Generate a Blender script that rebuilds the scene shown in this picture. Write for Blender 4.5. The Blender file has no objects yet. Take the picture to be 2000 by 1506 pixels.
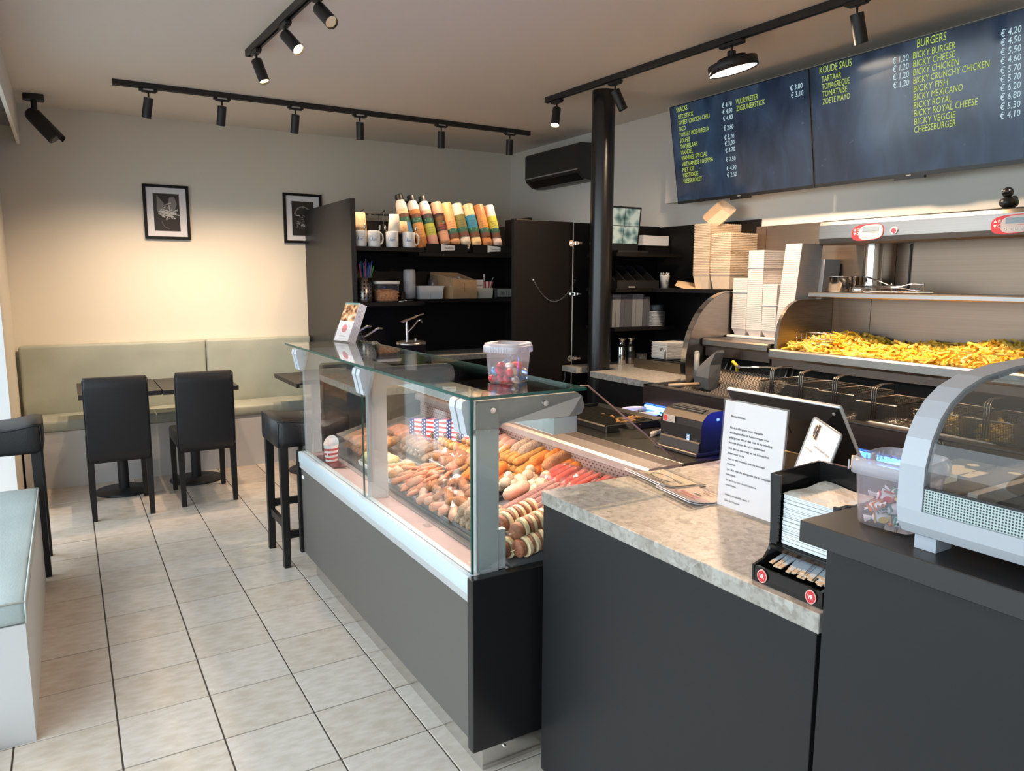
import bpy, bmesh, math, random
from mathutils import Matrix, Vector, Quaternion
random.seed(7)
PI = math.pi
S = bpy.context.scene
COL = S.collection

# ---------------------------------------------------------------- camera
cam = bpy.data.cameras.new('camera')
cam.sensor_fit = 'HORIZONTAL'; cam.sensor_width = 36.0
cam.lens = 1442.37 / 2000 * 36.0
cam.clip_start = 0.02; cam.clip_end = 200
camo = bpy.data.objects.new('camera', cam); COL.objects.link(camo)
yaw, pitch, roll = 0.540975, -0.143116, 0.0031531
_f = Vector((math.sin(yaw)*math.cos(pitch), math.cos(yaw)*math.cos(pitch), math.sin(pitch)))
_r0 = Vector((math.cos(yaw), -math.sin(yaw), 0)); _u0 = _r0.cross(_f)
_r = math.cos(roll)*_r0 + math.sin(roll)*_u0; _u = -math.sin(roll)*_r0 + math.cos(roll)*_u0
_m = Matrix((_r, _u, -_f)).transposed().to_4x4(); _m.translation = (0.54925, -2.43353, 1.51831)
camo.matrix_world = _m
S.camera = camo

# ---------------------------------------------------------------- world, daylight, exposure
S.view_settings.view_transform = 'Standard'; S.view_settings.look = 'None'
S.view_settings.gamma = 1.0; S.view_settings.use_curve_mapping = False
S.view_settings.exposure = 0.3
S.cycles.use_denoising = True
S.cycles.max_bounces = 10; S.cycles.transparent_max_bounces = 24
S.cycles.sample_clamp_indirect = 4.0; S.cycles.caustics_reflective = False; S.cycles.caustics_refractive = False
w = bpy.data.worlds.new('world'); S.world = w; w.use_nodes = True
bg = w.node_tree.nodes['Background']
bg.inputs[0].default_value = (0.80, 0.90, 1.0, 1); bg.inputs[1].default_value = 4.1

def light(name, kind, loc, direction, energy, color, **kw):
    l = bpy.data.lights.new(name, kind); l.energy = energy; l.color = color
    for k, v in kw.items(): setattr(l, k, v)
    o = bpy.data.objects.new(name, l); COL.objects.link(o); o.location = loc
    o.rotation_euler = Vector(direction).to_track_quat('-Z', 'Y').to_euler()
    return o
# portal in the shop window on the left
for nm, loc, d, sx, sy in (('window_portal', (0.02, -0.2, 1.27), (1, 0, 0), 6.2, 2.35),):
    p = light(nm, 'AREA', loc, d, 1, (1, 1, 1), shape='RECTANGLE', size=sx, size_y=sy)
    p.data.cycles.is_portal = True
WARM = (1.0, 0.61, 0.33); WARM2 = (1.0, 0.73, 0.50)

# ---------------------------------------------------------------- helpers
class MB:
    """collects simple shapes in one bmesh"""
    def __init__(s): s.b = bmesh.new(); s.M = Matrix.Identity(4); s.mi = 0; s.sm = False
    def _v(s, p): return s.b.verts.new(s.M @ Vector(p))
    def _f(s, vs):
        try: f = s.b.faces.new(vs)
        except ValueError: return None
        f.material_index = s.mi; f.smooth = s.sm
        return f
    def box(s, x0, y0, z0, x1, y1, z1, bev=0.0, seg=2, taper=1.0):
        if bev:
            t = bmesh.new(); r = bmesh.ops.create_cube(t, size=1)
            for v in r['verts']:
                v.co = ((x0+x1)/2+v.co.x*(x1-x0), (y0+y1)/2+v.co.y*(y1-y0), (z0+z1)/2+v.co.z*(z1-z0))
            bmesh.ops.bevel(t, geom=t.edges[:], offset=bev, segments=seg, profile=0.5, affect='EDGES')
            s.add(t, smooth=seg > 1); t.free(); return s
        c = [s._v(p) for p in ((x0,y0,z0),(x1,y0,z0),(x1,y1,z0),(x0,y1,z0),(x0,y0,z1),(x1,y0,z1),(x1,y1,z1),(x0,y1,z1))]
        for f in ((3,2,1,0),(4,5,6,7),(0,1,5,4),(1,2,6,5),(2,3,7,6),(3,0,4,7)): s._f([c[i] for i in f])
        return s
    def add(s, t, smooth=False):
        mp = {v: s._v(v.co) for v in t.verts}
        for f in t.faces:
            g = s._f([mp[v] for v in f.verts])
            if g: g.smooth = smooth or f.smooth
        return s
    def loft(s, rings, cap0=True, cap1=True, close=True):
        R = [[s._v(p) for p in ring] for ring in rings]; n = len(R[0])
        for a, b in zip(R, R[1:]):
            for i in range(n if close else n-1):
                s._f([a[i], a[(i+1) % n], b[(i+1) % n], b[i]])
        if cap0: s._f(R[0][::-1])
        if cap1: s._f(R[-1])
        return s
    def cyl(s, p0, p1, r0, r1=None, n=16, cap=True):
        r1 = r0 if r1 is None else r1
        p0, p1 = Vector(p0), Vector(p1); d = (p1-p0).normalized()
        a = d.orthogonal().normalized(); b = d.cross(a)
        ring = lambda c, r: [c + r*(math.cos(2*PI*i/n)*a + math.sin(2*PI*i/n)*b) for i in range(n)]
        o = s.sm; s.sm = True
        s.loft([ring(p0, r0), ring(p1, r1)], False, False); s.sm = False
        if cap:
            if r0 > 1e-6: s._f([s._v(p) for p in ring(p0, r0)][::-1])
            if r1 > 1e-6: s._f([s._v(p) for p in ring(p1, r1)])
        s.sm = o; return s
    def tube(s, pts, r, n=8, cap=True, closed=False):
        pts = [Vector(p) for p in pts]; rings = []; a = None; N = len(pts)
        for i, p in enumerate(pts):
            if closed: d = (pts[(i+1) % N]-pts[i-1]).normalized()
            else: d = (pts[min(i+1, N-1)]-pts[max(i-1, 0)]).normalized()
            a = d.orthogonal().normalized() if a is None else (a-d*a.dot(d)).normalized()
            b = d.cross(a); rr = r[i] if isinstance(r, (list, tuple)) else r
            rings.append([p+rr*(math.cos(2*PI*k/n)*a+math.sin(2*PI*k/n)*b) for k in range(n)])
        o = s.sm; s.sm = True
        if closed: rings.append(rings[0])
        s.loft(rings, cap and not closed, cap and not closed); s.sm = o; return s
    def lathe(s, prof, c=(0, 0, 0), n=24, cap0=False, cap1=False, sq=0.0):
        """prof = [(r, z)...]; sq > 0 makes a rounded square"""
        rings = []
        for r, z in prof:
            ring = []
            for i in range(n):
                t = 2*PI*i/n; k = 1.0
                if sq: k = (abs(math.cos(t))**sq+abs(math.sin(t))**sq)**(-1.0/sq)
                ring.append((c[0]+r*k*math.cos(t), c[1]+r*k*math.sin(t), c[2]+z))
            rings.append(ring)
        o = s.sm; s.sm = True; s.loft(rings, cap0, cap1); s.sm = o; return s
    def prism(s, poly, ax, a, b):
        """poly in the two other axes (in xyz order), extruded along ax from a to b"""
        def P(p, v): return {'x': (v, p[0], p[1]), 'y': (p[0], v, p[1]), 'z': (p[0], p[1], v)}[ax]
        return s.loft([[P(p, a) for p in poly], [P(p, b) for p in poly]])
    def ell(s, c, r, n=10, m=7, noise=0.0):
        if not isinstance(r, (tuple, list)): r = (r, r, r)
        rings = []
        for j in range(1, m):
            t = PI*j/m; ring = []
            for i in range(n):
                p = 2*PI*i/n; k = 1+noise*(random.random()-.5)
                ring.append((c[0]+k*r[0]*math.sin(t)*math.cos(p), c[1]+k*r[1]*math.sin(t)*math.sin(p), c[2]-r[2]*math.cos(t)))
            rings.append(ring)
        o = s.sm; s.sm = True; s.loft(rings); s.sm = o; return s
    def quad(s, *p): s._f([s._v(q) for q in p]); return s

def mesh_of(name, mb):
    bmesh.ops.recalc_face_normals(mb.b, faces=mb.b.faces[:])
    me = bpy.data.meshes.new(name); mb.b.to_mesh(me); mb.b.free()
    return me
def obj(name, mb, mats, parent=None, kind=None, label=None):
    """one mesh object; with a parent the shapes are given in world coordinates
    unless the parent is marked local"""
    me = mesh_of(name, mb) if isinstance(mb, MB) else mb
    for m in (mats if isinstance(mats, (list, tuple)) else [mats]): me.materials.append(m)
    o = bpy.data.objects.new(name, me); COL.objects.link(o)
    if parent is not None:
        o.parent = parent
        q = parent; off = Vector((0, 0, 0)); loc = False
        while q is not None:
            off += q.location; loc = loc or bool(q.get('_local')); q = q.parent
        if not loc: me.transform(Matrix.Translation(-off))
    if kind: o['kind'] = kind
    if label: o['label'] = label
    return o
def struct(name, mb, m, parent=None): return obj(name, mb, m, parent, 'structure')
def tag(o, label, cat, group=None):
    o['label'] = label; o['category'] = cat
    if group: o['group'] = group
    return o
LOCALS = []
def thing(name, label, cat, loc=(0, 0, 0), rotz=0, group=None, local=False):
    o = bpy.data.objects.new(name, None); COL.objects.link(o); o.empty_display_size = .05
    o.location = loc; o.rotation_euler = (0, 0, rotz)
    if local: o['_local'] = 1; LOCALS.append(o)
    return tag(o, label, cat, group)
def dup(root, loc=None, rot=None, label=None, group=None):
    r = root.copy(); COL.objects.link(r)
    if loc is not None: r.location = loc
    if rot is not None: r.rotation_euler = rot
    if label: r['label'] = label
    if group: r['group'] = group
    for ch in root.children:
        c = ch.copy(); COL.objects.link(c); c.parent = r
        for g in ch.children:
            d = g.copy(); COL.objects.link(d); d.parent = c
    return r
_tc = {}
def text_mb(body, width=None, height=None, align='LEFT', shear=0.0, mb=None, M=None, bold=0.0):
    """lettering as a flat mesh in the xy plane, scaled to width (or cap height)"""
    c = bpy.data.curves.new('lettering', 'FONT'); c.body = body; c.size = 1; c.shear = shear; c.align_x = align
    c.resolution_u = 2; c.offset = bold
    o = bpy.data.objects.new('lettering', c); COL.objects.link(o)
    me = bpy.data.meshes.new_from_object(o.evaluated_get(bpy.context.evaluated_depsgraph_get()))
    bpy.data.objects.remove(o); bpy.data.curves.remove(c)
    xs = [v.co.x for v in me.vertices]
    h = height or 0.03; sy = h/0.70
    sx = sy if width is None else width/max(1e-6, max(xs)-min(xs))
    mb = mb or MB(); old = mb.M
    mb.M = (M if M is not None else Matrix.Identity(4)) @ Matrix.Diagonal((sx, sy, 1, 1))
    t = bmesh.new(); t.from_mesh(me); mb.add(t); t.free(); bpy.data.meshes.remove(me)
    mb.M = old
    return mb
def frame(o, u, v):
    """matrix with local x = u, y = v, z = u x v at o"""
    u = Vector(u).normalized(); v = Vector(v).normalized(); n = u.cross(v)
    m = Matrix((u, v, n)).transposed().to_4x4(); m.translation = Vector(o); return m

# ---------------------------------------------------------------- materials
def mat(name, col, rough=0.5, metal=0.0, spec=0.5, emit=None, es=1.0, noise=0.0, nscale=8.0, bump=0.0, bscale=60.0, alpha=1.0, trans=0.0, coat=0.0, stretch=None, col2=None, sheen=0.0, sss=0.0):
    m = bpy.data.materials.new(name); m.use_nodes = True
    nt = m.node_tree; N = nt.nodes; L = nt.links; p = N['Principled BSDF']
    p.inputs['Base Color'].default_value = (*col, 1); p.inputs['Roughness'].default_value = rough
    p.inputs['Metallic'].default_value = metal; p.inputs['Specular IOR Level'].default_value = spec
    p.inputs['Alpha'].default_value = alpha; p.inputs['Transmission Weight'].default_value = trans
    p.inputs['Coat Weight'].default_value = coat
    if sss: p.inputs['Subsurface Weight'].default_value = sss; p.inputs['Subsurface Radius'].default_value = (.02, .01, .006)
    if emit: p.inputs['Emission Color'].default_value = (*emit, 1); p.inputs['Emission Strength'].default_value = es
    if noise or bump:
        tc = N.new('ShaderNodeTexCoord'); mp = N.new('ShaderNodeMapping'); L.new(tc.outputs['Object'], mp.inputs[0])
        if stretch: mp.inputs['Scale'].default_value = stretch
    if noise:
        n = N.new('ShaderNodeTexNoise'); n.inputs['Scale'].default_value = nscale; n.inputs['Detail'].default_value = 5
        L.new(mp.outputs[0], n.inputs['Vector'])
        r = N.new('ShaderNodeValToRGB'); L.new(n.outputs['Fac'], r.inputs[0])
        c2 = col2 or tuple(c*(1-noise) for c in col)
        r.color_ramp.elements[0].position = 0.35; r.color_ramp.elements[1].position = 0.65
        r.color_ramp.elements[0].color = (*c2, 1); r.color_ramp.elements[1].color = (*col, 1)
        L.new(r.outputs[0], p.inputs['Base Color'])
    if bump:
        n2 = N.new('ShaderNodeTexNoise'); n2.inputs['Scale'].default_value = bscale; n2.inputs['Detail'].default_value = 4
        L.new(mp.outputs[0], n2.inputs['Vector'])
        b = N.new('ShaderNodeBump'); b.inputs['Strength'].default_value = bump; b.inputs['Distance'].default_value = 0.01
        L.new(n2.outputs['Fac'], b.inputs['Height']); L.new(b.outputs[0], p.inputs['Normal'])
    return m
def glassy(name, tint=(.93, .97, .95), gloss=1.0, rough=0.02, haze=0.0, hazecol=(.9, .9, .92), ior=1.5):
    """thin clear sheet: see-through with a fresnel reflection, haze = milky share"""
    m = bpy.data.materials.new(name); m.use_nodes = True; nt = m.node_tree; N = nt.nodes; L = nt.links
    N.clear(); out = N.new('ShaderNodeOutputMaterial'); t = N.new('ShaderNodeBsdfTransparent'); g = N.new('ShaderNodeBsdfGlossy')
    t.inputs[0].default_value = (*tint, 1); g.inputs['Roughness'].default_value = rough; g.inputs[0].default_value = (gloss, gloss, gloss, 1)
    fr = N.new('ShaderNodeFresnel'); fr.inputs[0].default_value = ior
    geo = N.new('ShaderNodeNewGeometry')
    mx = N.new('ShaderNodeMixShader'); L.new(fr.outputs[0], mx.inputs[0]); L.new(t.outputs[0], mx.inputs[1]); L.new(g.outputs[0], mx.inputs[2])
    # both faces of a thin sheet reflect alike
    bf = N.new('ShaderNodeMath'); bf.operation = 'MULTIPLY_ADD'; L.new(geo.outputs['Backfacing'], bf.inputs[0])
    bf.inputs[1].default_value = 1.0/ior-ior; bf.inputs[2].default_value = ior; L.new(bf.outputs[0], fr.inputs[0])
    last = mx
    if haze:
        d = N.new('ShaderNodeBsdfDiffuse'); d.inputs[0].default_value = (*hazecol, 1)
        tl = N.new('ShaderNodeBsdfTranslucent'); tl.inputs[0].default_value = (*hazecol, 1)
        a = N.new('ShaderNodeMixShader'); a.inputs[0].default_value = .5; L.new(d.outputs[0], a.inputs[1]); L.new(tl.outputs[0], a.inputs[2])
        h = N.new('ShaderNodeMixShader'); h.inputs[0].default_value = haze; L.new(mx.outputs[0], h.inputs[1]); L.new(a.outputs[0], h.inputs[2]); last = h
    L.new(last.outputs[0], out.inputs[0]); return m
def ramp_mat(name, tex, stops, rough=.5, coord='Object', scale=(1, 1, 1), metal=0.0, bump=0.0, emit=False, **tv):
    """texture -> colour ramp -> principled"""
    m = bpy.data.materials.new(name); m.use_nodes = True; nt = m.node_tree; N = nt.nodes; L = nt.links; p = N['Principled BSDF']
    tc = N.new('ShaderNodeTexCoord'); mp = N.new('ShaderNodeMapping'); mp.inputs['Scale'].default_value = scale
    L.new(tc.outputs[coord], mp.inputs[0]); t = N.new('ShaderNodeTex'+tex); L.new(mp.outputs[0], t.inputs['Vector'])
    for k, v in tv.items():
        if k in ('feature', 'wave_type', 'bands_direction', 'distance'): setattr(t, k, v)
        else: t.inputs[k].default_value = v
    r = N.new('ShaderNodeValToRGB'); e = r.color_ramp.elements
    while len(e) < len(stops): e.new(.5)
    for q, (pos, c) in zip(e, stops): q.position = pos; q.color = (*c, 1)
    src = t.outputs['Distance'] if (tex == 'Voronoi') else t.outputs['Fac'] if 'Fac' in t.outputs else t.outputs[0]
    L.new(src, r.inputs[0]); L.new(r.outputs[0], p.inputs['Base Color']); p.inputs['Roughness'].default_value = rough; p.inputs['Metallic'].default_value = metal
    if emit: L.new(r.outputs[0], p.inputs['Emission Color']); p.inputs['Emission Strength'].default_value = emit
    if bump:
        b = N.new('ShaderNodeBump'); b.inputs['Strength'].default_value = bump; b.inputs['Distance'].default_value = .005
        L.new(src, b.inputs['Height']); L.new(b.outputs[0], p.inputs['Normal'])
    return m

wall_m = mat('wall_paint', (.78, .73, .625), .85, bump=.05, bscale=220)
wall2_m = mat('wall_paint_grey', (.77, .735, .67), .85, bump=.05, bscale=220)
ceil_m = mat('ceiling_paint', (.78, .715, .64), .9)
white_m = mat('white_laminate', (.60, .595, .60), .45)
reveal_m = mat('white_reveal', (.85, .86, .87), .5)
grout_m = mat('grout', (.085, .065, .05), .9)
tile_m = mat('beige_tile', (.66, .58, .505), .32, noise=.2, nscale=14, stretch=(1, 2.2, 1), col2=(.55, .46, .37), bump=.04, bscale=25)
tile2_m = mat('beige_tile_pale', (.68, .605, .54), .30, noise=.2, nscale=17, stretch=(1, 2.2, 1), col2=(.58, .50, .42), bump=.04, bscale=25)
black_m = mat('black_laminate', (.0060, .0052, .0050), .5, spec=.25)
anth_m = mat('anthracite_laminate', (.014, .0142, .0155), .42, spec=.35)
grey_m = mat('dark_grey_panel', (.095, .088, .08), .42)
edge_m = mat('black_metal', (.012, .012, .013), .45)
iron_m = mat('cast_iron_black', (.016, .017, .020), .5)
leather_m = mat('black_leatherette', (.011, .011, .013), .45, spec=.4, bump=.12, bscale=180)
wood_m = mat('black_stained_wood', (.008, .0075, .0075), .45, spec=.4)
sage_m = mat('sage_leatherette', (.40, .43, .37), .5, noise=.12, nscale=4, bump=.1, bscale=150)
sage2_m = mat('sage_blue_leatherette', (.40, .46, .46), .42, noise=.1, nscale=5, bump=.12, bscale=150)
table_m = mat('dark_table_laminate', (.030, .025, .024), .45, noise=.3, nscale=30)
steel_m = mat('brushed_steel', (.34, .305, .28), .30, 1.0, noise=.12, nscale=12, stretch=(1, .04, 18))
steel2_m = mat('dull_steel', (.27, .24, .215), .38, 1.0, noise=.2, nscale=9, stretch=(1, .05, 14))
chrome_m = mat('polished_steel', (.72, .70, .68), .12, 1.0)
alu_m = mat('satin_aluminium', (.62, .64, .66), .42, 0.6)
greyplast_m = mat('grey_plastic', (.48, .50, .53), .45)
pinksteel_m = mat('brushed_steel_deck', (.42, .36, .355), .42, 0.6, noise=.1, nscale=10, stretch=(10, 1, 1))
glass_m = glassy('clear_glass', (.95, .975, .965), 1.0, .01)
gedge_m = mat('green_glass_edge', (.03, .12, .10), .15, trans=.3)
acr_m = glassy('clear_acrylic', (.97, .97, .97), .9, .03, .04)
tub_m = glassy('clear_tub_plastic', (.95, .94, .97), .7, .06, .06, (.85, .85, .95))
film_m = glassy('cling_film', (.98, .98, .98), 1.0, .12, .03)
paper_m = mat('white_paper', (.82, .81, .84), .7)
ink_m = mat('black_ink', (.03, .03, .035), .7)
red_m = mat('red_print', (.62, .05, .05), .5)
blue_m = mat('blue_print', (.05, .09, .30), .5)
wht_m = mat('white_print', (.85, .85, .85), .5)
terr_m = bpy.data.materials.new('speckled_worktop'); terr_m.use_nodes = True
def _terr():
    nt = terr_m.node_tree; N = nt.nodes; L = nt.links; p = N['Principled BSDF']
    tc = N.new('ShaderNodeTexCoord')
    nz = N.new('ShaderNodeTexNoise'); nz.inputs['Scale'].default_value = 22; nz.inputs['Detail'].default_value = 6
    L.new(tc.outputs['Object'], nz.inputs['Vector'])
    vo = N.new('ShaderNodeTexVoronoi'); vo.inputs['Scale'].default_value = 46
    mx = N.new('ShaderNodeMixRGB'); mx.inputs[0].default_value = .07; L.new(tc.outputs['Object'], mx.inputs[1]); L.new(nz.outputs['Color'], mx.inputs[2])
    L.new(mx.outputs[0], vo.inputs['Vector'])
    r1 = N.new('ShaderNodeValToRGB'); e = r1.color_ramp.elements
    for i, (q, c) in enumerate(((.0, (.34, .31, .28)), (.2, (.52, .49, .46)), (.55, (.62, .60, .57)), (1, (.70, .68, .65)))):
        if i > 1: e.new(q)
    for i, (q, c) in enumerate(((.0, (.22, .20, .175)), (.2, (.31, .29, .26)), (.6, (.37, .35, .32)), (1, (.43, .415, .39)))): e[i].position = q; e[i].color = (*c, 1)
    L.new(vo.outputs['Color'], r1.inputs[0])
    n2 = N.new('ShaderNodeTexNoise'); n2.inputs['Scale'].default_value = 60; n2.inputs['Detail'].default_value = 8; L.new(tc.outputs['Object'], n2.inputs['Vector'])
    r2 = N.new('ShaderNodeValToRGB'); r2.color_ramp.elements[0].position = .36; r2.color_ramp.elements[1].position = .52
    r2.color_ramp.elements[0].color = (.70, .68, .65, 1); r2.color_ramp.elements[1].color = (1, 1, 1, 1); L.new(n2.outputs['Fac'], r2.inputs[0])
    m2 = N.new('ShaderNodeMixRGB'); m2.blend_type = 'MULTIPLY'; m2.inputs[0].default_value = .9
    L.new(r1.outputs[0], m2.inputs[1]); L.new(r2.outputs[0], m2.inputs[2]); L.new(m2.outputs[0], p.inputs['Base Color'])
    p.inputs['Roughness'].default_value = .38
_terr()
# ================================================================ ROOM
ZC = 2.76; XR = 4.5; YB = 4.18; XL = 0.20; YF = -3.8
fl = struct('floor', MB().box(-.2, YF, -.06, XR, YB+.05, -.004), grout_m)
# single tiles where the photograph shows them, the rest joined
proto = {}
rest = MB()
def tile_mesh(k):
    random.seed(k); t = MB(); g = .0028
    t.box(g, g, -.008, .3-g, .3-g, 0, bev=.0012, seg=1)
    return mesh_of('tile', t)
TM = [tile_mesh(k) for k in range(6)]
for k, me in enumerate(TM): me.materials.append(tile_m if k % 2 else tile2_m)
ti = 0
for i in range(-1, 15):
    for j in range(-12, 14):
        x, y = .3*i, .3*j
        if x > XR-.02 or y > YB-.02: continue
        if -1 < i < 7 and -4 < j < 13:
            o = bpy.data.objects.new('tile', TM[(i*7+j*3) % 6]); COL.objects.link(o); o.parent = fl
            o.location = (x, y, random.uniform(-.0006, .0006)); ti += 1
        else:
            g = .0022; rest.box(x+g, y+g, -.008, min(x+.3-g, XR), min(y+.3-g, YB), 0)
obj('tile_field', rest, tile_m, fl, 'stuff')
struct('ceiling', MB().box(-.2, YF, ZC, XR+.1, YB+.1, ZC+.1), ceil_m)
struct('wall_back', MB().box(-.2, YB, 0, XR+.1, YB+.12, ZC), wall_m)
struct('wall_right', MB().box(XR, YF, 0, XR+.12, YB, ZC), wall2_m)
struct('trim_1', MB().box(4.405, -3.0, 2.075, XR-.001, 1.79, ZC-.001), wall2_m)      # boxed-out wall behind the screens
# left wall with a wide shop window (y -3.3 .. 3.07), solid again up to the back wall
wl = MB(); wl.box(XL-.30, 3.07, 0, XL, YB, ZC); wl.box(XL-.30, YF, 0, XL, -3.35, ZC); wl.box(XL-.30, -3.35, 2.47, XL, 3.07, ZC); wl.box(XL-.30, -3.35, 0, XL, 3.07, .06)
struct('wall_left', wl, wall_m)
struct('trim_2', MB().box(XL-.299, 3.045, .06, XL+.004, 3.07, 2.47), reveal_m)      # white window reveal
w1 = struct('window_1', MB().box(-.07, -3.35, .06, -.02, 3.045, .12).box(-.07, -3.35, 2.40, -.02, 3.045, 2.47).box(-.07, -3.35, .12, -.02, -3.29, 2.40).box(-.07, -1.25, .12, -.02, -1.19, 2.40).box(-.07, .85, .12, -.02, .91, 2.40).box(-.07, 2.985, .12, -.02, 3.045, 2.40), reveal_m)
for a, b in ((-3.29, -1.25), (-1.19, .85), (.91, 2.985)):
    obj('pane', MB().box(-.05, a, .12, -.044, b, 2.40), glass_m, w1)
# bulkhead over the window: thin white fascia board with a dark blind box behind it
struct('trim_3', MB().box(.325, YF, 2.475, .345, YB-.002, ZC-.001), wall2_m)
struct('trim_4', MB().box(.205, YF, 2.53, .324, 3.75, 2.60), mat('blind_box_grey', (.10, .10, .105), .5))
struct('wall_front', MB().box(-.2, YF-.12, 0, XR+.1, YF, ZC), wall_m)
struct('pavement', MB().box(-14, -16, -.12, -.31, 10, -.07).box(-.31, -16, -.12, 12, YF-.13, -.07), mat('pavement_grey', (.32, .31, .30), .9, noise=.2))
# round black column in front of the partition
colm = struct('column', MB().cyl((3.722, 1.668, 0), (3.722, 1.668, ZC), .078, n=40), mat('black_gloss_paint', (.010, .009, .009), .26))

# ---------------------------------------------------------------- track lights
def track(name, label, a, b, z=ZC):
    a = Vector((*a, z)); b = Vector((*b, z)); d = (b-a); L = d.length
    t = thing(name, label, 'track light', (a+b)/2, math.atan2(d.y, d.x), local=True)
    body = MB().box(-L/2, -.0175, -.034, L/2, -.006, 0).box(-L/2, .006, -.034, L/2, .0175, 0).box(-L/2, -.006, -.012, L/2, .006, 0)
    obj('rail', body, edge_m, t)
    for s in (-1, 1): obj('end_cap', MB().box(s*L/2-.004, -.0185, -.036, s*L/2+.004, .0185, 0), edge_m, t)
    return t
glow_m = mat('lamp_glow', (1, .8, .5), .3, emit=(1.0, .72, .38), es=5)
glow2_m = mat('lamp_glow_bright', (1, .9, .8), .3, emit=(1.0, .86, .66), es=30)
off_m = mat('lamp_lens', (.35, .30, .22), .3, emit=(1.0, .72, .38), es=.25)
tagp_m = mat('grey_adapter_tag', (.42, .41, .40), .6)
def spot(p, ang, axis, label, glow, power, group, length=.125, tag_on=True, cone=1.05, blend=1.0, tint=None):
    """track head: p = point under the rail, ang = rail direction, axis = where the can points"""
    t = thing('track_spot', label, 'spotlight', (p[0], p[1], ZC-.034), ang, group, local=True)
    obj('adapter', MB().box(-.055, -.016, -.016, .055, .016, 0, bev=.003, seg=1).box(-.04, -.0135, -.022, .045, .0135, -.016), edge_m, t)
    if tag_on: obj('adapter_tag', MB().box(-.03, -.0172, -.012, .03, -.0162, -.002), tagp_m, t, label='pale grey printed strip')
    obj('stem', MB().cyl((0, 0, -.05), (0, 0, -.016), .0055, n=10).cyl((0, 0, -.024), (0, 0, -.016), .014, n=14), edge_m, t)
    R = Matrix.Rotation(-ang, 3, 'Z'); ax = (R @ Vector(axis)).normalized(); c = Vector((0, 0, -.055)); e = c+ax*length
    obj('can', MB().cyl(c, e, .0285, n=24, cap=False).cyl(c, c+ax*.003, .0285, n=24).cyl(e, e-ax*.02, .0285, .026, n=24, cap=False), edge_m, t)
    obj('lens', MB().cyl(e-ax*.016, e-ax*.012, .0262, n=20), glow, t)
    if power:
        R2 = Matrix.Rotation(ang, 3, 'Z'); wpos = Vector((p[0], p[1], ZC-.034))+R2 @ (e+ax*.012)
        light('spot_lamp', 'SPOT', wpos, axis, power, tint or WARM, spot_size=cone, spot_blend=blend, shadow_soft_size=.025)
    return t
track('track_rail', 'long black ceiling track parallel to the back wall', (.90, 3.055), (4.02, 3.075))
names = ['first', 'second', 'third', 'fourth', 'fifth', 'sixth']
for k, (x, ax) in enumerate(((1.10, (-.14, .36, -1)), (1.55, (-.06, .38, -1)), (2.045, (-.01, .38, -1)), (2.52, (.05, .14, -1)), (3.19, (.02, .10, -1)), (3.82, (.04, .14, -1)))):
    spot((x, 3.06), .006, ax, 'black can spotlight, %s from the window end of the rail along the back wall' % names[k], off_m, 72 if k < 3 else 42, 'spotlights on the back rail', cone=1.75, tint=WARM2)
track('track_rail', 'short black ceiling track running towards the case, two lamps near its end', (1.507, 1.985), (1.64, -.9))
for (x, y, ax, g, pw, n) in ((1.515, 1.84, (.25, -.35, -1), glow_m, 60, 'end spotlight on the short middle rail, above the dining tables'), (1.54, 1.33, (.45, -1.0, -1), glow_m, 210, 'second spotlight from the end of the short middle rail, lens glowing'), (1.575, .90, (.31, -1.18, -1), off_m, 250, 'third spotlight on the short middle rail, cut off by the picture top')):
    spot((x, y), -1.53, ax, n, g, pw, 'spotlights on the middle rail', tag_on=False, cone=.85)
track('track_rail', 'black ceiling track above the fryer, carrying a round disc lamp', (3.50, 2.02), (3.645, -1.3))
for (x, y, ax, g, pw, n) in ((3.515, 1.92, (-.28, -.22, -1), glow2_m, 60, 'lit spotlight at the far end of the fryer rail, beside the column'), (3.545, 1.33, (.36, -.30, -1), off_m, 40, 'unlit looking spotlight in front of the top of the black column'), (3.60, -.27, (.31, -.05, -1), off_m, 130, 'spotlight hanging in front of the menu screens')):
    spot((x, y), -1.527, ax, n, g, pw, 'spotlights on the fryer rail', tag_on=False)
t = thing('disc_lamp', 'round black disc lamp with bright white face under the fryer rail', 'lamp', (3.575, .42, ZC-.034), -1.527, local=True)
obj('adapter', MB().box(-.075, -.017, -.02, .075, .017, 0, bev=.003, seg=1), edge_m, t)
tl = Matrix.Rotation(math.radians(12), 4, 'X') @ Matrix.Rotation(math.radians(-6), 4, 'Y')
b = MB(); b.cyl((0, 0, -.05), (0, 0, -.015), .006, n=10); b.cyl((0, 0, -.068), (0, 0, -.045), .022, n=20); obj('stem', b, edge_m, t)
b = MB(); b.M = Matrix.Translation((0, 0, -.075)) @ tl
b.lathe([(0, 0), (.072, 0), (.074, -.018), (.122, -.020), (.125, -.024), (.125, -.068), (.119, -.068), (.117, -.060)], n=48); obj('housing', b, edge_m, t)
b = MB(); b.M = Matrix.Translation((0, 0, -.075)) @ tl; b.lathe([(0, -.0625), (.118, -.0625)], n=48)
obj('diffuser', b, mat('lamp_diffuser', (1, .95, .88), .4, emit=(1.0, .88, .74), es=9), t, label='glowing white face')
light('disc_glow', 'AREA', (3.575, .42, ZC-.19), (-.05, -.1, -1), 55, (1.0, .74, .50), shape='DISK', size=.22)

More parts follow.
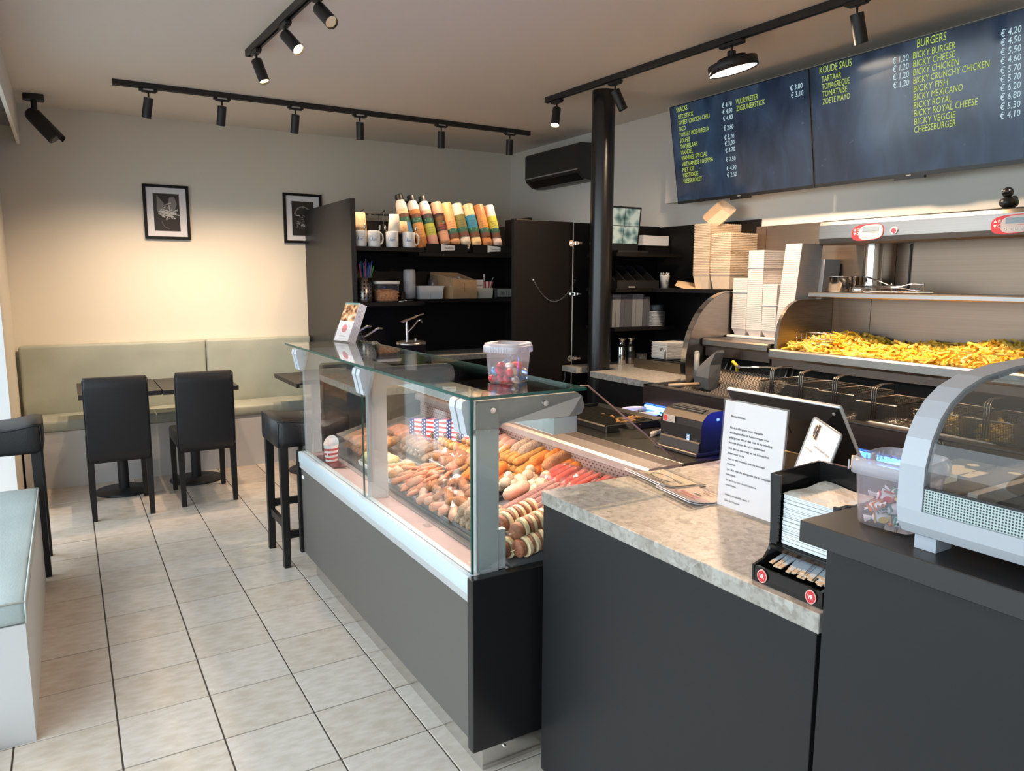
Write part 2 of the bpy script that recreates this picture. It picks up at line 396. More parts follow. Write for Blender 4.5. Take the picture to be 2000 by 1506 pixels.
# ---------------------------------------------------------------- pictures, camera, air conditioner
def picture(x0, z0, label, art):
    t = thing('framed_picture', label, 'picture', (x0, YB-.001, z0), 0, 'framed food photographs on the back wall', local=True)
    W, H, f = .335, .425, .022
    obj('frame', MB().box(0, -.022, 0, W, 0, f).box(0, -.022, H-f, W, 0, H).box(0, -.022, f, f, 0, H-f).box(W-f, -.022, f, W, 0, H-f), black_m, t)
    obj('mount', MB().box(f, -.012, f, W-f, 0, H-f), paper_m, t, label='white card mount')
    ph = obj('photograph', MB().box(.072, -.0128, .065, .262, -.012, .358), mat('photo_black', (.025, .020, .018), .4), t, label='black and white food photograph')
    g1 = mat('photo_white', (.62, .60, .58), .4); g2 = mat('photo_grey', (.22, .21, .20), .4)
    a = MB(); a.M = Matrix.Translation((0, -.0131, 0)); c = MB(); c.M = a.M
    def strip(m, p, q, wd):
        p, q = Vector((p[0], 0, p[1])), Vector((q[0], 0, q[1])); d = (q-p).normalized(); n = Vector((d.z, 0, -d.x))*wd/2
        strip.k -= .00002; o = Vector((0, strip.k, 0))
        m.quad(p-n+o, q-n+o, q+n+o, p+n+o)
    strip.k = 0
    if art == 'fries':
        random.seed(3)
        c.quad((.095, 0, .23), (.10, 0, .345), (.15, 0, .28), (.13, 0, .2)); c.quad((.175, 0, .25), (.19, 0, .33), (.225, 0, .34), (.245, 0, .28)); c.quad((.245, 0, .28), (.23, 0, .24), (.2, 0, .22), (.175, 0, .25))
        for i in range(46):
            an = random.uniform(-.6, 3.6); cx, cz = random.gauss(.168, .030), random.gauss(.205, .022); l = random.uniform(.02, .036)
            strip(a if i % 3 else c, (cx-l*math.cos(an), max(.145, cz-l*math.sin(an)*.8)), (cx+l*math.cos(an), cz+l*math.sin(an)*.8), .008)
        pr = None
        for k in range(9):
            th = 3.2+k*.17; q = (.19+.062*math.cos(th), .145+.062*math.sin(th))
            if pr: strip(c, pr, q, .003)
            pr = q
    else:
        pr = None; R = .066 if art == 'burger' else .05
        for k in range(17):
            th = PI*k/16; q = (.167+R*math.cos(th), .245+R*1.0*math.sin(th))
            if pr: strip(c, pr, q, .010 if k % 4 else .02)
            pr = q
        random.seed(8)
        for k in range(40):
            zz = random.choice((.235, .225, .205, .185, .165, .15)); cx = random.uniform(.105, .225)
            strip(a if k % 2 else c, (cx, zz), (cx+random.uniform(.008, .03), zz+random.uniform(-.006, .006)), random.uniform(.003, .008))
        strip(c, (.10, .13), (.235, .13), .006)
    obj('print_dark', c, g2, ph); obj('print_light', a, g1, ph)
    return t
picture(1.123, 1.826, 'black framed photograph of chips in a bowl on back wall', 'fries')
picture(2.210, 1.824, 'black framed burger photograph half hidden by tall black cabinet side', 'burger')
picture(3.268, 1.816, 'black picture frame mostly hidden behind the sauce bottles', 'burger2')

t = thing('security_camera', 'black bullet security camera hanging from ceiling by the window', 'camera', (.455, 3.80, ZC), 0, local=True)
obj('mounting_plate', MB().prism([(-.06, -.035), (-.02, -.055), (.06, -.05), (.065, .0), (.055, .05), (-.04, .05), (-.065, .02)], 'z', -.038, 0), edge_m, t)
obj('arm', MB().cyl((0, 0, -.12), (0, 0, -.03), .019, n=16).ell((0, 0, -.125), .026), edge_m, t)
ax = Vector((.62, -.22, -.75)).normalized(); c0 = Vector((-.012, 0, -.135)); c1 = c0+ax*.20
obj('body', MB().cyl(c0, c1, .047, .050, n=28).ell(c0, .047), edge_m, t)
obj('lens', MB().cyl(c1, c1+ax*.004, .036, n=24), mat('camera_lens', (.05, .05, .06), .15), t)
n = ax.cross(Vector((0, 1, 0))).normalized(); n = n if n.z > 0 else -n
b = MB()
for k in range(7):
    pass
rings = []
for s_ in (0.02, 1.14):
    rings.append([c0+ax*.20*s_+(math.cos(th)*n+math.sin(th)*ax.cross(n))*.054 for th in [(-1.2+2.4*i/10) for i in range(11)]])
b.loft(rings, False, False, close=False); obj('sun_shield', b, edge_m, t)
obj('marking', MB().quad(*[c0+ax*(.10+.06*a_)+ax.cross(n)*(-.049)+n*(.006*b_) for a_, b_ in ((0, -1), (1, -1), (1, 1), (0, 1))]), wht_m, t)

t = thing('air_conditioner', 'black wall air conditioner high on the wall behind the column', 'air conditioner', (4.5, 3.2, 2.35))
prof = [(4.499, 2.655), (4.30, 2.645), (4.285, 2.63), (4.285, 2.43), (4.30, 2.40), (4.36, 2.355), (4.42, 2.345), (4.499, 2.35)]
obj('casing', MB().prism(prof, 'y', 2.72, 3.56), mat('ac_black', (.02, .02, .021), .38), t)
obj('trim_strip', MB().box(4.280, 2.735, 2.425, 4.292, 3.545, 2.435), mat('ac_silver', (.45, .45, .45), .35, .6), t, label='thin silver line')
obj('louvre', MB().prism([(4.296, 2.402), (4.36, 2.350), (4.364, 2.356), (4.302, 2.408)], 'y', 2.76, 3.52), black_m, t)
# ================================================================ SEATING
t = thing('wall_bench', 'long bench with sage cushions and pale base along the back wall', 'bench', (1.3, 3.95, 0))
obj('base', MB().box(.215, 3.735, 0, 2.385, 4.175, .415), white_m, t)
def wobble(mb, amp, sc, seed):
    from mathutils import noise as nz
    for v in mb.b.verts:
        v.co += Vector((0, 0, 1))*0 + nz.noise_vector(v.co*sc+Vector((seed, 0, 0)))*amp
def cushion(x0, y0, z0, x1, y1, z1, r=.02, seed=0, amp=.006, n=(20, 6)):
    t_ = bmesh.new(); bmesh.ops.create_cube(t_, size=1)
    for v in t_.verts: v.co = ((x0+x1)/2+v.co.x*(x1-x0), (y0+y1)/2+v.co.y*(y1-y0), (z0+z1)/2+v.co.z*(z1-z0))
    bmesh.ops.bevel(t_, geom=t_.edges[:], offset=r, segments=3, profile=.5, affect='EDGES')
    bmesh.ops.subdivide_edges(t_, edges=[e for e in t_.edges if e.calc_length() > .12], cuts=n[1], use_grid_fill=True)
    m = MB(); m.add(t_, True); t_.free()
    wobble(m, amp, 5, seed); wobble(m, amp*.5, 14, seed+3)
    return m
for k, (a, b) in enumerate(((.222, 1.512), (1.518, 2.383))):
    obj('seat_cushion', cushion(a, 3.725, .415, b, 4.09, .497, seed=k*3), sage_m, t)
    obj('backrest_cushion', cushion(a, 4.085, .44, b, 4.172, 1.015, seed=k*5+1, amp=.007), sage_m, t)
b = MB(); b.box(1.53, 3.722, .416, 1.62, 3.75, .47)
t = thing('window_bench', 'bench with pale blue grey cushion under the window, cut by the left edge', 'bench', (.2, 1.05, 0))
obj('base', MB().box(-.01, .305, 0, .363, 1.83, .41), white_m, t)
obj('seat_cushion', cushion(-.01, .300, .411, .367, 1.82, .489, r=.016, seed=9, amp=.006), sage2_m, t)
p = MB()
for y in (.302, 1.815): p.tube([(-.01, y, .487), (.365, y, .487)], .003, 6)
p.tube([(.3665, .302, .4865), (.3665, 1.81, .4865)], .003, 6); p.tube([(.3665, .302, .414), (.3665, .302, .487)], .003, 6)
obj('piping', p, mat('pale_piping', (.5, .54, .52), .5), t, label='pale seam along the cushion edge')

def chair(x0, y0, label, zt=.908):
    t = thing('dining_chair', label, 'chair', (x0, y0, 0), 0, 'black dining chairs at the small tables', local=True)
    W, D = .372, .50
    def leg(fx, fy, tx=0, ty=0):
        m = MB(); a = .019; b_ = .0145; x, y = fx, fy
        m.loft([[(x+tx-b_, y+ty-b_, 0), (x+tx+b_, y+ty-b_, 0), (x+tx+b_, y+ty+b_, 0), (x+tx-b_, y+ty+b_, 0)], [(x-a, y-a, .40), (x+a, y-a, .40), (x+a, y+a, .40), (x-a, y+a, .40)]]); return m
    for fx in (.022, W-.022):
        obj('leg', leg(fx, .024, 0, -.012), wood_m, t); obj('leg', leg(fx, D-.03, 0, .01), wood_m, t)
    m = MB(); m.box(.004, .05, .385, W-.004, D, .475, bev=.018, seg=3); obj('seat', m, leather_m, t)
    m = MB()
    rings = []
    for k in range(9):
        z = .37+(zt-.37)*k/8; off = -.012*math.sin(PI*k/8)-.006*(k/8)**2*3; th = .062 if k < 8 else .05
        w_ = W/2-(.004 if 0 < k < 8 else .012)
        ring = []
        for (sx, sy) in ((-1, -1), (1, -1), (1, 1), (-1, 1)):
            for q in range(4):
                an = {(-1, -1): PI, (1, -1): 1.5*PI, (1, 1): 0, (-1, 1): .5*PI}[(sx, sy)]+q*PI/6
                r = .014; ring.append((W/2+sx*(w_-r)+r*math.cos(an), off+th/2+sy*(th/2-r)+r*math.sin(an), z))
        rings.append(ring)
    m.sm = True; m.loft(rings); obj('backrest', m, leather_m, t)
    p = MB()
    for sx in (.006, W-.006): p.tube([(sx, .004-.012*math.sin(PI*k/8)-.018*(k/8)**2, .375+(zt-.39)*k/8) for k in range(9)], .0022, 5)
    p.tube([(.006, -.016, zt-.012), (W-.006, -.016, zt-.012)], .0022, 5); obj('seam', p, leather_m, t)
    return t
c1 = chair(.588, 2.745, 'black leatherette chair with its back to the room, nearer the window')
obj('care_tag', MB().box(-.004, .052, .40, -.001, .075, .43), tagp_m, c1, label='small grey fabric tag')
chair(1.112, 2.79, 'black leatherette chair with its back to the room, second from the window', .905)
chair(2.012, 2.76, 'black leatherette chair seen through the glass of the snack case', .905)

def table(x0, x1, y0, y1, cx, cy, label, zt=.748):
    t = thing('dining_table', label, 'table', ((x0+x1)/2, (y0+y1)/2, 0), 0, 'small dark dining tables along the bench')
    obj('tabletop', MB().box(x0+.002, y0, zt-.034, x1-.002, y1, zt, bev=.0015, seg=1), table_m, t)
    obj('column', MB().cyl((cx, cy, .012), (cx, cy, zt-.036), .035, n=28), iron_m, t)
    m = MB(); m.lathe([(0, 0), (.186, 0), (.19, .004), (.186, .013), (.04, .02), (.036, .024)], (cx, cy, 0), 48); obj('foot', m, iron_m, t)
    obj('mounting_cross', MB().box(cx-.16, cy-.02, zt-.052, cx+.16, cy+.02, zt-.035).box(cx-.02, cy-.2, zt-.052, cx+.02, cy+.2, zt-.035), iron_m, t)
table(.570, 1.078, 3.17, 3.83, .815, 3.43, 'dark square table nearest the window, on one round black foot')
table(1.080, 1.585, 3.15, 3.82, 1.31, 3.50, 'dark table joined to the window table, behind the second chair')
table(1.965, 2.37, 3.02, 3.70, 2.16, 3.35, 'dark table beside the tall black cabinet side, partly behind the glass')

def stool(x0, y0, label):
    t = thing('bar_stool', label, 'stool', (x0, y0, 0), 0, 'black upholstered bar stools', local=True)
    W, D, z0, z1 = .385, .37, .645, .805
    for sx in (0, 1):
        for sy in (0, 1):
            m = MB(); x = .032+sx*(W-.064); y = .030+sy*(D-.060); dx = -.006+.012*sx; dy = -.012+.024*sy; a, b_ = .021, .017
            m.loft([[(x+dx-b_, y+dy-b_, 0), (x+dx+b_, y+dy-b_, 0), (x+dx+b_, y+dy+b_, 0), (x+dx-b_, y+dy+b_, 0)], [(x-a, y-a, z0+.02), (x+a, y-a, z0+.02), (x+a, y+a, z0+.02), (x-a, y+a, z0+.02)]]); obj('leg', m, wood_m, t)
    for sx in (0, 1): x = .032+sx*(W-.064); obj('stretcher', MB().box(x-.011, .045, .20, x+.011, D-.045, .24), wood_m, t)
    for sy in (0, 1): y = .025+sy*(D-.05); obj('stretcher', MB().box(.045, y-.011, .155 if sy == 0 else .245, W-.045, y+.011, .195 if sy == 0 else .285), wood_m, t)
    m = MB(); rings = []
    for k in range(11):
        u = k/10; x = u*W; dip = .028*math.sin(PI*u); e = .012 if k in (0, 10) else 0
        ring = []
        for (y, z) in ((.004+e, z0+.004), (.001+e*.5, z0+.03), (0+e, z1-dip-.02), (.008+e, z1-dip-.006), (.022+e, z1-dip), (D-.022-e, z1-dip), (D-.008-e, z1-dip-.006), (D-e, z1-dip-.02), (D-e*.5, z0+.03), (D-.004-e, z0+.004)): ring.append((x, y, z-(.012 if k in (0, 10) and z > z0+.06 else 0)))
        rings.append(ring)
    m.sm = True; m.loft(rings); obj('seat', m, leather_m, t)
    p = MB()
    for y in (.005, D-.005): p.tube([(k/10*W, y, z1-.028*math.sin(PI*k/10)-.008-(.01 if k in (0, 10) else 0)) for k in range(11)], .0025, 5)
    for x in (.004, W-.004): p.tube([(x, .008, z0+.01), (x, .008, z1-.02)], .0025, 5)
    obj('seam', p, leather_m, t)
stool(.012, 1.872, 'black bar stool with curved seat behind the window bench')
stool(1.432, 1.372, 'black bar stool standing at the far end of the snack case')

# ================================================================ TALL BLACK SHELF UNIT WITH SAUCES
t = thing('shelf_unit', 'tall black shelf unit with tall matt side panel, holding mugs and sauce bottles', 'shelving', (3.2, 3.6, 0))
obj('side_panel', MB().box(2.392, 2.956, 0, 2.43, 4.178, 2.105), anth_m, t, label='dark grey side panel facing the tables')
obj('back_panel', MB().box(2.431, 3.42, .9, 4.49, 3.445, 1.985), black_m, t)
obj('side_panel', MB().box(3.985, 3.02, 0, 4.02, 3.42, 2.04), black_m, t)
obj('shelf', MB().box(2.431, 2.965, 1.727, 2.985, 3.418, 1.758), black_m, t); obj('shelf', MB().box(2.986, 3.06, 1.700, 3.984, 3.418, 1.728), black_m, t)
obj('shelf', MB().box(2.431, 2.965, 1.310, 2.985, 3.418, 1.338), black_m, t); obj('shelf', MB().box(2.986, 3.06, 1.330, 3.984, 3.418, 1.355), black_m, t)
obj('base_cabinet', MB().box(2.60, 2.98, 0, 3.984, 3.41, .86), black_m, t)
obj('worktop', MB().box(2.60, 2.955, .861, 3.984, 3.418, .90), terr_m, t)
obj('rear_panel', MB().box(2.431, 3.446, .0, 4.49, 3.46, 1.985), black_m, t)
t = thing('prep_counter', 'low counter with pale speckled worktop behind the snack case', 'counter', (2.2, 2.2, 0))
obj('body', MB().box(1.96, 1.53, 0, 2.27, 2.58, .86), anth_m, t); obj('worktop', MB().box(1.93, 1.50, .861, 2.275, 2.60, .90), terr_m, t)
obj('body', MB().box(2.275, 2.0, 0, 2.8, 2.93, .86), black_m, t); obj('worktop', MB().box(2.2755, 1.98, .861, 2.82, 2.95, .90), black_m, t)

# mugs with spoons and paper cups
mug_m = mat('glazed_mug', (.80, .78, .76), .15); kraft_m = mat('kraft_cup', (.60, .40, .22), .7, noise=.1); cupw_m = mat('printed_cup', (.75, .68, .58), .6)
def script_logo(M, w=.055, h=.02, m=None):
    m = m or MB(); text_mb('Riant', w*.72, h*1.1, shear=.45, mb=m, M=M @ Matrix.Translation((w*.12, -.004, 0)))
    old = m.M; m.M = M
    pts = [(w*.12+w*.16*math.cos(a)*1.3, h*.6+h*.75*math.sin(a), 0) for a in [k*.45 for k in range(15)]]
    m.tube(pts, .0008, 4); m.tube([(0, -h*.35, 0), (w*.5, -h*.2, 0), (w, -h*.05, 0)], .0006, 4); m.M = old
    text_mb('frituur', w*.3, h*.22, mb=m, M=M @ Matrix.Translation((w*.72, h*.95, 0)))
    return m
def mug(x, y, z, hang, label):
    t = thing('mug', label, 'mug', (x, y, z), 0, 'white printed mugs on the upper shelf', local=True)
    obj('cup', MB().lathe([(0, 0), (.045, 0), (.0475, .004), (.0485, .115), (.0465, .118), (.0445, .115), (.043, .006), (0, .006)], n=32), mug_m, t)
    h = MB(); h.tube([(math.cos(hang)*r, math.sin(hang)*r, q) for r, q in ((.046, .1), (.062, .105), (.078, .09), (.082, .06), (.076, .032), (.06, .02), (.046, .025))], .0065, 8); obj('handle', h, mug_m, t)
    # wrap the lettering on the side that looks towards the room
    m = MB(); script_logo(Matrix.Identity(4), .058, .022, m); a0 = -2.28
    for v in m.b.verts:
        a = a0+(v.co.x-.012)/.0487; v.co = Vector((math.cos(a)*(.0489+v.co.z*.3), math.sin(a)*(.0489+v.co.z*.3), .048+v.co.y))
    obj('printed_logo', m, blue_m, t)
    return t
for (x, y, ha, lb) in ((2.486, 3.02, .8, 'white mug beside the tall cabinet side, first of the row'), (2.593, 3.015, .25, 'white mug, second of the row, spoon standing in it'), (2.738, 3.01, .9, 'white mug, third of the row, tall pale paper cup behind its rim'), (2.873, 3.005, -.15, 'white mug at the shelf end, whole handle showing')):
    mug(x, y, 1.759, ha, lb)
def papercup(x, y, z, m, h, r, label, tilt=0, up=False, lg=False):
    t = thing('paper_cup', label, 'paper cup', (x, y, z), 0, 'paper cups stacked upside down in the mugs', local=True)
    obj('cup', MB().lathe([(r*.95, 0), (r, .004), (r*.74, h), (r*.70, h), (0, h-.006)], n=24), m, t)
    if lg:
        a = MB(); text_mb('Qi', .022, .016, mb=a)
        for v in a.b.verts:
            an = -2.0+v.co.x/r; rr = r*.86+.001; v.co = Vector((math.cos(an)*rr, math.sin(an)*rr, h*.35+v.co.y))
        obj('printed_mark', a, ink_m, t)
papercup(2.548, 3.20, 1.80, kraft_m, .225, .060, 'plain orange brown paper cup stack standing behind the first two mugs')
papercup(2.487, 3.02, 1.868, kraft_m, .065, .042, 'short brown paper cup in the first mug')
papercup(2.765, 3.03, 1.874, cupw_m, .135, .050, 'tall cream paper cup standing in the third mug', lg=True)
papercup(2.862, 3.10, 1.872, kraft_m, .092, .047, 'brown paper cup rising out of the last mug', lg=True)
for (x, y, dx, lb) in ((2.560, 2.99, .012, 'teaspoon leaning in the first mug'), (2.612, 3.01, .02, 'teaspoon leaning in the second mug'), (2.712, 3.01, -.024, 'teaspoon leaning in the third mug'), (2.895, 3.0, .03, 'teaspoon leaning in the last mug')):
    if x == 2.560: x = 2.497
    m = MB(); m.tube([(x, y, 1.80), (x+dx, y-.004, 1.885)], .003, 6); m.ell((x+dx*1.3, y-.004, 1.905), (.008, .003, .02))
    tag(obj('teaspoon', m, chrome_m), lb, 'spoon', 'teaspoons in the mugs')
# wire rack behind the mugs
m = MB(); Z = 1.99
for y in (3.30, 3.39): m.tube([(2.60, y, Z+.04), (2.95, y, Z+.04)], .0035, 6)
for k in range(8):
    x = 2.62+.045*k; m.tube([(x, 3.29, Z+.04), (x, 3.40, Z+.04)], .003, 6)
for x in (2.60, 2.78, 2.95): m.tube([(x, 3.29, 1.76), (x, 3.29, Z+.04), (x+.03, 3.34, Z+.075), (x, 3.39, Z+.04), (x, 3.39, 1.76)], .0035, 6)
tag(obj('wire_rack', m, edge_m), 'black wire rack standing behind the mugs', 'rack')

# sauce bottles leaning in two black racks
RK = []
for k, (x0, x1, lb) in enumerate(((3.055, 3.425, 'black sauce bottle rack next to the mugs, white pennant logo'), (3.48, 3.86, 'black sauce bottle rack farther from the mugs, white pennant logo'))):
    t = thing('bottle_rack', lb, 'rack', ((x0+x1)/2, 3.12, 1.729), 0, 'sauce bottle racks')
    obj('tray', MB().prism([(3.075, 1.7295), (3.075, 1.80), (3.083, 1.80), (3.083, 1.735), (3.36, 1.735), (3.395, 2.0), (3.403, 2.0), (3.37, 1.7295)], 'x', x0, x1), black_m, t)
    mx = (x0+x1)/2-.055
    p = MB(); p.quad(*[(mx+a, 3.0743, 1.738+c) for a, c in ((0, 0), (.03, .008), (.03, .056), (0, .06))]); p.quad(*[(mx+a, 3.0743, 1.738+c) for a, c in ((.03, .008), (.125, .012), (.125, .05), (.03, .056))])
    lab = obj('label', p, wht_m, t, label='white pennant logo')
    p = text_mb('Vleminckx', .088, .016, M=frame((mx+.028, 3.0738, 1.759), (1, 0, 0), (0, 0, 1)), bold=.01); obj('lettering', p, ink_m, lab)
def bottle(x, body, lbl_stops, label, kind):
    """lbl_stops: (share along the bottle from the neck, colour)"""
    z0 = 1.745; tl = math.radians(-17)
    t = thing('sauce_bottle', label, 'bottle', (x, 3.15 if kind != 'cap' else 3.16, z0+.012), 0, 'squeeze sauce bottles in the racks', local=True)
    t.rotation_euler = (tl, math.radians(-6), 0)
    L = .40; R = .0455
    bm_ = mat('sauce_'+label.split()[0], body, .35)
    if kind == 'cap': prof = [(0, 0), (R*.9, 0), (R, .008), (R, .335), (R*.93, .372), (R*.72, .402), (R*.62, .41)]
    else: prof = [(0, .0), (.018, 0), (.022, .02), (R*.95, .055), (R, .075), (R*.93, .10), (R, .13), (R, L-.008), (R*.94, L), (0, L)]
    obj('body', MB().lathe(prof, n=28), bm_, t)
    if kind == 'cap':
        obj('shoulder', MB().lathe([(R*1.004, .325), (R*1.004, .337), (R*.936, .373), (R*.73, .403)], n=28), mat('empty_top', (.62, .56, .50), .4), t, label='pale translucent shoulder')
        obj('cap', MB().lathe([(R*.72, .402), (R*.72, .445), (R*.66, .452), (0, .452)], n=28), edge_m, t)
    else: obj('cap', MB().lathe([(0, -.022), (.02, -.022), (.026, .0), (.026, .018), (0, .018)], n=20), edge_m, t)
    for (a, b_, c) in lbl_stops:
        obj('label_band', MB().lathe([(R+.0008, a), (R+.0008, b_)], n=28), mat('band', c, .5, noise=.0), t)
    a0 = -1.85
    p = MB()
    for zz, wd, tx in ((lbl_stops[0][0]+.055, .05, 'SAUS'), (lbl_stops[0][0]+.035, .036, 'SAUCE'), (lbl_stops[0][0]+.015, .042, 'SOSSE')): text_mb(tx, wd, .009, mb=p, M=Matrix.Translation((-wd/2, zz, 0)))
    for v in p.b.verts: an = a0+v.co.x/R; v.co = Vector((math.cos(an)*(R+.0016), math.sin(an)*(R+.0016), v.co.y))
    obj('lettering', p, ink_m if kind != 'pic' else red_m, t)
    # leaf-shaped crest on the label
    p = MB(); zc = lbl_stops[1][0]+.03
    pts = [(math.cos(q)*.03, zc+math.sin(q)*.014) for q in [2*PI*k/12 for k in range(12)]]
    vs = [p._v((math.cos(a0+u/R)*(R+.0022), math.sin(a0+u/R)*(R+.0022), z)) for u, z in pts]; p._f(vs); obj('crest', p, mat('crest_green', (.04, .22, .13), .5), t)
    return t
GR = (.02, .075, .05); BR = (.10, .035, .02)
bottle(2.958, (.62, .48, .30), ((.06, .21, (.04, .14, .28)), (.21, .255, GR), (.255, .285, BR)), 'mayonnaise bottle with blue label and black cap, first in the row', 'cap')
bottle(3.063, (.42, .17, .06), ((.09, .21, (.42, .20, .06)), (.21, .255, GR), (.255, .285, BR)), 'brown sauce bottle with black cap, second in the row', 'cap')
bottle(3.165, (.60, .32, .24), ((.11, .21, (.30, .32, .05)), (.21, .255, GR), (.255, .29, (.04, .03, .03))), 'pink sauce bottle with olive label and black cap, third in the row', 'cap')
bottle(3.27, (.48, .25, .16), ((.15, .30, (.06, .03, .03)), (.19, .27, (.30, .16, .06)), (.28, .30, (.1, .04, .03))), 'tan sauce bottle with dark burger label, fourth in the row', 'pic')
bottle(3.362, (.62, .30, .13), ((.17, .29, (.62, .30, .13)), (.13, .17, GR), (.09, .13, BR)), 'orange sauce bottle without a band, fifth in the row', 'sq')
bottle(3.462, (.55, .49, .40), ((.19, .30, (.14, .13, .03)), (.15, .19, GR), (.11, .15, BR)), 'cream sauce bottle with moss green label', 'sq')
bottle(3.565, (.66, .47, .25), ((.19, .30, (.02, .17, .28)), (.15, .19, GR), (.11, .15, BR)), 'yellow sauce bottle with bright blue label', 'sq')
bottle(3.668, (.45, .19, .07), ((.19, .30, (.52, .22, .06)), (.15, .19, GR), (.11, .15, BR)), 'caramel brown sauce bottle with orange label, last but one', 'sq')
bottle(3.768, (.66, .50, .42), ((.19, .30, (.45, .43, .05)), (.15, .19, GR), (.11, .15, BR)), 'pale pink sauce bottle with lime label, last in the row', 'sq')

# ---------------------------------------------------------------- lower shelf of the unit
t = thing('straw_holder', 'perforated steel cylinder holding coloured drinking straws', 'holder', (2.515, 3.06, 1.339), local=True)
obj('cylinder', MB().lathe([(0, 0), (.062, 0), (.064, .004), (.064, .186), (.060, .186), (.060, .006), (0, .006)], n=32), steel_m, t)
p = MB()
for r_ in range(5):
    for k in range(14):
        an = 2*PI*k/14; c = Vector((math.cos(an), math.sin(an), 0)); p.cyl(c*.0638+Vector((0, 0, .035+.03*r_)), c*.0648+Vector((0, 0, .035+.03*r_)), .0072, n=8)
obj('hole', p, black_m, t, kind='stuff')
random.seed(5)
cols = {'blue': (.03, .12, .45), 'green': (.10, .50, .08), 'red': (.45, .04, .08), 'violet': (.22, .20, .42), 'teal': (.05, .35, .33)}
cm = {k: mat('straw_'+k, v, .35) for k, v in cols.items()}
for k in range(22):
    an = k*2.4; r_ = .018+.034*((k*7) % 10)/10; bx, by = .02*math.cos(an+1), .02*math.sin(an+1)
    ex, ey = (r_*1.5+.01)*math.cos(an), (r_*1.1)*math.sin(an); ln = random.uniform(.27, .315); kk = list(cols)[k % 5]
    s_ = .33 if k == 3 else ln
    tag(obj('drinking_straw', MB().tube([(2.515+bx, 3.06+by, 1.347), (2.515+ex*1.25, 3.06+ey, 1.339+s_)], .0042, 7), cm[kk]), kk+' drinking straw in the perforated steel cylinder', 'straw', kk+' drinking straws in the steel cylinder')
tub_white = mat('white_tub_lid', (.74, .70, .65), .4)
t = thing('onion_tub', 'clear tub of fried onions with white lid beside the straws', 'tub', (2.705, 3.09, 1.339), local=True)
b = MB(); b.M = Matrix.Diagonal((1.0, .8, 1, 1)); b.lathe([(0, 0), (.083, 0), (.088, .004), (.097, .14)], n=40, sq=5); obj('tub', b, tub_m, t)
b = MB(); b.M = Matrix.Diagonal((1.0, .8, 1, 1)); b.lathe([(.098, .138), (.104, .138), (.104, .158), (.098, .162), (0, .160)], n=40, sq=5); obj('lid', b, tub_white, t)
b = MB(); random.seed(2)
b.M = Matrix.Diagonal((1.0, .8, 1, 1)); b.lathe([(0, .005), (.080, .005), (.0865, .02), (.0905, .082), (.06, .095), (0, .1)], n=24, sq=5); b.M = Matrix.Identity(4)
for k in range(420):
    x, y = random.uniform(-.088, .088), random.uniform(-.07, .07); z = random.uniform(.01, .095)
    if abs(x) < .07 and abs(y) < .055 and z < .085: continue
    d = Vector((random.uniform(-1, 1), random.uniform(-1, 1), random.uniform(-1, 1)))*.006; b.box(x-abs(d.x)-.001, y-abs(d.y)*.8-.001, z-abs(d.z)*.6-.001, x+abs(d.x)+.001, y+abs(d.y)*.8+.001, z+abs(d.z)*.6+.001)
obj('fried_onions', b, mat('fried_onion', (.62, .28, .10), .6, noise=.55, nscale=90), t, 'stuff', label='golden brown crisp fried onions')
t = thing('order_clip', 'small chrome clip standing beside the onion tub', 'clip', (2.83, 3.03, 1.339), local=True)
obj('base', MB().box(-.032, -.02, 0, .032, .02, .008, bev=.002, seg=1).tube([(-.05, -.03, .004), (.07, -.032, .012)], .0025, 6), chrome_m, t)
obj('jaw', MB().prism([(-.014, .008), (.014, .008), (.012, .075), (-.012, .075)], 'y', -.012, -.004).prism([(-.014, .008), (.014, .008), (.012, .06), (-.012, .06)], 'y', .004, .012), chrome_m, t)
pt_m = mat('milky_plastic', (.42, .42, .45), .35)
b = MB(); b.sm = True; z = 0; prof = [(0, 0), (.040, 0)]
for k in range(22): prof += [(.042+.00035*k, .008+.0085*k), (.0505, .012+.0085*k), (.0505, .0145+.0085*k)]
prof += [(.046, .235), (.03, .238), (0, .238)]
b.lathe([(r, h) for r, h in prof], (2.948, 3.18, 1.356), 28)
tag(obj('cup_stack', b, pt_m), 'tall stack of grey plastic cups on the lower shelf', 'cups')
t = thing('plastic_box', 'low white plastic box with two bins beside the cup stack', 'box', (3.12, 3.2, 1.356), local=True)
b = MB(); b.loft([[(-.102, -.07, 0), (.098, -.07, 0), (.098, .07, 0), (-.102, .07, 0)], [(-.112, -.078, .098), (.108, -.078, .098), (.108, .078, .098), (-.112, .078, .098)]], cap1=False)
obj('bin', b, mat('white_bin', (.60, .59, .60), .35), t); obj('rim', MB().box(-.116, -.082, .096, .112, -.076, .104).box(-.116, .076, .096, .112, .082, .104).box(-.116, -.076, .096, -.109, .076, .104).box(.105, -.076, .096, .112, .076, .104), mat('white_bin_rim', (.66, .65, .66), .35), t)
obj('divider', MB().box(-.012, -.074, .004, -.008, .074, .097), pt_m, t)
b = MB(); b.lathe([(.045, 0), (.048, .004), (.044, .05), (.03, .078), (0, .085)], (3.217, 3.30, 1.44), 24); b.lathe([(.043, .02), (.046, .03), (.043, .06), (.03, .10), (0, .108)], (3.217, 3.30, 1.44), 24)
b.lathe([(.040, -.083), (.044, 0)], (3.217, 3.30, 1.44), 24)
tag(obj('dome_lids', b, tub_m), 'clear dome lids nested behind the white plastic box', 'lids')
t = thing('carton', 'open brown cardboard carton of sachets on the lower shelf', 'carton', (3.375, 3.20, 1.356), .0, local=True)
card_m = mat('cardboard', (.42, .25, .13), .8, noise=.12, nscale=20)
A = [(-.075, -.105), (.145, -.105), (.10, .16), (-.155, .16)]; H1 = [.175, .175, .225, .225]
b = MB()
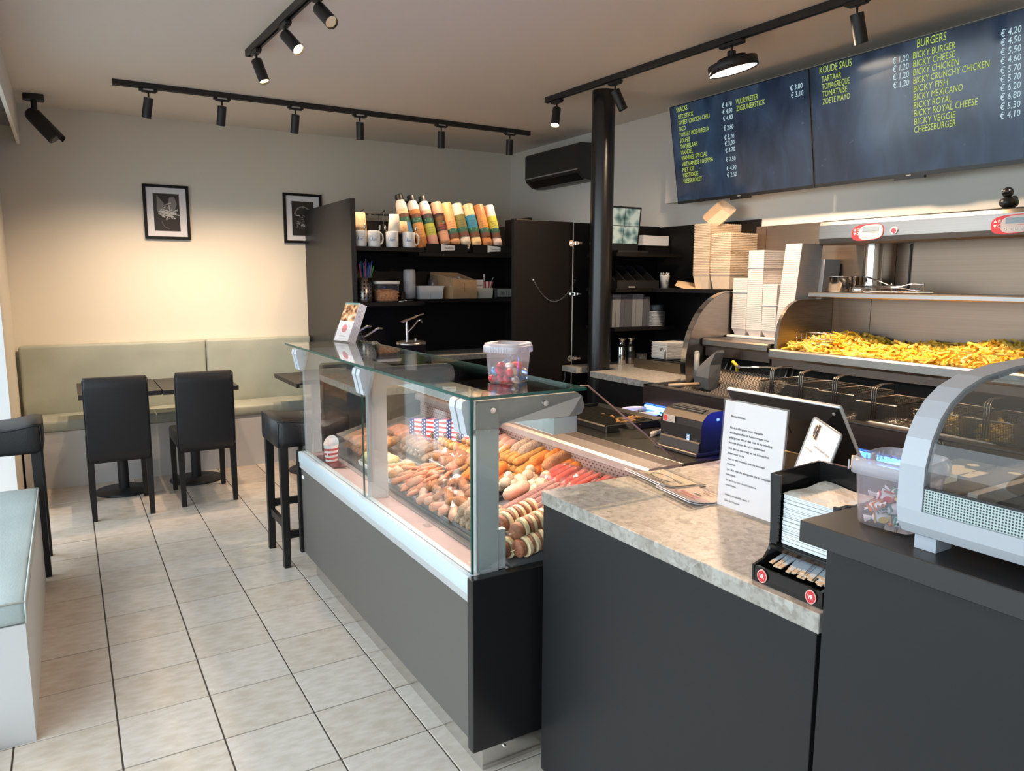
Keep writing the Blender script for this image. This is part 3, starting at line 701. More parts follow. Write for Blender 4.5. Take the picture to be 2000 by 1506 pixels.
lo = [(x, y, 0) for x, y in A]; hi = [(x*1.02, y*1.02, (.165, .15, .215, .22)[k]) for k, (x, y) in enumerate(A)]
ct = [sum(p[0] for p in A)/4, sum(p[1] for p in A)/4]
ins = lambda P, s_=.965: [(ct[0]+(x-ct[0])*s_, ct[1]+(y-ct[1])*s_, z) for x, y, z in P]
b.loft([ins(lo, .96), lo, hi, ins(hi), [(x, y, .006) for x, y, z in ins(lo)]], False, True); obj('box', b, card_m, t)
obj('fold_line', MB().box(.03, -.1085, .05, .032, -.1065, .13).box(.0, -.1085, .085, .07, -.1065, .087), mat('cardboard_dark', (.25, .14, .07), .8), t)
b = MB(); random.seed(4)
for k in range(30):
    x, y, z = random.uniform(-.06, .09), random.uniform(-.07, .1), random.uniform(.10, .165); b.M = Matrix.Translation((x, y, z)) @ Matrix.Rotation(random.uniform(-1, 1), 4, 'X') @ Matrix.Rotation(random.uniform(0, 3), 4, 'Z'); b.box(-.03, -.018, -.003, .03, .018, .003, bev=.002, seg=1)
obj('sachets', b, ramp_mat('sachet_print', 'Noise', ((.42, (.03, .03, .04)), (.5, (.55, .56, .58))), .4, Scale=60.0), t, 'stuff', label='black and white printed sachets')
t = thing('card_tray', 'ivory plastic tray holding a reservation card', 'tray', (3.615, 3.2, 1.356), local=True)
obj('tray', MB().prism([(-.085, 0), (.083, 0), (.09, .085), (-.092, .085)], 'y', -.06, .05), mat('ivory_plastic', (.55, .52, .44), .4), t)
b = MB(); b.box(-.065, .02, .07, .035, .024, .155); cd = obj('card', b, paper_m, t, label='white reserved card')
obj('lettering', text_mb('GERESERVEERD', .096, .014, M=frame((-.062, .0195, .10), (1, 0, 0), (0, 0, 1))), ink_m, cd)
t = thing('striped_cup', 'small red and white striped snack cup with little forks', 'cup', (3.715, 3.27, 1.435), local=True)
b = MB(); n = 20
for k in range(n):
    b.mi = k % 2; a0, a1 = 2*PI*k/n, 2*PI*(k+1)/n; b.quad(*[(r*math.cos(a), r*math.sin(a), z) for r, z, a in ((.042, 0, a0), (.042, 0, a1), (.058, .062, a1), (.058, .062, a0))])
obj('cup', b, [red_m, wht_m], t); obj('fork', MB().box(-.03, 0, .0, -.022, .004, .10).box(-.034, 0, .10, -.018, .004, .125), wht_m, t); obj('fork', MB().tube([(.03, 0, .03), (.065, 0, .095)], .003, 6), wht_m, t)
b = MB().box(3.64, 3.22, 1.356, 3.79, 3.32, 1.434); tag(obj('black_box', b, black_m), 'low black box under the striped snack cup', 'box')
t = thing('digital_clock', 'black digital clock showing 16:13 on the lower shelf end', 'clock', (3.795, 3.10, 1.356), local=True)
obj('case', MB().box(-.092, -.012, 0, .092, .03, .088, bev=.01, seg=3), edge_m, t)
scr = obj('screen', MB().box(-.078, -.0135, .012, .078, -.011, .078), mat('lcd_grey', (.22, .24, .22), .3), t)
obj('digits', text_mb('16:13', .088, .040, M=frame((-.055, -.0142, .025), (1, 0, 0), (0, 0, 1))), ink_m, scr)

# sauce pumps on the counters behind the case
t = thing('sauce_pump', 'steel sauce pump with long angled lever standing on a round dark bucket', 'dispenser', (2.62, 2.4, .90), local=True)
obj('bucket', MB().lathe([(0, 0), (.092, 0), (.10, .158), (.104, .158), (.104, .17), (.096, .175), (0, .175)], n=32), mat('dark_bucket', (.035, .025, .035), .35), t)
obj('label', MB().lathe([(.0985, .03), (.1015, .10)], n=32), mat('bucket_label', (.06, .16, .05), .5, noise=.8, nscale=14, col2=(.55, .42, .2)), t)
obj('lid', MB().lathe([(.106, .162), (.106, .178), (.09, .182), (0, .182)], n=32), steel_m, t)
obj('plunger', MB().cyl((-.03, 0, .18), (-.03, 0, .30), .010, n=12).cyl((-.03, 0, .30), (-.03, 0, .335), .007, n=12).cyl((.035, 0, .18), (.035, 0, .20), .01, n=10), chrome_m, t)
obj('lever', MB().prism([(-.075, .322), (.04, .362), (.046, .352), (-.07, .312)], 'y', -.014, .014).tube([(.035, 0, .354), (.10, 0, .372)], .005, 6), chrome_m, t)
obj('spout', MB().tube([(-.03, 0, .24), (.0, 0, .265), (.055, 0, .325), (.075, 0, .33), (.085, 0, .315)], .0055, 8), chrome_m, t)
for k, (x, y, z, lb) in enumerate(((2.235, 2.25, .90, 'dark sauce pump with bright lever, nearer one behind the brochures'), (2.25, 2.50, .90, 'dark sauce pump with bright lever, farther one behind the brochures'))):
    t = thing('sauce_pump', lb, 'dispenser', (x, y, z), 0, 'dark sauce pumps behind the brochures', local=True)
    obj('bucket', MB().lathe([(0, 0), (.07, 0), (.078, .19), (.07, .20), (0, .2)], n=28), black_m, t)
    obj('plunger', MB().cyl((-.03, 0, .2), (-.03, 0, .245), .02, n=14), black_m, t)
    obj('lever', MB().tube([(-.03, 0, .235), (.0, 0, .24), (.085, 0, .29), (.115, 0, .288)], [.006, .008, .009, .007], 8), chrome_m, t)
# ================================================================ REFRIGERATED SNACK CASE
def deck(x): return .643+.25*(x-1.6)
Y0, Y1 = -.62, 1.262
t = thing('snack_case', 'long glass fronted refrigerated snack case with dark grey front panel', 'display case', (1.9, .3, 0))
obj('front_panel', MB().box(1.512, Y0+.035, .126, 1.53, Y1-.02, .575), grey_m, t)
obj('end_panel', MB().box(1.497, Y0-.018, .112, 2.30, Y0+.016, .655, bev=.002, seg=1), mat('black_end_panel', (.008, .008, .009), .28), t, label='glossy black near end panel')
obj('end_panel', MB().box(1.497, Y1-.02, .12, 2.30, Y1+.014, .655, bev=.002, seg=1), black_m, t)
obj('plinth', MB().box(1.560, Y0+.04, 0, 2.28, Y1-.06, .125), mat('plinth_steel', (.66, .64, .62), .22, 1.0), t, label='brushed steel kick plate')
obj('screw', MB().cyl((1.64, Y0+.0405, .055), (1.64, Y0+.034, .055), .006, n=12), chrome_m, t)
lb_m = mat('pale_blue_lacquer', (.52, .60, .64), .32)
obj('front_rail', MB().box(1.500, Y0+.017, .600, 1.545, Y1-.022, .655, bev=.003), lb_m, t, label='pale blue white rail under the glass')
obj('lower_rail', MB().box(1.503, Y0+.017, .572, 1.54, Y1-.022, .5995, bev=.002, seg=1), alu_m, t)
obj('rating_plate', MB().box(1.509, 1.195, .52, 1.512, 1.225, .535), wht_m, t)
# inside: front sill, air grille, sloping deck, perforated rear plate
obj('inner_sill', MB().prism([(1.545, .60), (1.545, .648), (1.625, .642), (1.625, .60)], 'y', Y0+.018, Y1-.022), mat('pink_white_sill', (.46, .335, .325), .4), t)
g = MB(); g.box(1.626, Y0+.1, .600, 1.655, Y1-.1, .630)
obj('air_grille', g, mat('grille_dark', (.10, .06, .06), .6), t)
g = MB(); y = Y0+.11
while y < Y1-.12: g.box(1.627, y, .630, 1.654, y+.0032, .645); y += .0078
obj('grille_fins', g, mat('grille_fin', (.46, .40, .39), .4), t, 'stuff')
obj('bracket', MB().box(1.60, Y0+.03, .643, 1.645, Y0+.037, .651).box(1.60, Y0+.09, .643, 1.645, Y0+.097, .651).box(1.60, Y0+.037, .643, 1.607, Y0+.09, .651).box(1.638, Y0+.037, .643, 1.645, Y0+.09, .651), wht_m, t)
d = MB(); d.prism([(1.656, .60), (1.656, deck(1.656)), (2.17, deck(2.17)), (2.17, .60)], 'y', Y0+.018, Y1-.022); obj('display_deck', d, mat('steel_deck', (.22, .22, .225), .38, .6), t)
obj('lining', MB().box(1.545, Y0+.018, .578, 2.30, Y1-.022, .599), alu_m, t)
# rear: perforated plate built with real holes seen as dark discs, ledge, work side
pf = mat('perforated_plate', (.46, .34, .31), .35, .5)
obj('rear_plate', MB().box(2.171, Y0+.018, .60, 2.18, Y1-.022, .865), pf, t)
h = MB(); zz = 0
for r_ in range(9):
    y = Y0+.03+(.011 if r_ % 2 else 0); z = .760+.0125*r_
    while y < Y1-.03:
        h.loft([[(2.1702, y-.007, z), (2.1702, y, z-.0035), (2.1702, y+.007, z), (2.1702, y, z+.0035)]], True, False); y += .022
obj('perforation', h, mat('perforation_dark', (.10, .03, .025), .7), t, 'stuff')
obj('rear_ledge', MB().prism([(2.150, .868), (2.150, .892), (2.160, .900), (2.305, .900), (2.305, .868)], 'y', Y0-.016, Y1), pinksteel_m, t)
gv = MB()
for k in range(9): gv.box(2.236+.0075*k, Y0-.016, .900, 2.239+.0075*k, Y1, .9012)
obj('ledge_ribs', gv, steel_m, t, 'stuff')
obj('rear_casing', MB().box(2.181, Y0+.018, .60, 2.304, Y1-.022, .867), alu_m, t)
# glass: front panes, top sheet, sloping near-end sheet and far-end sheet
for a, b in ((Y0+.03, .322), (.330, Y1-.03)):
    obj('front_glass', MB().box(1.517, a, .655, 1.523, b, 1.176), glass_m, t)
obj('glass_edge', MB().box(1.5165, Y0+.024, .655, 1.5235, Y0+.0295, 1.176), gedge_m, t, label='green edge of the near glass corner')
obj('glass_edge', MB().box(1.5172, .323, .655, 1.5228, .3245, 1.176).box(1.5172, .3285, .655, 1.5228, .3295, 1.176), gedge_m, t)
obj('top_glass', MB().box(1.512, Y0+.015, 1.178, 1.915, 1.455, 1.186), glass_m, t)
ge = MB(); ge.box(1.508, Y0+.012, 1.1775, 1.5119, 1.457, 1.1865).box(1.508, Y0+.010, 1.1775, 1.915, Y0+.0149, 1.1865).box(1.9151, Y0+.012, 1.1775, 1.917, 1.457, 1.1865)
obj('glass_edge', ge, gedge_m, t, label='green polished edge of the top sheet')
def sheet(yy):
    P = [(1.53, .656), (2.149, .868), (2.31, .902), (1.925, 1.19), (1.53, 1.177)]
    return MB().prism(P, 'y', yy, yy+.005)
obj('end_glass', sheet(Y0+.020), glass_m, t); obj('end_glass', sheet(Y1-.03), glass_m, t)
obj('end_glass_edge', MB().tube([(1.90, Y0+.0225, 1.1905), (1.927, Y0+.0225, 1.1905), (2.312, Y0+.0225, .9035)], .0025, 6), mat('bronze_edge', (.42, .27, .22), .3, .3), t)
obj('end_glass_edge', MB().tube([(1.90, Y1-.0275, 1.1905), (1.927, Y1-.0275, 1.1905), (2.312, Y1-.0275, .9035)], .0025, 6), mat('bronze_edge_far', (.42, .33, .25), .3, .3), t)
# uprights, beams, lamp housing and clamps
gp_m = mat('grey_upright', (.50, .52, .535), .38, .1)
for yy, lab in ((Y0+.028, 'near corner upright'), (.30, None), (Y1-.055, None)):
    b = MB(); b.box(1.537, yy, .645, 1.612, yy+.026, 1.165, bev=.002, seg=1); obj('upright', b, gp_m, t, label=lab)
    obj('upright_edge', MB().box(1.5345, yy-.001, .648, 1.5388, yy+.027, 1.16), alu_m, t)
obj('upright_foot', MB().box(1.612, Y0+.03, .640, 1.636, Y0+.05, .775), gp_m, t)
obj('upright_mark', MB().cyl((1.575, Y0+.0285, 1.085), (1.575, Y0+.0275, 1.085), .0095, n=20).box(1.555, Y0+.0275, .662, 1.588, Y0+.0283, .664), alu_m, t)
for yy in (Y0+.020, .298, Y1-.058):
    pl = [(1.525, 1.09), (1.527, 1.173), (1.885, 1.173), (1.905, 1.16), (1.915, 1.125), (1.905, 1.105), (1.885, 1.1), (1.62, 1.1), (1.605, 1.085)]
    obj('top_beam', MB().prism(pl, 'y', yy, yy+.034), gp_m if yy > 0 else mat('satin_beam', (.58, .56, .54), .40, .3), t)
for x, z in ((1.582, 1.143), (1.765, 1.149)):
    b = MB(); b.cyl((x, Y0+.020, z), (x, Y0+.010, z), .0095, .0085, n=18).cyl((x, Y0+.0105, z), (x, Y0+.0095, z), .0045, n=6); obj('bolt', b, chrome_m, t)
obj('lamp_housing', MB().box(1.80, Y0+.022, 1.045, 1.89, Y1-.03, 1.10, bev=.004), gp_m, t, label='grey lamp housing under the top sheet')
obj('lamp_tube', MB().quad((1.805, Y0+.03, 1.0445), (1.845, Y0+.03, 1.0445), (1.845, Y1-.04, 1.0445), (1.805, Y1-.04, 1.0445)), mat('case_lamp', (1, .9, .9), .4, emit=(1.0, .78, .72), es=5), t)
light('case_lamp', 'AREA', (1.825, .32, 1.036), (.0, 0, -1), 8, (1.0, .76, .68), shape='RECTANGLE', size=.04, size_y=1.75)
cl_m = mat('clamp_grey', (.50, .53, .57), .4)
for yy in (Y0+.036, Y0+.082, .275, .325, Y1-.075, Y1-.030):
    P = [(1.497, 1.172), (1.520, 1.180), (1.545, 1.172), (1.553, 1.145), (1.540, 1.10), (1.527, 1.068), (1.510, 1.072), (1.498, 1.13), (1.492, 1.15)]
    obj('clamp', MB().prism(P, 'y', yy, yy+.036), cl_m, t)
for yy in (.3245, Y1-.0755):
    obj('clamp_screw', MB().cyl((1.535, yy, 1.148), (1.535, yy-.006, 1.148), .0075, n=16), chrome_m, t)
obj('rear_stop', MB().box(1.884, -.03, 1.05, 1.892, .01, 1.09), edge_m, t)
# little clear price holders on the sill
for y in (-.10, .31, .84):
    b = MB(); b.box(1.588, y-.017, .644, 1.612, y+.017, .647); b.box(1.600, y-.015, .647, 1.603, y+.015, .675); obj('price_holder', b, acr_m, t)
p = text_mb('vorax', .035, .008, M=frame((1.5465, -.50, .630), (0, -1, 0), (.3, 0, .9))); bpy.data.meshes.remove(mesh_of('x', p))
p = text_mb('sifron', .030, .0075, M=frame((1.562, -.485, .6485), (0, -1, 0), (1, 0, 0))); obj('lettering', p, wht_m, t)

# ---------------------------------------------------------------- things standing on the glass
t = thing('egg_tub', 'clear plastic tub of foil wrapped chocolate eggs on the glass top', 'tub', (1.765, -.385, 1.187), .52, local=True)
b = MB(); b.lathe([(0, 0), (.047, 0), (.051, .003), (.053, .010), (.061, .108)], n=48, sq=5); b.lathe([(.0602, .108), (.0515, .010)], n=48, sq=5); obj('tub', b, tub_m, t)
b = MB(); b.lathe([(.0612, .099), (.067, .099), (.067, .118), (.0645, .122), (.062, .118), (.0612, .106)], n=48, sq=5)
b.lathe([(.0645, .122), (.063, .1285), (.060, .1285), (.0595, .11)], n=48, sq=5); obj('rim', b, mat('tub_rim', (.62, .60, .66), .3, alpha=.55), t)
b = MB()
for sgn in (-1, 1):
    for k in range(7): b.box(-.03+.0095*k, sgn*.0665-.0015, .1, -.0275+.0095*k, sgn*.0665+.0015, .1175); b.box(sgn*.0665-.0015, -.03+.0095*k, .1, sgn*.0665+.0015, -.0275+.0095*k, .1175)
obj('rim_ribs', b, mat('tub_rib', (.7, .68, .74), .3, alpha=.7), t, 'stuff')
foil = {'red': mat('red_foil', (.62, .03, .05), .22, .55, bump=.25, bscale=160), 'blue': mat('blue_foil', (.10, .28, .55), .22, .6, bump=.25, bscale=160), 'silver': mat('silver_foil', (.68, .64, .60), .2, .7, bump=.3, bscale=160)}
def egg_mesh(m):
    b = MB(); b.lathe([(0, -.0165), (.006, -.0155), (.0105, -.009), (.0122, -.001), (.0112, .007), (.008, .0125), (.004, .0155), (0, .0165)], n=14)
    me = mesh_of('chocolate_egg', b); me.materials.append(m); return me
EM = {k: egg_mesh(m) for k, m in foil.items()}
random.seed(21)
pos = []
R2 = Matrix.Rotation(.52, 4, 'Z')
for layer, zz in enumerate((.014, .034, .052)):
    lim = .038-.006*(layer == 2)
    tries = 0
    want = (13, 11, 7)[layer]; got = 0
    while got < want and tries < 4000:
        tries += 1; x, y = random.uniform(-lim, lim), random.uniform(-lim, lim)
        if layer == 2 and (x+y) < -.02: continue
        z = zz+random.uniform(-.003, .003)
        if all((x-a)**2+(y-b_)**2+(z-c)**2 > .0225**2 for a, b_, c in pos): pos.append((x, y, z)); got += 1
cyc = ['red', 'blue', 'red', 'silver', 'red', 'blue']
for k, (x, y, z) in enumerate(pos):
    kk = cyc[k % 6]; q = R2 @ Vector((x, y, z))
    o = bpy.data.objects.new('chocolate_egg', EM[kk]); COL.objects.link(o); o.location = Vector((1.765, -.385, 1.187))+q
    o.rotation_euler = (random.uniform(.6, 2.4), random.uniform(-.9, .9), random.uniform(0, 6))
    tag(o, kk+' foil chocolate egg in the clear tub on the glass', 'chocolate egg', kk+' foil eggs in the clear tub')
t = thing('brochure_holder', 'clear stand of tall food brochures at the far end of the glass top', 'brochure stand', (1.765, 1.448, 1.187), local=True)
Mb = frame((0, 0, .001), (.20, -.98, 0), Vector((.98, .20, 0))*.40+Vector((0, 0, 1))) @ Matrix.Diagonal((1.42, 1.03, 1, 1))
br = MB(); br.M = Mb
for k in range(6): br.box(0, .004, -.008*k-.006, .10, .212, -.008*k)
obj('brochures', br, paper_m, t)
ph = MB(); ph.M = Mb; ph.quad((.001, .112, .0006), (.099, .112, .0006), (.099, .202, .0006), (.001, .202, .0006))
ph_o = obj('cover_photo', ph, ramp_mat('burger_cover', 'Noise', ((.36, (.10, .03, .02)), (.46, (.42, .20, .08)), (.55, (.66, .45, .22)), (.64, (.70, .62, .52))), .35, Scale=34.0, Detail=3.0), t, label='burger and chips photograph')
ph = MB(); ph.M = Mb; ph.quad((.001, .202, .0006), (.099, .202, .0006), (.099, .212, .0006), (.001, .212, .0006)); obj('cover_band', ph, mat('teal_band', (.15, .28, .27), .5), t)
ph = MB(); ph.M = Mb @ Matrix.Translation((.05, .072, .0008)); vs = [ph._v((.019*math.cos(a), .022*math.sin(a), 0)) for a in [2*PI*k/20 for k in range(20)]]; ph._f(vs); obj('cover_seal', ph, mat('pink_seal', (.62, .20, .22), .5), t)
ph = MB(); ph.M = Mb; ph.tube([(.05+.038*math.cos(a), .070+.034*math.sin(a), .001) for a in [.1+.29*k for k in range(11)]], .0006, 4)
text_mb('menu', .04, .008, mb=ph, M=Mb @ Matrix.Translation((.03, .028, .0008))); text_mb('www.', .05, .004, mb=ph, M=Mb @ Matrix.Translation((.025, .016, .0008))); obj('cover_print', ph, mat('grey_print', (.25, .25, .28), .6), t)
hd = MB(); hd.M = Mb; hd.box(-.002, 0, .002, .102, .07, .0045); hd.box(-.002, 0, -.052, .102, .004, .0045); hd.box(-.004, 0, -.052, -.002, .09, .004); hd.box(.102, 0, -.052, .104, .09, .004); obj('holder', hd, acr_m, t)
hd = MB(); hd.tube([(.10, -.13, .16), (.105, -.125, .06), (.13, -.12, .0)], .0016, 6); obj('holder_edge', hd, acr_m, t)

# ---------------------------------------------------------------- snacks on the deck
def fm(name, c, c2, rough=.6, sc=90, bump=.6, bs=240):
    return mat(name, c, rough, noise=.4, col2=c2, nscale=sc, bump=bump, bscale=bs)
F = dict(corn=fm('fried_crumb', (.52, .26, .075), (.30, .12, .03), sc=60), yellow=fm('golden_crumb', (.62, .31, .06), (.42, .17, .025), sc=80), orange=fm('orange_crumb', (.66, .19, .010), (.46, .11, .006), sc=200, bump=.3),
         brown=fm('brown_crust', (.44, .19, .07), (.26, .09, .03), sc=30), meat=fm('raw_meat', (.42, .13, .08), (.58, .28, .18), .35, 40, .3), pale=fm('pale_crumb', (.52, .37, .26), (.28, .18, .12), .7, 150), sausage=fm('pink_sausage', (.33, .155, .125), (.23, .10, .085), .5, 120, .5),
         red=fm('red_sausage', (.40, .028, .02), (.46, .07, .05), .28, 14, .1, 30), dark=fm('dark_sausage', (.14, .033, .03), (.24, .09, .08), .3, 40, .3), shell=fm('white_cut_potato', (.58, .46, .33), (.50, .34, .21), .45, 12, .2), pink=fm('chicken_strip', (.58, .28, .17), (.56, .18, .08), .5, 30, .4),
         skewer=fm('meat_cube', (.33, .05, .035), (.20, .03, .02), .35, 30, .3), egg=fm('cut_egg_roll', (.60, .35, .11), (.38, .14, .03), .5, 30, .2), potato=fm('potato_flesh', (.70, .58, .36), (.62, .48, .26), .45, 12, .2), skin=fm('meat_slice', (.36, .15, .08), (.24, .08, .04), .5, 60, .3), bacon=fm('bacon', (.55, .22, .14), (.62, .42, .30), .45, 20, .3), wood=mat('skewer_wood', (.50, .34, .18), .6))
def roll_mesh(name, L, r, m, n=12, bumps=0.0, taper=.75, flat=1.0, segs=9, bend=0.0):
    b = MB(); rings = []
    for k in range(segs):
        u = k/(segs-1); x = (u-.5)*L; e = min(u, 1-u)*segs/2.2
        rr = r*(1 if e > 1 else (taper+(1-taper)*e if e > .01 else taper*.62)); rings.append([(x, bend*(u-.5)**2+rr*(1+bumps*(random.random()-.5))*math.cos(2*PI*i/n), rr*flat*(1+bumps*(random.random()-.5))*math.sin(2*PI*i/n)) for i in range(n)])
    b.sm = True; b.loft(rings); me = mesh_of(name, b); me.materials.append(m); return me
SL = math.atan(.25)
def put(name, me, x, y, dz, ang, label, cat, group, tilt=0.0, rollr=None):
    o = bpy.data.objects.new(name, me); COL.objects.link(o)
    o.location = (x, y, deck(x)+dz)
    rm = Matrix.Rotation(-SL, 4, 'Y') @ Matrix.Rotation(ang, 4, 'Z') @ Matrix.Rotation(tilt, 4, 'Y') @ Matrix.Rotation(random.uniform(0, 6) if rollr is None else rollr, 4, 'X')
    o.rotation_euler = rm.to_euler(); tag(o, label, cat, group); return o
random.seed(11)
def row(name, me, p, q, n, dz, ang, label, cat, group, jit=.003, ja=.06, rollr=None, tilt=0.0):
    for k in range(n):
        u = k/max(1, n-1); put(name, random.choice(me) if isinstance(me, list) else me, p[0]+(q[0]-p[0])*u+random.uniform(-jit, jit), p[1]+(q[1]-p[1])*u+random.uniform(-jit, jit), dz, ang+random.uniform(-ja, ja), label, cat, group, tilt, rollr)
def tray(x0, y0, x1, y1, label, m, h=.016):
    b = MB(); z = lambda x: deck(x)+.001
    b.loft([[(x0, y0, z(x0)), (x1, y0, z(x1)), (x1, y1, z(x1)), (x0, y1, z(x0))], [(x0-.004, y0-.004, z(x0)+h), (x1+.004, y0-.004, z(x1)+h), (x1+.004, y1+.004, z(x1)+h), (x0-.004, y1+.004, z(x0)+h)], [(x0, y0, z(x0)+h), (x1, y0, z(x1)+h), (x1, y1, z(x1)+h), (x0, y1, z(x0)+h)], [(x0+.004, y0+.004, z(x0)+.003), (x1-.004, y0+.004, z(x1)+.003), (x1-.004, y1-.004, z(x1)+.003), (x0+.004, y1-.004, z(x0)+.003)]])
    return tag(obj('food_tray', b, m), label, 'tray')
tr_m = mat('black_tray', (.03, .03, .033), .4); trc_m = mat('grey_tray', (.20, .21, .22), .35, .4)
def film(pts, label, h=.05, seed=1, wr=.006):
    """crumpled clear film over a pack: a thin wrinkled shell"""
    random.seed(seed); x0, y0, x1, y1 = pts; b = MB(); n, m_ = 11, 11; V = []
    for i in range(n):
        row_ = []
        for j in range(m_):
            u, v = i/(n-1), j/(m_-1); x, y = x0+(x1-x0)*u, y0+(y1-y0)*v; e = min(u, 1-u, v, 1-v)*5
            z = deck(x)+.004+h*min(1, e)**.6+random.uniform(-wr, wr)*(e > 0)
            row_.append(b._v((x+random.uniform(-wr, wr), y+random.uniform(-wr, wr), z)))
        V.append(row_)
    for i in range(n-1):
        for j in range(m_-1): b._f([V[i][j], V[i+1][j], V[i+1][j+1]]); b._f([V[i][j], V[i+1][j+1], V[i][j+1]])
    return tag(obj('cling_film', b, film_m), label, 'film')
# breaded pale rolls at the near front corner
me = [roll_mesh('breaded_roll', .115, .0215, F['pale'], bumps=.10) for _ in range(2)]
tray(1.665, -.55, 1.80, -.17, 'dark tray under the pale breaded rolls by the front glass', trc_m)
for a, n, dz, y0 in ((0, 6, .026, -.195), (1, 5, .061, -.215)):
    row('breaded_roll', me, (1.716, y0), (1.716, y0-.042*(n-1)), n, dz, .25, 'pale breaded roll piled by the front glass at the near end', 'snack', 'pale breaded rolls')
# bacon wrapped snacks and meat under cling film
me = [roll_mesh('wrapped_snack', .085, .019, F['bacon'], bumps=.25), roll_mesh('wrapped_snack', .085, .017, F['brown'], bumps=.25)]
for k in range(22): put('wrapped_snack', me[k % 2], 1.685+.04*(k % 4)+random.uniform(-.01, .01), -.135+.052*(k//4)+random.uniform(-.01, .01), .022+.018*(k % 2), random.uniform(0, 3), 'bacon wrapped snack under crumpled cling film near the front', 'snack', 'bacon wrapped snacks under film', random.uniform(-.2, .2))
film((1.665, -.16, 1.845, .16), 'crumpled cling film over the bacon wrapped snacks', .055, 3, .010)
tray(1.66, -.155, 1.84, .155, 'dark tray under the bacon wrapped snacks', trc_m)
# pink chicken strips fan
me = [roll_mesh('chicken_strip', .10, .011, F['pink'], bumps=.3, taper=.4, flat=.8), roll_mesh('chicken_strip', .08, .013, F['pink'], bumps=.3, taper=.4, flat=.8)]
tray(1.665, .17, 1.83, .40, 'steel tray under the pink chicken strips', trc_m)
for k in range(34): put('chicken_strip', me[k % 2], 1.685+.030*(k % 5)+random.uniform(-.01, .01), .185+.031*(k//5)+random.uniform(-.01, .01), .024+.012*(k % 3), random.uniform(-.9, .5), 'pink chicken strip in the loose heap behind the front glass', 'snack', 'pink chicken strips', random.uniform(-.25, .15))
# pack of meat on a white tray under taut film
tray(1.86, .22, 1.97, .44, 'white foam tray of seasoned meat, glossy film drawn over it', mat('foam_tray', (.72, .68, .64), .5), .03)
me = [roll_mesh('meat_piece', .09, .024, F['meat'], bumps=.3), roll_mesh('meat_piece', .075, .022, F['brown'], bumps=.3)]
for k in range(11): put('meat_piece', me[k % 2], 1.885+.032*(k % 3), .25+.045*(k//3), .034+.01*(k % 2), random.uniform(0, 3), 'seasoned meat piece on the white foam tray', 'meat', 'seasoned meat pieces')
film((1.852, .21, 1.98, .45), 'glossy film stretched over the white tray of meat', .065, 9, .008)
# orange croquettes (front heap)
me = roll_mesh('cheese_croquette', .085, .0215, F['orange'], n=16)
tray(1.862, -.16, 1.99, .17, 'dark tray under the bright orange croquette heap', tr_m)
for x, y, dz, a in ((1.885, .125, .026, .4), (1.90, .075, .026, .2), (1.91, .02, .026, -.3), (1.93, -.035, .026, -.1), (1.95, -.085, .026, .2), (1.925, .085, .064, 1.2), (1.935, .035, .066, -.6), (1.945, -.02, .062, .5), (1.945, .055, .1, 2.0), (1.95, .12, .03, .9)): put('cheese_croquette', me, x, y, dz, a, 'bright orange croquette in the heap left of the near upright', 'croquette', 'orange croquette heap')
# ridged fried sticks (left of the upright) and golden sticks (right of it)
me = [roll_mesh('ridged_stick', .20, .0165, F['corn'], bumps=.22, taper=.8, flat=.8, segs=16) for _ in range(3)]
row('ridged_stick', me, (1.985, .235), (2.02, .06), 6, .024, .35, 'ridged fried stick in the row behind the orange heap', 'snack', 'ridged fried sticks')
row('ridged_stick', me, (2.0, .21), (2.03, .085), 4, .052, .38, 'ridged fried stick in the row behind the orange heap', 'snack', 'ridged fried sticks')
me = [roll_mesh('golden_stick', .17, .0155, F['yellow'], bumps=.2, taper=.8, segs=16) for _ in range(3)]
row('golden_stick', me, (2.085, .14), (2.09, -.02), 6, .022, .12, 'golden crumbed stick in the row right of the near upright', 'snack', 'golden crumbed sticks')
row('golden_stick', me, (2.095, .115), (2.10, .005), 4, .05, .10, 'golden crumbed stick in the row right of the near upright', 'snack', 'golden crumbed sticks')
me = roll_mesh('cheese_roll', .105, .0235, F['orange'], n=18, taper=.9)
for x, y, dz, a in ((2.045, -.055, .027, .5), (2.06, -.105, .027, .3), (2.09, -.085, .06, .15), (2.115, -.135, .03, .1), (2.10, -.055, .03, .3), (2.145, -.11, .06, .2)): put('cheese_roll', me, x, y, dz, a, 'round ended orange roll lying behind the peeled potatoes', 'croquette', 'orange rolls by the ledge')
me = roll_mesh('film_wrapped_roll', .17, .026, F['brown'], n=16)
me2 = roll_mesh('film_wrapped_roll', .16, .025, F['orange'], n=16)
put('film_wrapped_roll', me2, 2.125, -.19, .03, .12, 'brown orange roll lying along the rear ledge', 'croquette', 'long rolls along the rear ledge'); put('film_wrapped_roll', me, 2.135, -.155, .06, .1, 'brown orange roll lying along the rear ledge', 'croquette', 'long rolls along the rear ledge'); put('film_wrapped_roll', me2, 2.12, -.23, .028, .1, 'brown orange roll lying along the rear ledge', 'croquette', 'long rolls along the rear ledge')
me = roll_mesh('pale_roll', .15, .024, F['pale'], bumps=.15)
for k, (x, y, dz) in enumerate(((2.125, .12, .028), (2.13, .07, .028), (2.135, .02, .03), (2.135, .095, .065), (2.14, .045, .065))): put('pale_roll', me, x, y, dz, .1, 'pale crumbed roll against the perforated rear plate', 'snack', 'pale rolls at the rear plate')
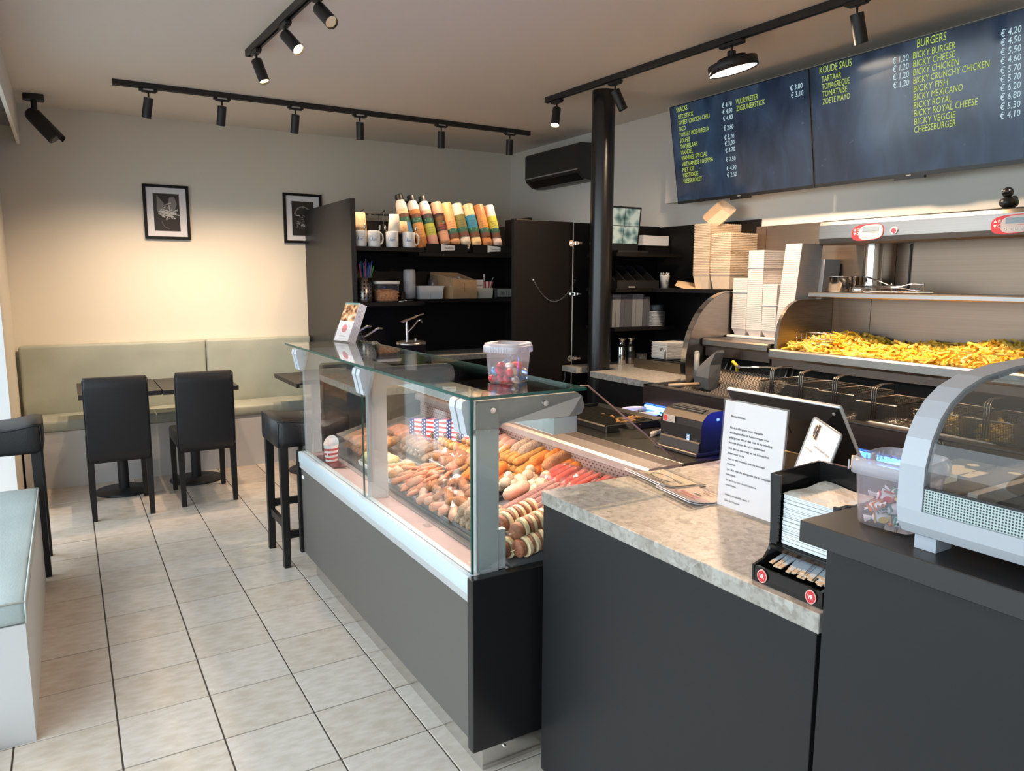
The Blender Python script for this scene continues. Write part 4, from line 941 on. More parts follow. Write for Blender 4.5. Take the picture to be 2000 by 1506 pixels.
# peeled potatoes / onion shells with red meat skewers
tray(1.90, -.35, 2.03, -.08, 'black tray under the white onion pieces and meat skewers', tr_m)
def shell_mesh(k):
    random.seed(k); b = MB(); b.ell((0, 0, 0), (.024, .020, .019), 12, 8, .14); b.cyl((.018, 0, 0), (.027, .002, .001), .012, .011, 10)
    me = mesh_of('onion_piece', b); me.materials.append(F['shell']); return me
ms = [shell_mesh(k) for k in range(4)]; random.seed(31)
for k in range(24):
    x, y = 1.905+.036*(k % 4)+random.uniform(-.008, .008), -.10-.034*((k//4) % 6)+random.uniform(-.008, .008); put('onion_piece', ms[k % 4], x, y, .028+.026*(1 if k % 3 == 1 else 0), random.uniform(0, 6), 'white onion piece in the heap above the meat skewers', 'onion', 'white onion pieces', random.uniform(-.6, .6))
def cube_mesh(k):
    b = MB(); b.box(-.018, -.015, -.014, .018, .015, .014, bev=.006, seg=2); me = mesh_of('meat_cube', b); me.materials.append(F['skewer']); return me
mc = cube_mesh(0)
for k in range(5):
    t = thing('meat_skewer', 'dark red meat cubes on a wooden skewer beside the stone worktop', 'skewer', (1.975, -.285-.028*k, deck(1.975)+.024+.012*(k % 2)), 0, 'meat skewers below the onion pieces', local=True)
    t.rotation_euler = (Matrix.Rotation(-SL, 3, 'Y') @ Matrix.Rotation(.45+.1*k, 3, 'Z')).to_euler()
    obj('stick', MB().tube([(-.085, 0, 0), (.07, 0, 0)], .0016, 5), F['wood'], t)
    for q in range(3):
        c = bpy.data.objects.new('meat_cube', mc); COL.objects.link(c); c.parent = t; c.location = (-.045+.037*q, 0, 0); c.rotation_euler = (random.uniform(0, 3), 0, 0)
# red sausages in film packs
me = [roll_mesh('red_sausage', .135, .0185, F['red'], n=14, taper=.8)]
for g, (x, y, n) in enumerate(((2.055, -.215, 4), (2.06, -.335, 4), (2.075, -.455, 4))):
    row('red_sausage', me, (x, y), (x+.004, y-.034*(n-1)), n, .022, .12, 'red sausage in the %s film pack from the orange rolls' % ('first', 'second', 'third')[g], 'sausage', 'red sausages, %s pack' % ('first', 'second', 'third')[g], .001, .02)
    row('red_sausage', me, (x+.004, y-.017), (x+.008, y-.017-.034*(n-2)), n-1, .052, .12, 'red sausage in the %s film pack from the orange rolls' % ('first', 'second', 'third')[g], 'sausage', 'red sausages, %s pack' % ('first', 'second', 'third')[g], .001, .02)
    film((x-.085, y-.034*n+.01, x+.088, y+.024), 'shiny film round the %s pack of red sausages' % ('first', 'second', 'third')[g], .068, 20+g, .005)
me = [roll_mesh('dried_sausage', .12, .017, F['dark'], n=14, bumps=.1)]
row('dried_sausage', me, (2.115, -.29), (2.12, -.57), 9, .020, .5, 'dark dried sausage lying against the rear plate', 'sausage', 'dark dried sausages', .002, .05)
row('dried_sausage', me, (2.10, -.34), (2.105, -.50), 5, .046, .45, 'dark dried sausage lying against the rear plate', 'sausage', 'dark dried sausages', .002, .05)
# long pink sausages in film
me = [roll_mesh('long_sausage', .29, .0165, F['sausage'], n=14, taper=.85, segs=12, bumps=.06)]
row('long_sausage', me, (1.875, -.305), (1.865, -.585), 9, .020, .12, 'long speckled pink sausage in the wide film pack', 'sausage', 'long pink sausages', .001, .015)
row('long_sausage', me, (1.885, -.32), (1.875, -.53), 7, .049, .12, 'long speckled pink sausage in the wide film pack', 'sausage', 'long pink sausages', .001, .015)
film((1.715, -.56, 1.80, -.30), 'wrinkled film end of the long sausage pack', .052, 41, .009)
me = roll_mesh('bacon_roll', .11, .026, F['bacon'], bumps=.1); put('bacon_roll', me, 1.86, -.285, .075, .15, 'pale pink roll on top of the long sausages', 'sausage', None)
# potato and meat slice skewers at the near end
def disc_mesh(m, r, w_): 
    b = MB(); b.cyl((-w_/2, 0, 0), (w_/2, 0, 0), r, n=18); b.cyl((-w_/2-.002, 0, 0), (-w_/2, 0, 0), r*.86, r, 18); b.cyl((w_/2, 0, 0), (w_/2+.002, 0, 0), r, r*.86, 18); me = mesh_of('slice', b); me.materials.append(m); return me
dp, dm = disc_mesh(F['potato'], .034, .012), disc_mesh(F['skin'], .034, .008); dend = roll_mesh('end_piece', .03, .028, F['skin'], n=16)
for g, (x, y, dz, a, n, lb) in enumerate(((1.745, -.475, .085, .30, 9, 'upper potato and meat slice skewer beside the near upright'), (1.765, -.552, .075, .22, 11, 'long potato and meat slice skewer along the near end panel'), (1.755, -.585, .034, .15, 11, 'bottom potato and meat slice skewer on the near end panel'), (1.72, -.535, .030, .25, 9, 'potato and meat slice skewer under the others'))):
    t = thing('slice_skewer', lb, 'skewer', (x, y, deck(x)+dz), 0, 'potato and meat slice skewers', local=True); t.rotation_euler = (Matrix.Rotation(-SL*.5, 3, 'Y') @ Matrix.Rotation(a, 3, 'Z')).to_euler()
    c = bpy.data.objects.new('end_piece', dend); COL.objects.link(c); c.parent = t; c.location = (-.075, 0, 0)
    for q in range(n):
        c = bpy.data.objects.new('potato_slice' if q % 2 == 0 else 'meat_slice', dp if q % 2 == 0 else dm); COL.objects.link(c); c.parent = t; c.location = (-.055+.0155*q, random.uniform(-.001, .001), random.uniform(-.001, .001)); c.rotation_euler = (0, random.uniform(-.12, .12), random.uniform(-.2, .12))
    obj('stick', MB().tube([(-.11, 0, 0), (.15, 0, 0)], .0016, 5), F['wood'], t)
# egg rolls
def eggcut(k):
    random.seed(k); b = MB(); rings = []
    b.ell((0, 0, 0), (.026, .020, .018), 12, 8, .06); me = mesh_of('cut_roll', b); me.materials.append(F['egg']); return me
mg = [eggcut(k) for k in range(3)]; random.seed(14)
tray(1.93, .27, 2.07, .60, 'dark tray under the small golden rolls in front of the flag boxes', tr_m)
for k in range(30): put('cut_roll', mg[k % 3], 1.95+.034*(k % 4)+random.uniform(-.004, .004), .295+.041*(k//4)+random.uniform(-.004, .004), .024+.020*(k % 2), random.uniform(-.4, .8), 'small golden cut roll in rows before the flag boxes', 'snack', 'small golden rolls', random.uniform(-.2, .2))
# plastic boxes with crumbed snacks
def clearbox(x0, y0, x1, y1, h, label):
    t = thing('clear_box', label, 'box', ((x0+x1)/2, (y0+y1)/2, deck((x0+x1)/2)), 0, 'clear plastic boxes in the case', local=True); t.rotation_euler = (0, -SL, 0)
    a, c = (x1-x0)/2, (y1-y0)/2; b = MB()
    b.loft([[(-a*.94, -c*.96, .002), (a*.94, -c*.96, .002), (a*.94, c*.96, .002), (-a*.94, c*.96, .002)], [(-a, -c, h), (a, -c, h), (a, c, h), (-a, c, h)]], True, False); obj('box', b, film_m, t)
    obj('rim', MB().tube([(-a, -c, h), (a, -c, h), (a, c, h), (-a, c, h)], .0022, 6, closed=True), acr_m, t)
    obj('lid', MB().box(-a, -c, h+.0005, a, c, h+.0015), film_m, t)
clearbox(1.835, .46, 1.945, .78, .075, 'clear box of crumbed rolls next to the flag boxes')
me = [roll_mesh('crumbed_roll', .09, .0195, F['pale'], bumps=.15)]
row('crumbed_roll', me, (1.89, .49), (1.89, .75), 7, .024, .1, 'pale crumbed roll inside the clear box', 'snack', 'crumbed rolls in the clear box'); row('crumbed_roll', me, (1.89, .51), (1.89, .73), 6, .055, .1, 'pale crumbed roll inside the clear box', 'snack', 'crumbed rolls in the clear box')
clearbox(1.68, .84, 1.86, 1.13, .085, 'clear lidded box of orange sticks at the far end of the case')
me = [roll_mesh('crumb_stick', .15, .0185, F['pink'], bumps=.12), roll_mesh('crumb_stick', .15, .0185, F['corn'], bumps=.12)]
for dz in (.022, .055): row('crumb_stick', me, (1.77, .86), (1.77, 1.11), 7, dz, .05, 'orange pink stick in the far lidded box', 'snack', 'sticks in the far lidded box')
clearbox(1.88, .84, 2.02, 1.08, .07, 'clear box of pale pieces behind the clear box of rolls')
me = [roll_mesh('pale_piece', .10, .021, F['pink'], bumps=.2)]
row('pale_piece', me, (1.95, .86), (1.95, 1.06), 5, .025, .1, 'pale orange piece in the clear box at the back', 'snack', 'pale pieces in the back box')
# cheese rolls with green, hams
me = [roll_mesh('filled_roll', .10, .022, fm('filled_wrap', (.70, .62, .38), (.42, .44, .20), .5, 20, .2), bumps=.1)]
tray(1.668, .58, 1.79, .81, 'white tray of pale green filled rolls behind the middle upright', mat('foam_tray_small', (.70, .67, .63), .5), .02)
row('filled_roll', me, (1.73, .60), (1.725, .79), 5, .032, .05, 'pale green filled roll on the white tray', 'snack', 'pale green filled rolls')
me = [roll_mesh('carrot_roll', .14, .023, F['corn'], bumps=.05)]
row('carrot_roll', me, (1.76, .825), (1.80, .805), 2, .05, .1, 'orange brown loaf roll lying in front of the far box', 'snack', 'loaf rolls before the far box')
me = [roll_mesh('white_bite', .05, .018, F['shell'], bumps=.2), roll_mesh('white_bite', .05, .016, F['corn'], bumps=.2)]
tray(1.668, .43, 1.80, .565, 'white tray of small bites beside the middle upright', mat('foam_tray_white', (.74, .71, .68), .5), .02)
for k in range(14): put('white_bite', me[k % 3 == 0], 1.69+.03*(k % 4), .45+.028*(k//4), .028, random.uniform(0, 3), 'small pale bite on the white tray beside the middle upright', 'snack', 'small pale bites')
# hams and sausages at the back
me = [roll_mesh('cured_sausage', .16, .030, fm('cured_pink', (.52, .25, .20), (.66, .42, .34), .4, 20, .2), n=16)]
put('cured_sausage', me[0], 2.11, .235, .035, .6, 'thick pink cured sausage beside the flag boxes', 'sausage', 'thick cured sausages'); put('cured_sausage', me[0], 2.12, .30, .035, .2, 'thick pink cured sausage beside the flag boxes', 'sausage', 'thick cured sausages'); put('cured_sausage', me[0], 2.105, .19, .035, .5, 'thick pink cured sausage beside the flag boxes', 'sausage', 'thick cured sausages')
# flag patterned boxes
def flagbox(x, y, ang, label):
    t = thing('flag_box', label, 'box', (x, y, deck(x)+.001), 0, 'stars and stripes boxes in the case', local=True); t.rotation_euler = (Matrix.Rotation(-SL*.3, 3, 'Y') @ Matrix.Rotation(ang, 3, 'Z') @ Matrix.Rotation(-.12, 3, 'X')).to_euler()
    W, D, H = .102, .062, .128
    obj('box', MB().box(-W/2, -D/2, 0, W/2, D/2, H), wht_m, t)
    b = MB()
    for k in range(6):
        z = H*k/6+.004; b.box(-W/2-.0008, -D/2-.0008, z, W/2+.0008, D/2+.0008, z+H/13)
    obj('stripes', b, red_m, t, 'stuff')
    b = MB()
    for k in range(4): b.box(-W/2+.001, -D/2+.001+k*D/4, H, W/2-.001, -D/2+.001+k*D/4+D/8, H+.0008)
    obj('top_stripes', b, red_m, t, 'stuff')
    obj('star_band', MB().box(-W/2-.0012, -D/2-.0012, 0, -W/2+.030, D/2+.0012, H+.001), mat('navy_print', (.02, .03, .13), .5), t)
    b = MB()
    for k in range(8):
        for q in range(2):
            c = (-W/2+.006+.014*q, H*(k+.4+.5*q)/8.5); b.loft([[(c[0]+.0045*(1 if i % 2 == 0 else .45)*math.cos(PI/2+i*PI/5), -D/2-.0016, c[1]+.0045*(1 if i % 2 == 0 else .45)*math.sin(PI/2+i*PI/5)) for i in range(10)]], True, False)
    obj('stars', b, wht_m, t, 'stuff')
    b = MB(); b.loft([[(.022+.018*math.cos(a), -D/2-.0012, H*.42+.020*math.sin(a)) for a in [2*PI*k/16 for k in range(16)]]], True, False); obj('seal', b, mat('brown_seal', (.10, .06, .04), .6), t)
    obj('seal_ring', MB().tube([(.022+.012*math.cos(a), -D/2-.0018, H*.42+.013*math.sin(a)) for a in [2*PI*k/14 for k in range(14)]], .0012, 4, closed=True), mat('tan_print', (.45, .33, .22), .6), t)
ordn = ['first', 'second', 'third', 'fourth', 'fifth', 'sixth']
for k in range(6): flagbox(1.955+.029*k, .735-.073*k, -1.19, 'stars and stripes cardboard box, %s of the row from the far end' % ordn[k])
t = thing('popcorn_cup', 'red and white striped paper snack cup standing on the case sill', 'cup', (1.585, .965, .645), .3, local=True)
b = MB(); n = 8
for k in range(n):
    b.mi = k % 2; z0, z1 = .085*k/n, .085*(k+1)/n; r0, r1 = .028+.008*k/n, .028+.008*(k+1)/n; o_ = b.sm; b.sm = True; b.loft([[(r0*math.cos(a), r0*.85*math.sin(a), z0) for a in [2*PI*q/24 for q in range(24)]], [(r1*math.cos(a), r1*.85*math.sin(a), z1) for a in [2*PI*q/24 for q in range(24)]]], False, False); b.sm = o_
b.mi = 1; b._f([b._v((.027*math.cos(a), .023*math.sin(a), .001)) for a in [2*PI*q/24 for q in range(24)]])
obj('cup', b, [red_m, wht_m], t)
b = MB(); ring0 = [(.036*math.cos(a), .0306*math.sin(a), .085) for a in [2*PI*q/24 for q in range(25)]]
b.sm = True; b.loft([ring0, [(.0375*math.cos(2*PI*q/24), .032*math.sin(2*PI*q/24), .092+.036*max(0, math.cos(2*PI*q/24-.9))) for q in range(25)]], False, False, close=False); obj('back_flap', b, wht_m, t)
b = MB(); b.M = frame((-.031, -.005, .045), (0, -1, 0), (-.08, 0, 1)); b.loft([[(.014*math.cos(a)*(1 if k % 2 else .6), .016*math.sin(a)*(1 if k % 2 else .6), -.0012) for k, a in enumerate([2*PI*q/12 for q in range(12)])]], True, False); obj('printed_mark', b, wht_m, t)
tag(obj('dark_sill_tray', MB().box(1.558, .84, .6485, 1.618, 1.12, .652), mat('wine_tray', (.12, .04, .045), .3)), 'dark wine red tray on the sill under the striped cup', 'tray')
# ================================================================ CORNER CABINET, WORKTOPS, FRYER
t = thing('corner_cabinet', 'black corner cabinet with hinged door and open shelves beside the column', 'cabinet', (3.9, 1.9, 0))
obj('back_panel', MB().box(3.70, 1.942, 0, 4.498, 1.96, 1.918), black_m, t)
obj('wall_panel', MB().box(4.482, .965, .902, 4.498, 1.941, 1.912), black_m, t)
dr = obj('door', MB().box(3.212, 1.943, .05, 3.682, 1.962, 1.92, bev=.0015, seg=1), mat('door_black', (.0065, .0052, .0048), .45, spec=.25), t)
obj('frame_edge', MB().box(3.19, 1.940, 0, 3.211, 1.975, 1.925), black_m, t)
for z in (1.773, 1.414, .947):
    b = MB(); b.M = Matrix.Translation((3.668, 1.943, z)); b.cyl((0, 0, 0), (0, -.004, 0), .022, n=20); b.box(-.008, -.016, -.008, .03, -.004, .008, bev=.002, seg=1); b.box(.022, -.020, -.014, .05, -.004, .014, bev=.003, seg=1); b.box(.05, -.018, -.008, .085, -.008, .008, bev=.002, seg=1); b.cyl((0, -.004, .012), (0, -.006, .012), .004, n=8); b.cyl((.068, -.018, 0), (.068, -.021, 0), .004, n=8)
    obj('hinge', b, chrome_m, dr, label='chrome concealed hinge')
b = MB(); n = 40; pr = None
for k in range(n):
    u = k/(n-1); x = 3.345+.355*u; z = 1.512-.150*(1-(2*u-1)**2); 
    b.M = Matrix.Translation((x, 1.932, z)) @ Matrix.Rotation(-math.atan2(.6*(2*u-1), 1), 4, 'Y') @ Matrix.Rotation((k % 2)*PI/2, 4, 'X')
    b.tube([(.0062*math.cos(a), 0, .0035*math.sin(a)) for a in [2*PI*q/8 for q in range(8)]], .0011, 4, closed=True)
b.M = Matrix.Identity(4); b.cyl((3.34, 1.943, 1.514), (3.34, 1.93, 1.514), .005, n=8).cyl((3.70, 1.943, 1.512), (3.70, 1.93, 1.512), .005, n=8); obj('chain', b, chrome_m, dr, 'stuff')
for z0, z1, x1 in ((1.678, 1.702, 4.41), (1.432, 1.456, 4.481), (1.160, 1.184, 4.36)): obj('shelf', MB().box(3.806, 1.60, z0, x1, 1.941, z1), black_m, t)
obj('shelf', MB().box(4.13, .90, 1.432, 4.481, 1.599, 1.456), black_m, t)
obj('base_panel', MB().box(3.66, 1.0, 0, 3.68, 1.58, .855), black_m, t); obj('base_panel', MB().box(4.46, .9, 0, 4.48, 1.94, .855), black_m, t)
obj('small_bolt', MB().cyl((3.62, 1.93, .80), (3.62, 1.93, .85), .008, n=10).tube([(3.62, 1.93, .80), (3.60, 1.92, .785)], .004, 6), chrome_m, t)
P = [(3.57, .878), (4.48, .878), (4.48, 1.94), (3.60, 1.94), (3.60, 1.765), (3.82, 1.765), (3.82, 1.565), (3.57, 1.565)]
tag(obj('corner_worktop', MB().prism(P, 'z', .861, .900), terr_m), 'speckled worktop in the corner between the fryer and the black column', 'worktop')

# laptop with camera view
t = thing('laptop', 'open black laptop showing camera pictures on the top corner shelf', 'laptop', (4.02, 1.72, 1.703))
b = MB(); b.prism([(3.83, 1.615), (4.10, 1.615), (4.17, 1.80), (3.86, 1.80)], 'z', 1.704, 1.718); obj('keyboard_base', b, edge_m, t)
k_ = MB()
for r_ in range(5):
    for c_ in range(13): k_.box(3.868+.0195*c_+.004*r_, 1.675+.021*r_, 1.7181, 3.884+.0195*c_+.004*r_, 1.691+.021*r_, 1.7195)
obj('keys', k_, mat('key_grey', (.05, .05, .055), .5), t, 'stuff'); obj('palm_sticker', MB().box(4.03, 1.625, 1.7181, 4.075, 1.64, 1.7186), tagp_m, t)
Ml = frame((3.858, 1.80, 1.722), (1, -.02, 0), (.18, .10, 1))
b = MB(); b.M = Ml; b.box(0, 0, -.008, .30, .325, 0, bev=.003, seg=1); lid = obj('screen', b, edge_m, t)
b = MB(); b.M = Ml; b.quad((.012, .055, .0006), (.285, .055, .0006), (.285, .31, .0006), (.012, .31, .0006))
obj('display', b, ramp_mat('camera_view', 'Voronoi', ((.0, (.02, .04, .045)), (.35, (.09, .17, .18)), (.7, (.25, .36, .36)), (1, (.45, .55, .53))), .35, emit=.25, Scale=16.0, distance='MANHATTAN'), lid)
b = MB(); b.M = Ml; b.box(.012, .18, .0007, .285, .184, .001).box(.148, .055, .0007, .152, .31, .001); obj('grid_line', b, ink_m, lid)
b = MB(); b.loft([[(4.235, 1.80, 1.705), (4.47, 1.80, 1.705), (4.47, 1.90, 1.705), (4.235, 1.90, 1.705)], [(4.235, 1.80, 1.768), (4.47, 1.80, 1.768), (4.47, 1.90, 1.768), (4.235, 1.90, 1.768)]])
t = thing('paper_box', 'black box of white paper sheets at the right of the laptop', 'box', (4.35, 1.85, 1.704)); obj('box', b, black_m, t)
obj('paper', MB().prism([(4.222, 1.770), (4.30, 1.764), (4.47, 1.770), (4.472, 1.842), (4.36, 1.838), (4.222, 1.842)], 'y', 1.81, 1.89), paper_m, t, label='white paper standing in the box')
t = thing('lid_organizer', 'black slanted lid organiser with four slots on the middle corner shelf', 'organiser', (4.02, 1.75, 1.457))
obj('base', MB().box(3.83, 1.615, 1.457, 4.21, 1.64, 1.512), edge_m, t); obj('back', MB().box(3.83, 1.86, 1.457, 4.21, 1.875, 1.61), edge_m, t)
for k in range(5):
    x = 3.83+.0925*k; obj('divider', MB().prism([(1.64, 1.457), (1.86, 1.457), (1.86, 1.62), (1.80, 1.615), (1.64, 1.505)], 'x', x, x+.008), edge_m, t)
obj('marker', MB().box(3.93, 1.6145, 1.462, 3.99, 1.615, 1.470), tagp_m, t)
t = thing('coffee_cup', 'small white printed paper cup at the end of the middle corner shelf', 'cup', (4.30, 1.655, 1.457), local=True)
obj('cup', MB().lathe([(0, 0), (.028, 0), (.037, .088), (.039, .091), (.036, .091), (.028, .004)], n=24), mug_m, t)
b = MB(); text_mb('bij', .03, .03, mb=b)
for v in b.b.verts: an = -2.1+v.co.x/.034; v.co = Vector((math.cos(an)*.0352, math.sin(an)*.0352, .03+v.co.y))
obj('lettering', b, ink_m, t)
b = MB(); random.seed(6)
for k in range(16): a = 2*PI*k/16; b.tube([(.02*math.cos(a), .02*math.sin(a), .06), (.031*math.cos(a), .031*math.sin(a), .105+.008*random.random())], .0035, 4)
obj('sachets', b, ramp_mat('sachet_white', 'Noise', ((.45, (.05, .05, .05)), (.52, (.7, .68, .66))), .5, Scale=120.0), t, 'stuff', label='black and white sachets in the cup')
# plastic containers on the low shelf
cg_m = mat('grey_clear_plastic', (.20, .205, .215), .28); cg2_m = mat('grey_clear_plastic_dark', (.09, .09, .10), .25)
for k, (x0, x1, h, m, lb) in enumerate(((3.825, 3.895, .225, cg_m, 'narrow grey plastic container stack beside the column'), (3.90, 4.00, .228, cg2_m, 'dark grey plastic container stack next to the narrow one'), (4.005, 4.10, .228, cg_m, 'grey plastic container stack in the middle of the low corner shelf'), (4.105, 4.165, .21, cg2_m, 'thin dark container at the right of the grey stacks'))):
    b = MB(); b.loft([[(x0, 1.66, 1.185), (x1, 1.66, 1.185), (x1, 1.84, 1.185), (x0, 1.84, 1.185)], [(x0-.002, 1.655, 1.185+h), (x1+.002, 1.655, 1.185+h), (x1+.002, 1.845, 1.185+h), (x0-.002, 1.845, 1.185+h)]])
    b.box(x0+.03, 1.652, 1.19, x0+.034, 1.656, 1.18+h); tag(obj('container_stack', b, m), lb, 'containers')
b = MB(); b.sm = True
for k in range(12): z = 1.186+.009*k; b.loft([[(4.22+dx*.055, 1.66+dy*.05, z+e) for dx, dy in ((-1, -1), (1, -1), (1, 1), (-1, 1))] for e in (0, .006)])
for k in range(3): b.box(4.30-.035, 1.72, 1.186+.05*k, 4.355, 1.80, 1.232+.05*k)
b.box(4.185, 1.75, 1.186, 4.20, 1.83, 1.41); tag(obj('lid_stack', b, mat('clear_grey_lids', (.34, .36, .38), .25)), 'stack of clear grey lids and boxes at the low shelf end', 'lids')
# pepper mills, glass and white tray on the corner worktop
def mill(x, y, label, two):
    t = thing('pepper_mill', label, 'pepper mill', (x, y, .9005), 0, 'steel mills on the corner worktop', local=True)
    obj('body', MB().lathe([(0, 0), (.032, 0), (.033, .004), (.033, .125), (.030, .135), (.021, .145), (.019, .165), (.022, .172)], n=28), steel_m if two else chrome_m, t)
    obj('cap', MB().lathe([(.022, .170), (.024, .18), (.033, .186), (.034, .192), (.02, .198), (0, .2)], n=28), chrome_m, t)
    if two: obj('band', MB().lathe([(.0335, .048), (.0335, .095)], n=28), edge_m, t, label='black middle band')
mill(4.022, 1.785, 'plain steel mill, the one nearer the column', False); mill(4.098, 1.775, 'steel mill with a black band, farther from the column', True)
t = thing('clear_cup', 'small clear cup standing beside the steel mills', 'cup', (4.19, 1.76, .9005), local=True); obj('cup', MB().lathe([(0, 0), (.037, 0), (.044, .075), (.042, .075), (.036, .004)], n=24), acr_m, t); obj('sauce', MB().lathe([(0, .004), (.034, .004), (.035, .02), (0, .02)], n=20), mat('dark_sauce', (.05, .03, .025), .3), t)
t = thing('white_tray_stack', 'stack of white plastic trays in the steel holder on the corner worktop', 'trays', (4.22, 1.45, .9005))
b = MB()
for k in range(11):
    z = .968+.0105*k; e = .0015*(k % 2); b.loft([[(4.10-e, 1.39-e, z), (4.36+e, 1.36-e, z), (4.36+e, 1.54+e, z), (4.10-e, 1.54+e, z)], [(4.095-e, 1.385-e, z+.009), (4.365+e, 1.355-e, z+.009), (4.365+e, 1.545+e, z+.009), (4.095-e, 1.545+e, z+.009)]])
obj('trays', b, mat('white_foam', (.74, .72, .69), .5), t)
t = thing('steel_holder', 'low steel tray holder with two hooks before the white trays', 'holder', (4.1, 1.25, .9005))
obj('tray', MB().box(3.985, 1.10, .901, 4.47, 1.112, .965).box(3.985, 1.112, .901, 3.997, 1.60, .965).box(3.997, 1.112, .901, 4.47, 1.60, .906), mat('bronzed_steel', (.25, .19, .13), .35, .9), t)
obj('grid', MB().box(4.0, 1.2, .963, 4.4, 1.21, .967).box(4.0, 1.3, .963, 4.4, 1.31, .967).box(4.0, 1.45, .963, 4.4, 1.46, .967), steel_m, t)
for x, y in ((4.03, 1.33), (4.10, 1.16)): obj('hook', MB().tube([(x, y, .965), (x-.004, y, 1.035), (x-.006, y+.01, 1.05), (x-.012, y+.03, 1.05), (x-.012, y+.035, 1.035)], .006, 8), steel_m, t)

# ---------------------------------------------------------------- fryer
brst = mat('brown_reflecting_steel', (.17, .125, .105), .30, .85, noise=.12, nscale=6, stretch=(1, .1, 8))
t = thing('fryer_counter', 'stainless fryer counter with blue light strip and fries tray along the right wall', 'fryer', (3.95, -.3, 0))
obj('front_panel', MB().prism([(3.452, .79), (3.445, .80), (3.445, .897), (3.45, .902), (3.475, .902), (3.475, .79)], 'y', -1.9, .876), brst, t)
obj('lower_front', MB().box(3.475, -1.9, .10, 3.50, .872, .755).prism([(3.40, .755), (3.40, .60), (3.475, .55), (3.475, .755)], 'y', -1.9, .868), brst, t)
obj('plinth', MB().box(3.54, -1.9, 0, 3.60, .86, .10), edge_m, t)
obj('light_strip', MB().box(3.447, -1.9, .762, 3.46, .865, .784), mat('blue_led', (.1, .3, 1), .4, emit=(.05, .22, 1.0), es=14), t, label='glowing blue light strip')
light('blue_strip', 'AREA', (3.43, .0, .772), (-1, 0, -.25), 5, (.10, .22, 1.0), shape='RECTANGLE', size=1.6, size_y=.02)
obj('top_rim', MB().box(3.445, -1.9, .9025, 3.50, .874, .908).box(3.445, .842, .9025, 4.0, .874, .908), steel_m, t)
obj('body', MB().box(3.501, -1.9, .10, 4.47, .82, .86), mat('well_floor_steel', (.06, .055, .05), .4, .7), t)
obj('well_back', MB().prism([(3.885, .86), (4.02, 1.125), (4.04, 1.125), (3.92, .86)], 'y', -1.9, .82), mat('dark_well_steel', (.045, .04, .037), .4, .7), t)
# fat-draining sheet: perforated, curving up at the back
pl = MB(); pl.sm = True; prof = [(3.51, .862), (3.60, .866), (3.70, .875), (3.79, .90), (3.86, .945), (3.90, .99)]
pl.loft([[(x, .20, z), (x, .815, z)] for x, z in prof], False, False, close=False)
dm_ = ramp_mat('woven_plate', 'Checker', ((.0, (.05, .045, .04)), (1, (.34, .31, .28))), .35, scale=(1, 1, .6), metal=.6, Scale=95.0); obj('drain_plate', pl, dm_, t)
obj('plate_edge', MB().tube([(3.51, .205, .865), (3.60, .205, .869), (3.70, .205, .878), (3.79, .205, .903), (3.86, .205, .948), (3.90, .205, .993)], .004, 6), steel_m, t)
# dark vertical burners on the back of the wells
fin_m = mat('burner_black', (.035, .035, .038), .38, .3)
k = 0; y = .17
while y > -1.45:
    obj('burner', MB().tube([(3.955, y, .935), (3.975, y, .98), (4.005, y, 1.05), (4.012, y, 1.085)], .0185, 8), fin_m, t); y -= .043; k += 1
for y in (.20, -.10, -.29, -.52, -.9): obj('burner_clip', MB().box(3.93, y-.028, 1.055, 3.96, y+.028, 1.061).box(3.925, y-.028, 1.045, 3.955, y+.028, 1.051), steel_m, t)
for y_, z_, x_ in ((.265, .90, 3.99), (.225, .90, 3.99), (.70, .92, 4.0), (.66, .92, 4.0)): obj('support_bar', MB().tube([(3.90, y_, z_), (x_, y_, 1.11)], .007, 6), steel2_m, t)
# guard panel, ledges, chute
pts = [(3.745, .875)]+[(3.735+.37*(1-math.cos(a)), 1.0+.445*math.sin(a)) for a in [PI/2*k/14 for k in range(14)]]+[(4.13, 1.446), (4.478, 1.446), (4.478, .875)]
obj('guard_panel', MB().prism(pts, 'y', .832, .872), steel_m, t, label='quarter round steel guard at the left end')
eb = MB(); eb.sm = True; ep = pts[:16]; eb.loft([[(x-.002, y, z+.002) for y in (.831, .873)] for x, z in ep], False, False, close=False); obj('guard_edge', eb, chrome_m, t, label='polished curved edge')
obj('ledge', MB().prism([(3.862, 1.118), (3.856, 1.128), (3.856, 1.158), (3.864, 1.166), (4.47, 1.166), (4.47, 1.118)], 'y', .332, .82), steel_m, t)
obj('ledge', MB().prism([(3.866, 1.085), (3.858, 1.098), (3.858, 1.134), (3.866, 1.142), (3.915, 1.142), (3.93, 1.10), (4.36, 1.10), (4.39, 1.085)], 'y', -1.9, .322), steel_m, t, label='steel front lip of the fries tray')
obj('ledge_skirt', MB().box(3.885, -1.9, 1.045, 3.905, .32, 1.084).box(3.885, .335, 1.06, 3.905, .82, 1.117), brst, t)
cp = [(3.895, 1.143)]+[(3.90+.19*(1-math.cos(a)), 1.20+.21*math.sin(a)) for a in [PI/2*k/12 for k in range(13)]]+[(4.40, 1.41), (4.40, 1.10), (3.92, 1.10)]
obj('chute_side', MB().prism(cp, 'y', .300, .320), steel2_m, t, label='curved steel side of the fries tray')
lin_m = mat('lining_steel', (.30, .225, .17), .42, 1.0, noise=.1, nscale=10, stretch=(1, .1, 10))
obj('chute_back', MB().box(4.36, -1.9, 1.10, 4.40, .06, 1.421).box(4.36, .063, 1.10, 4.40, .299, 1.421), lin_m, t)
obj('wall_lining', MB().box(4.44, .875, 1.167, 4.475, .955, 1.86).box(4.44, .10, 1.167, 4.475, .873, 1.86).box(4.44, -.012, 1.45, 4.475, .098, 1.86).box(4.44, -1.9, 1.45, 4.475, -.015, 1.86), lin_m, t)
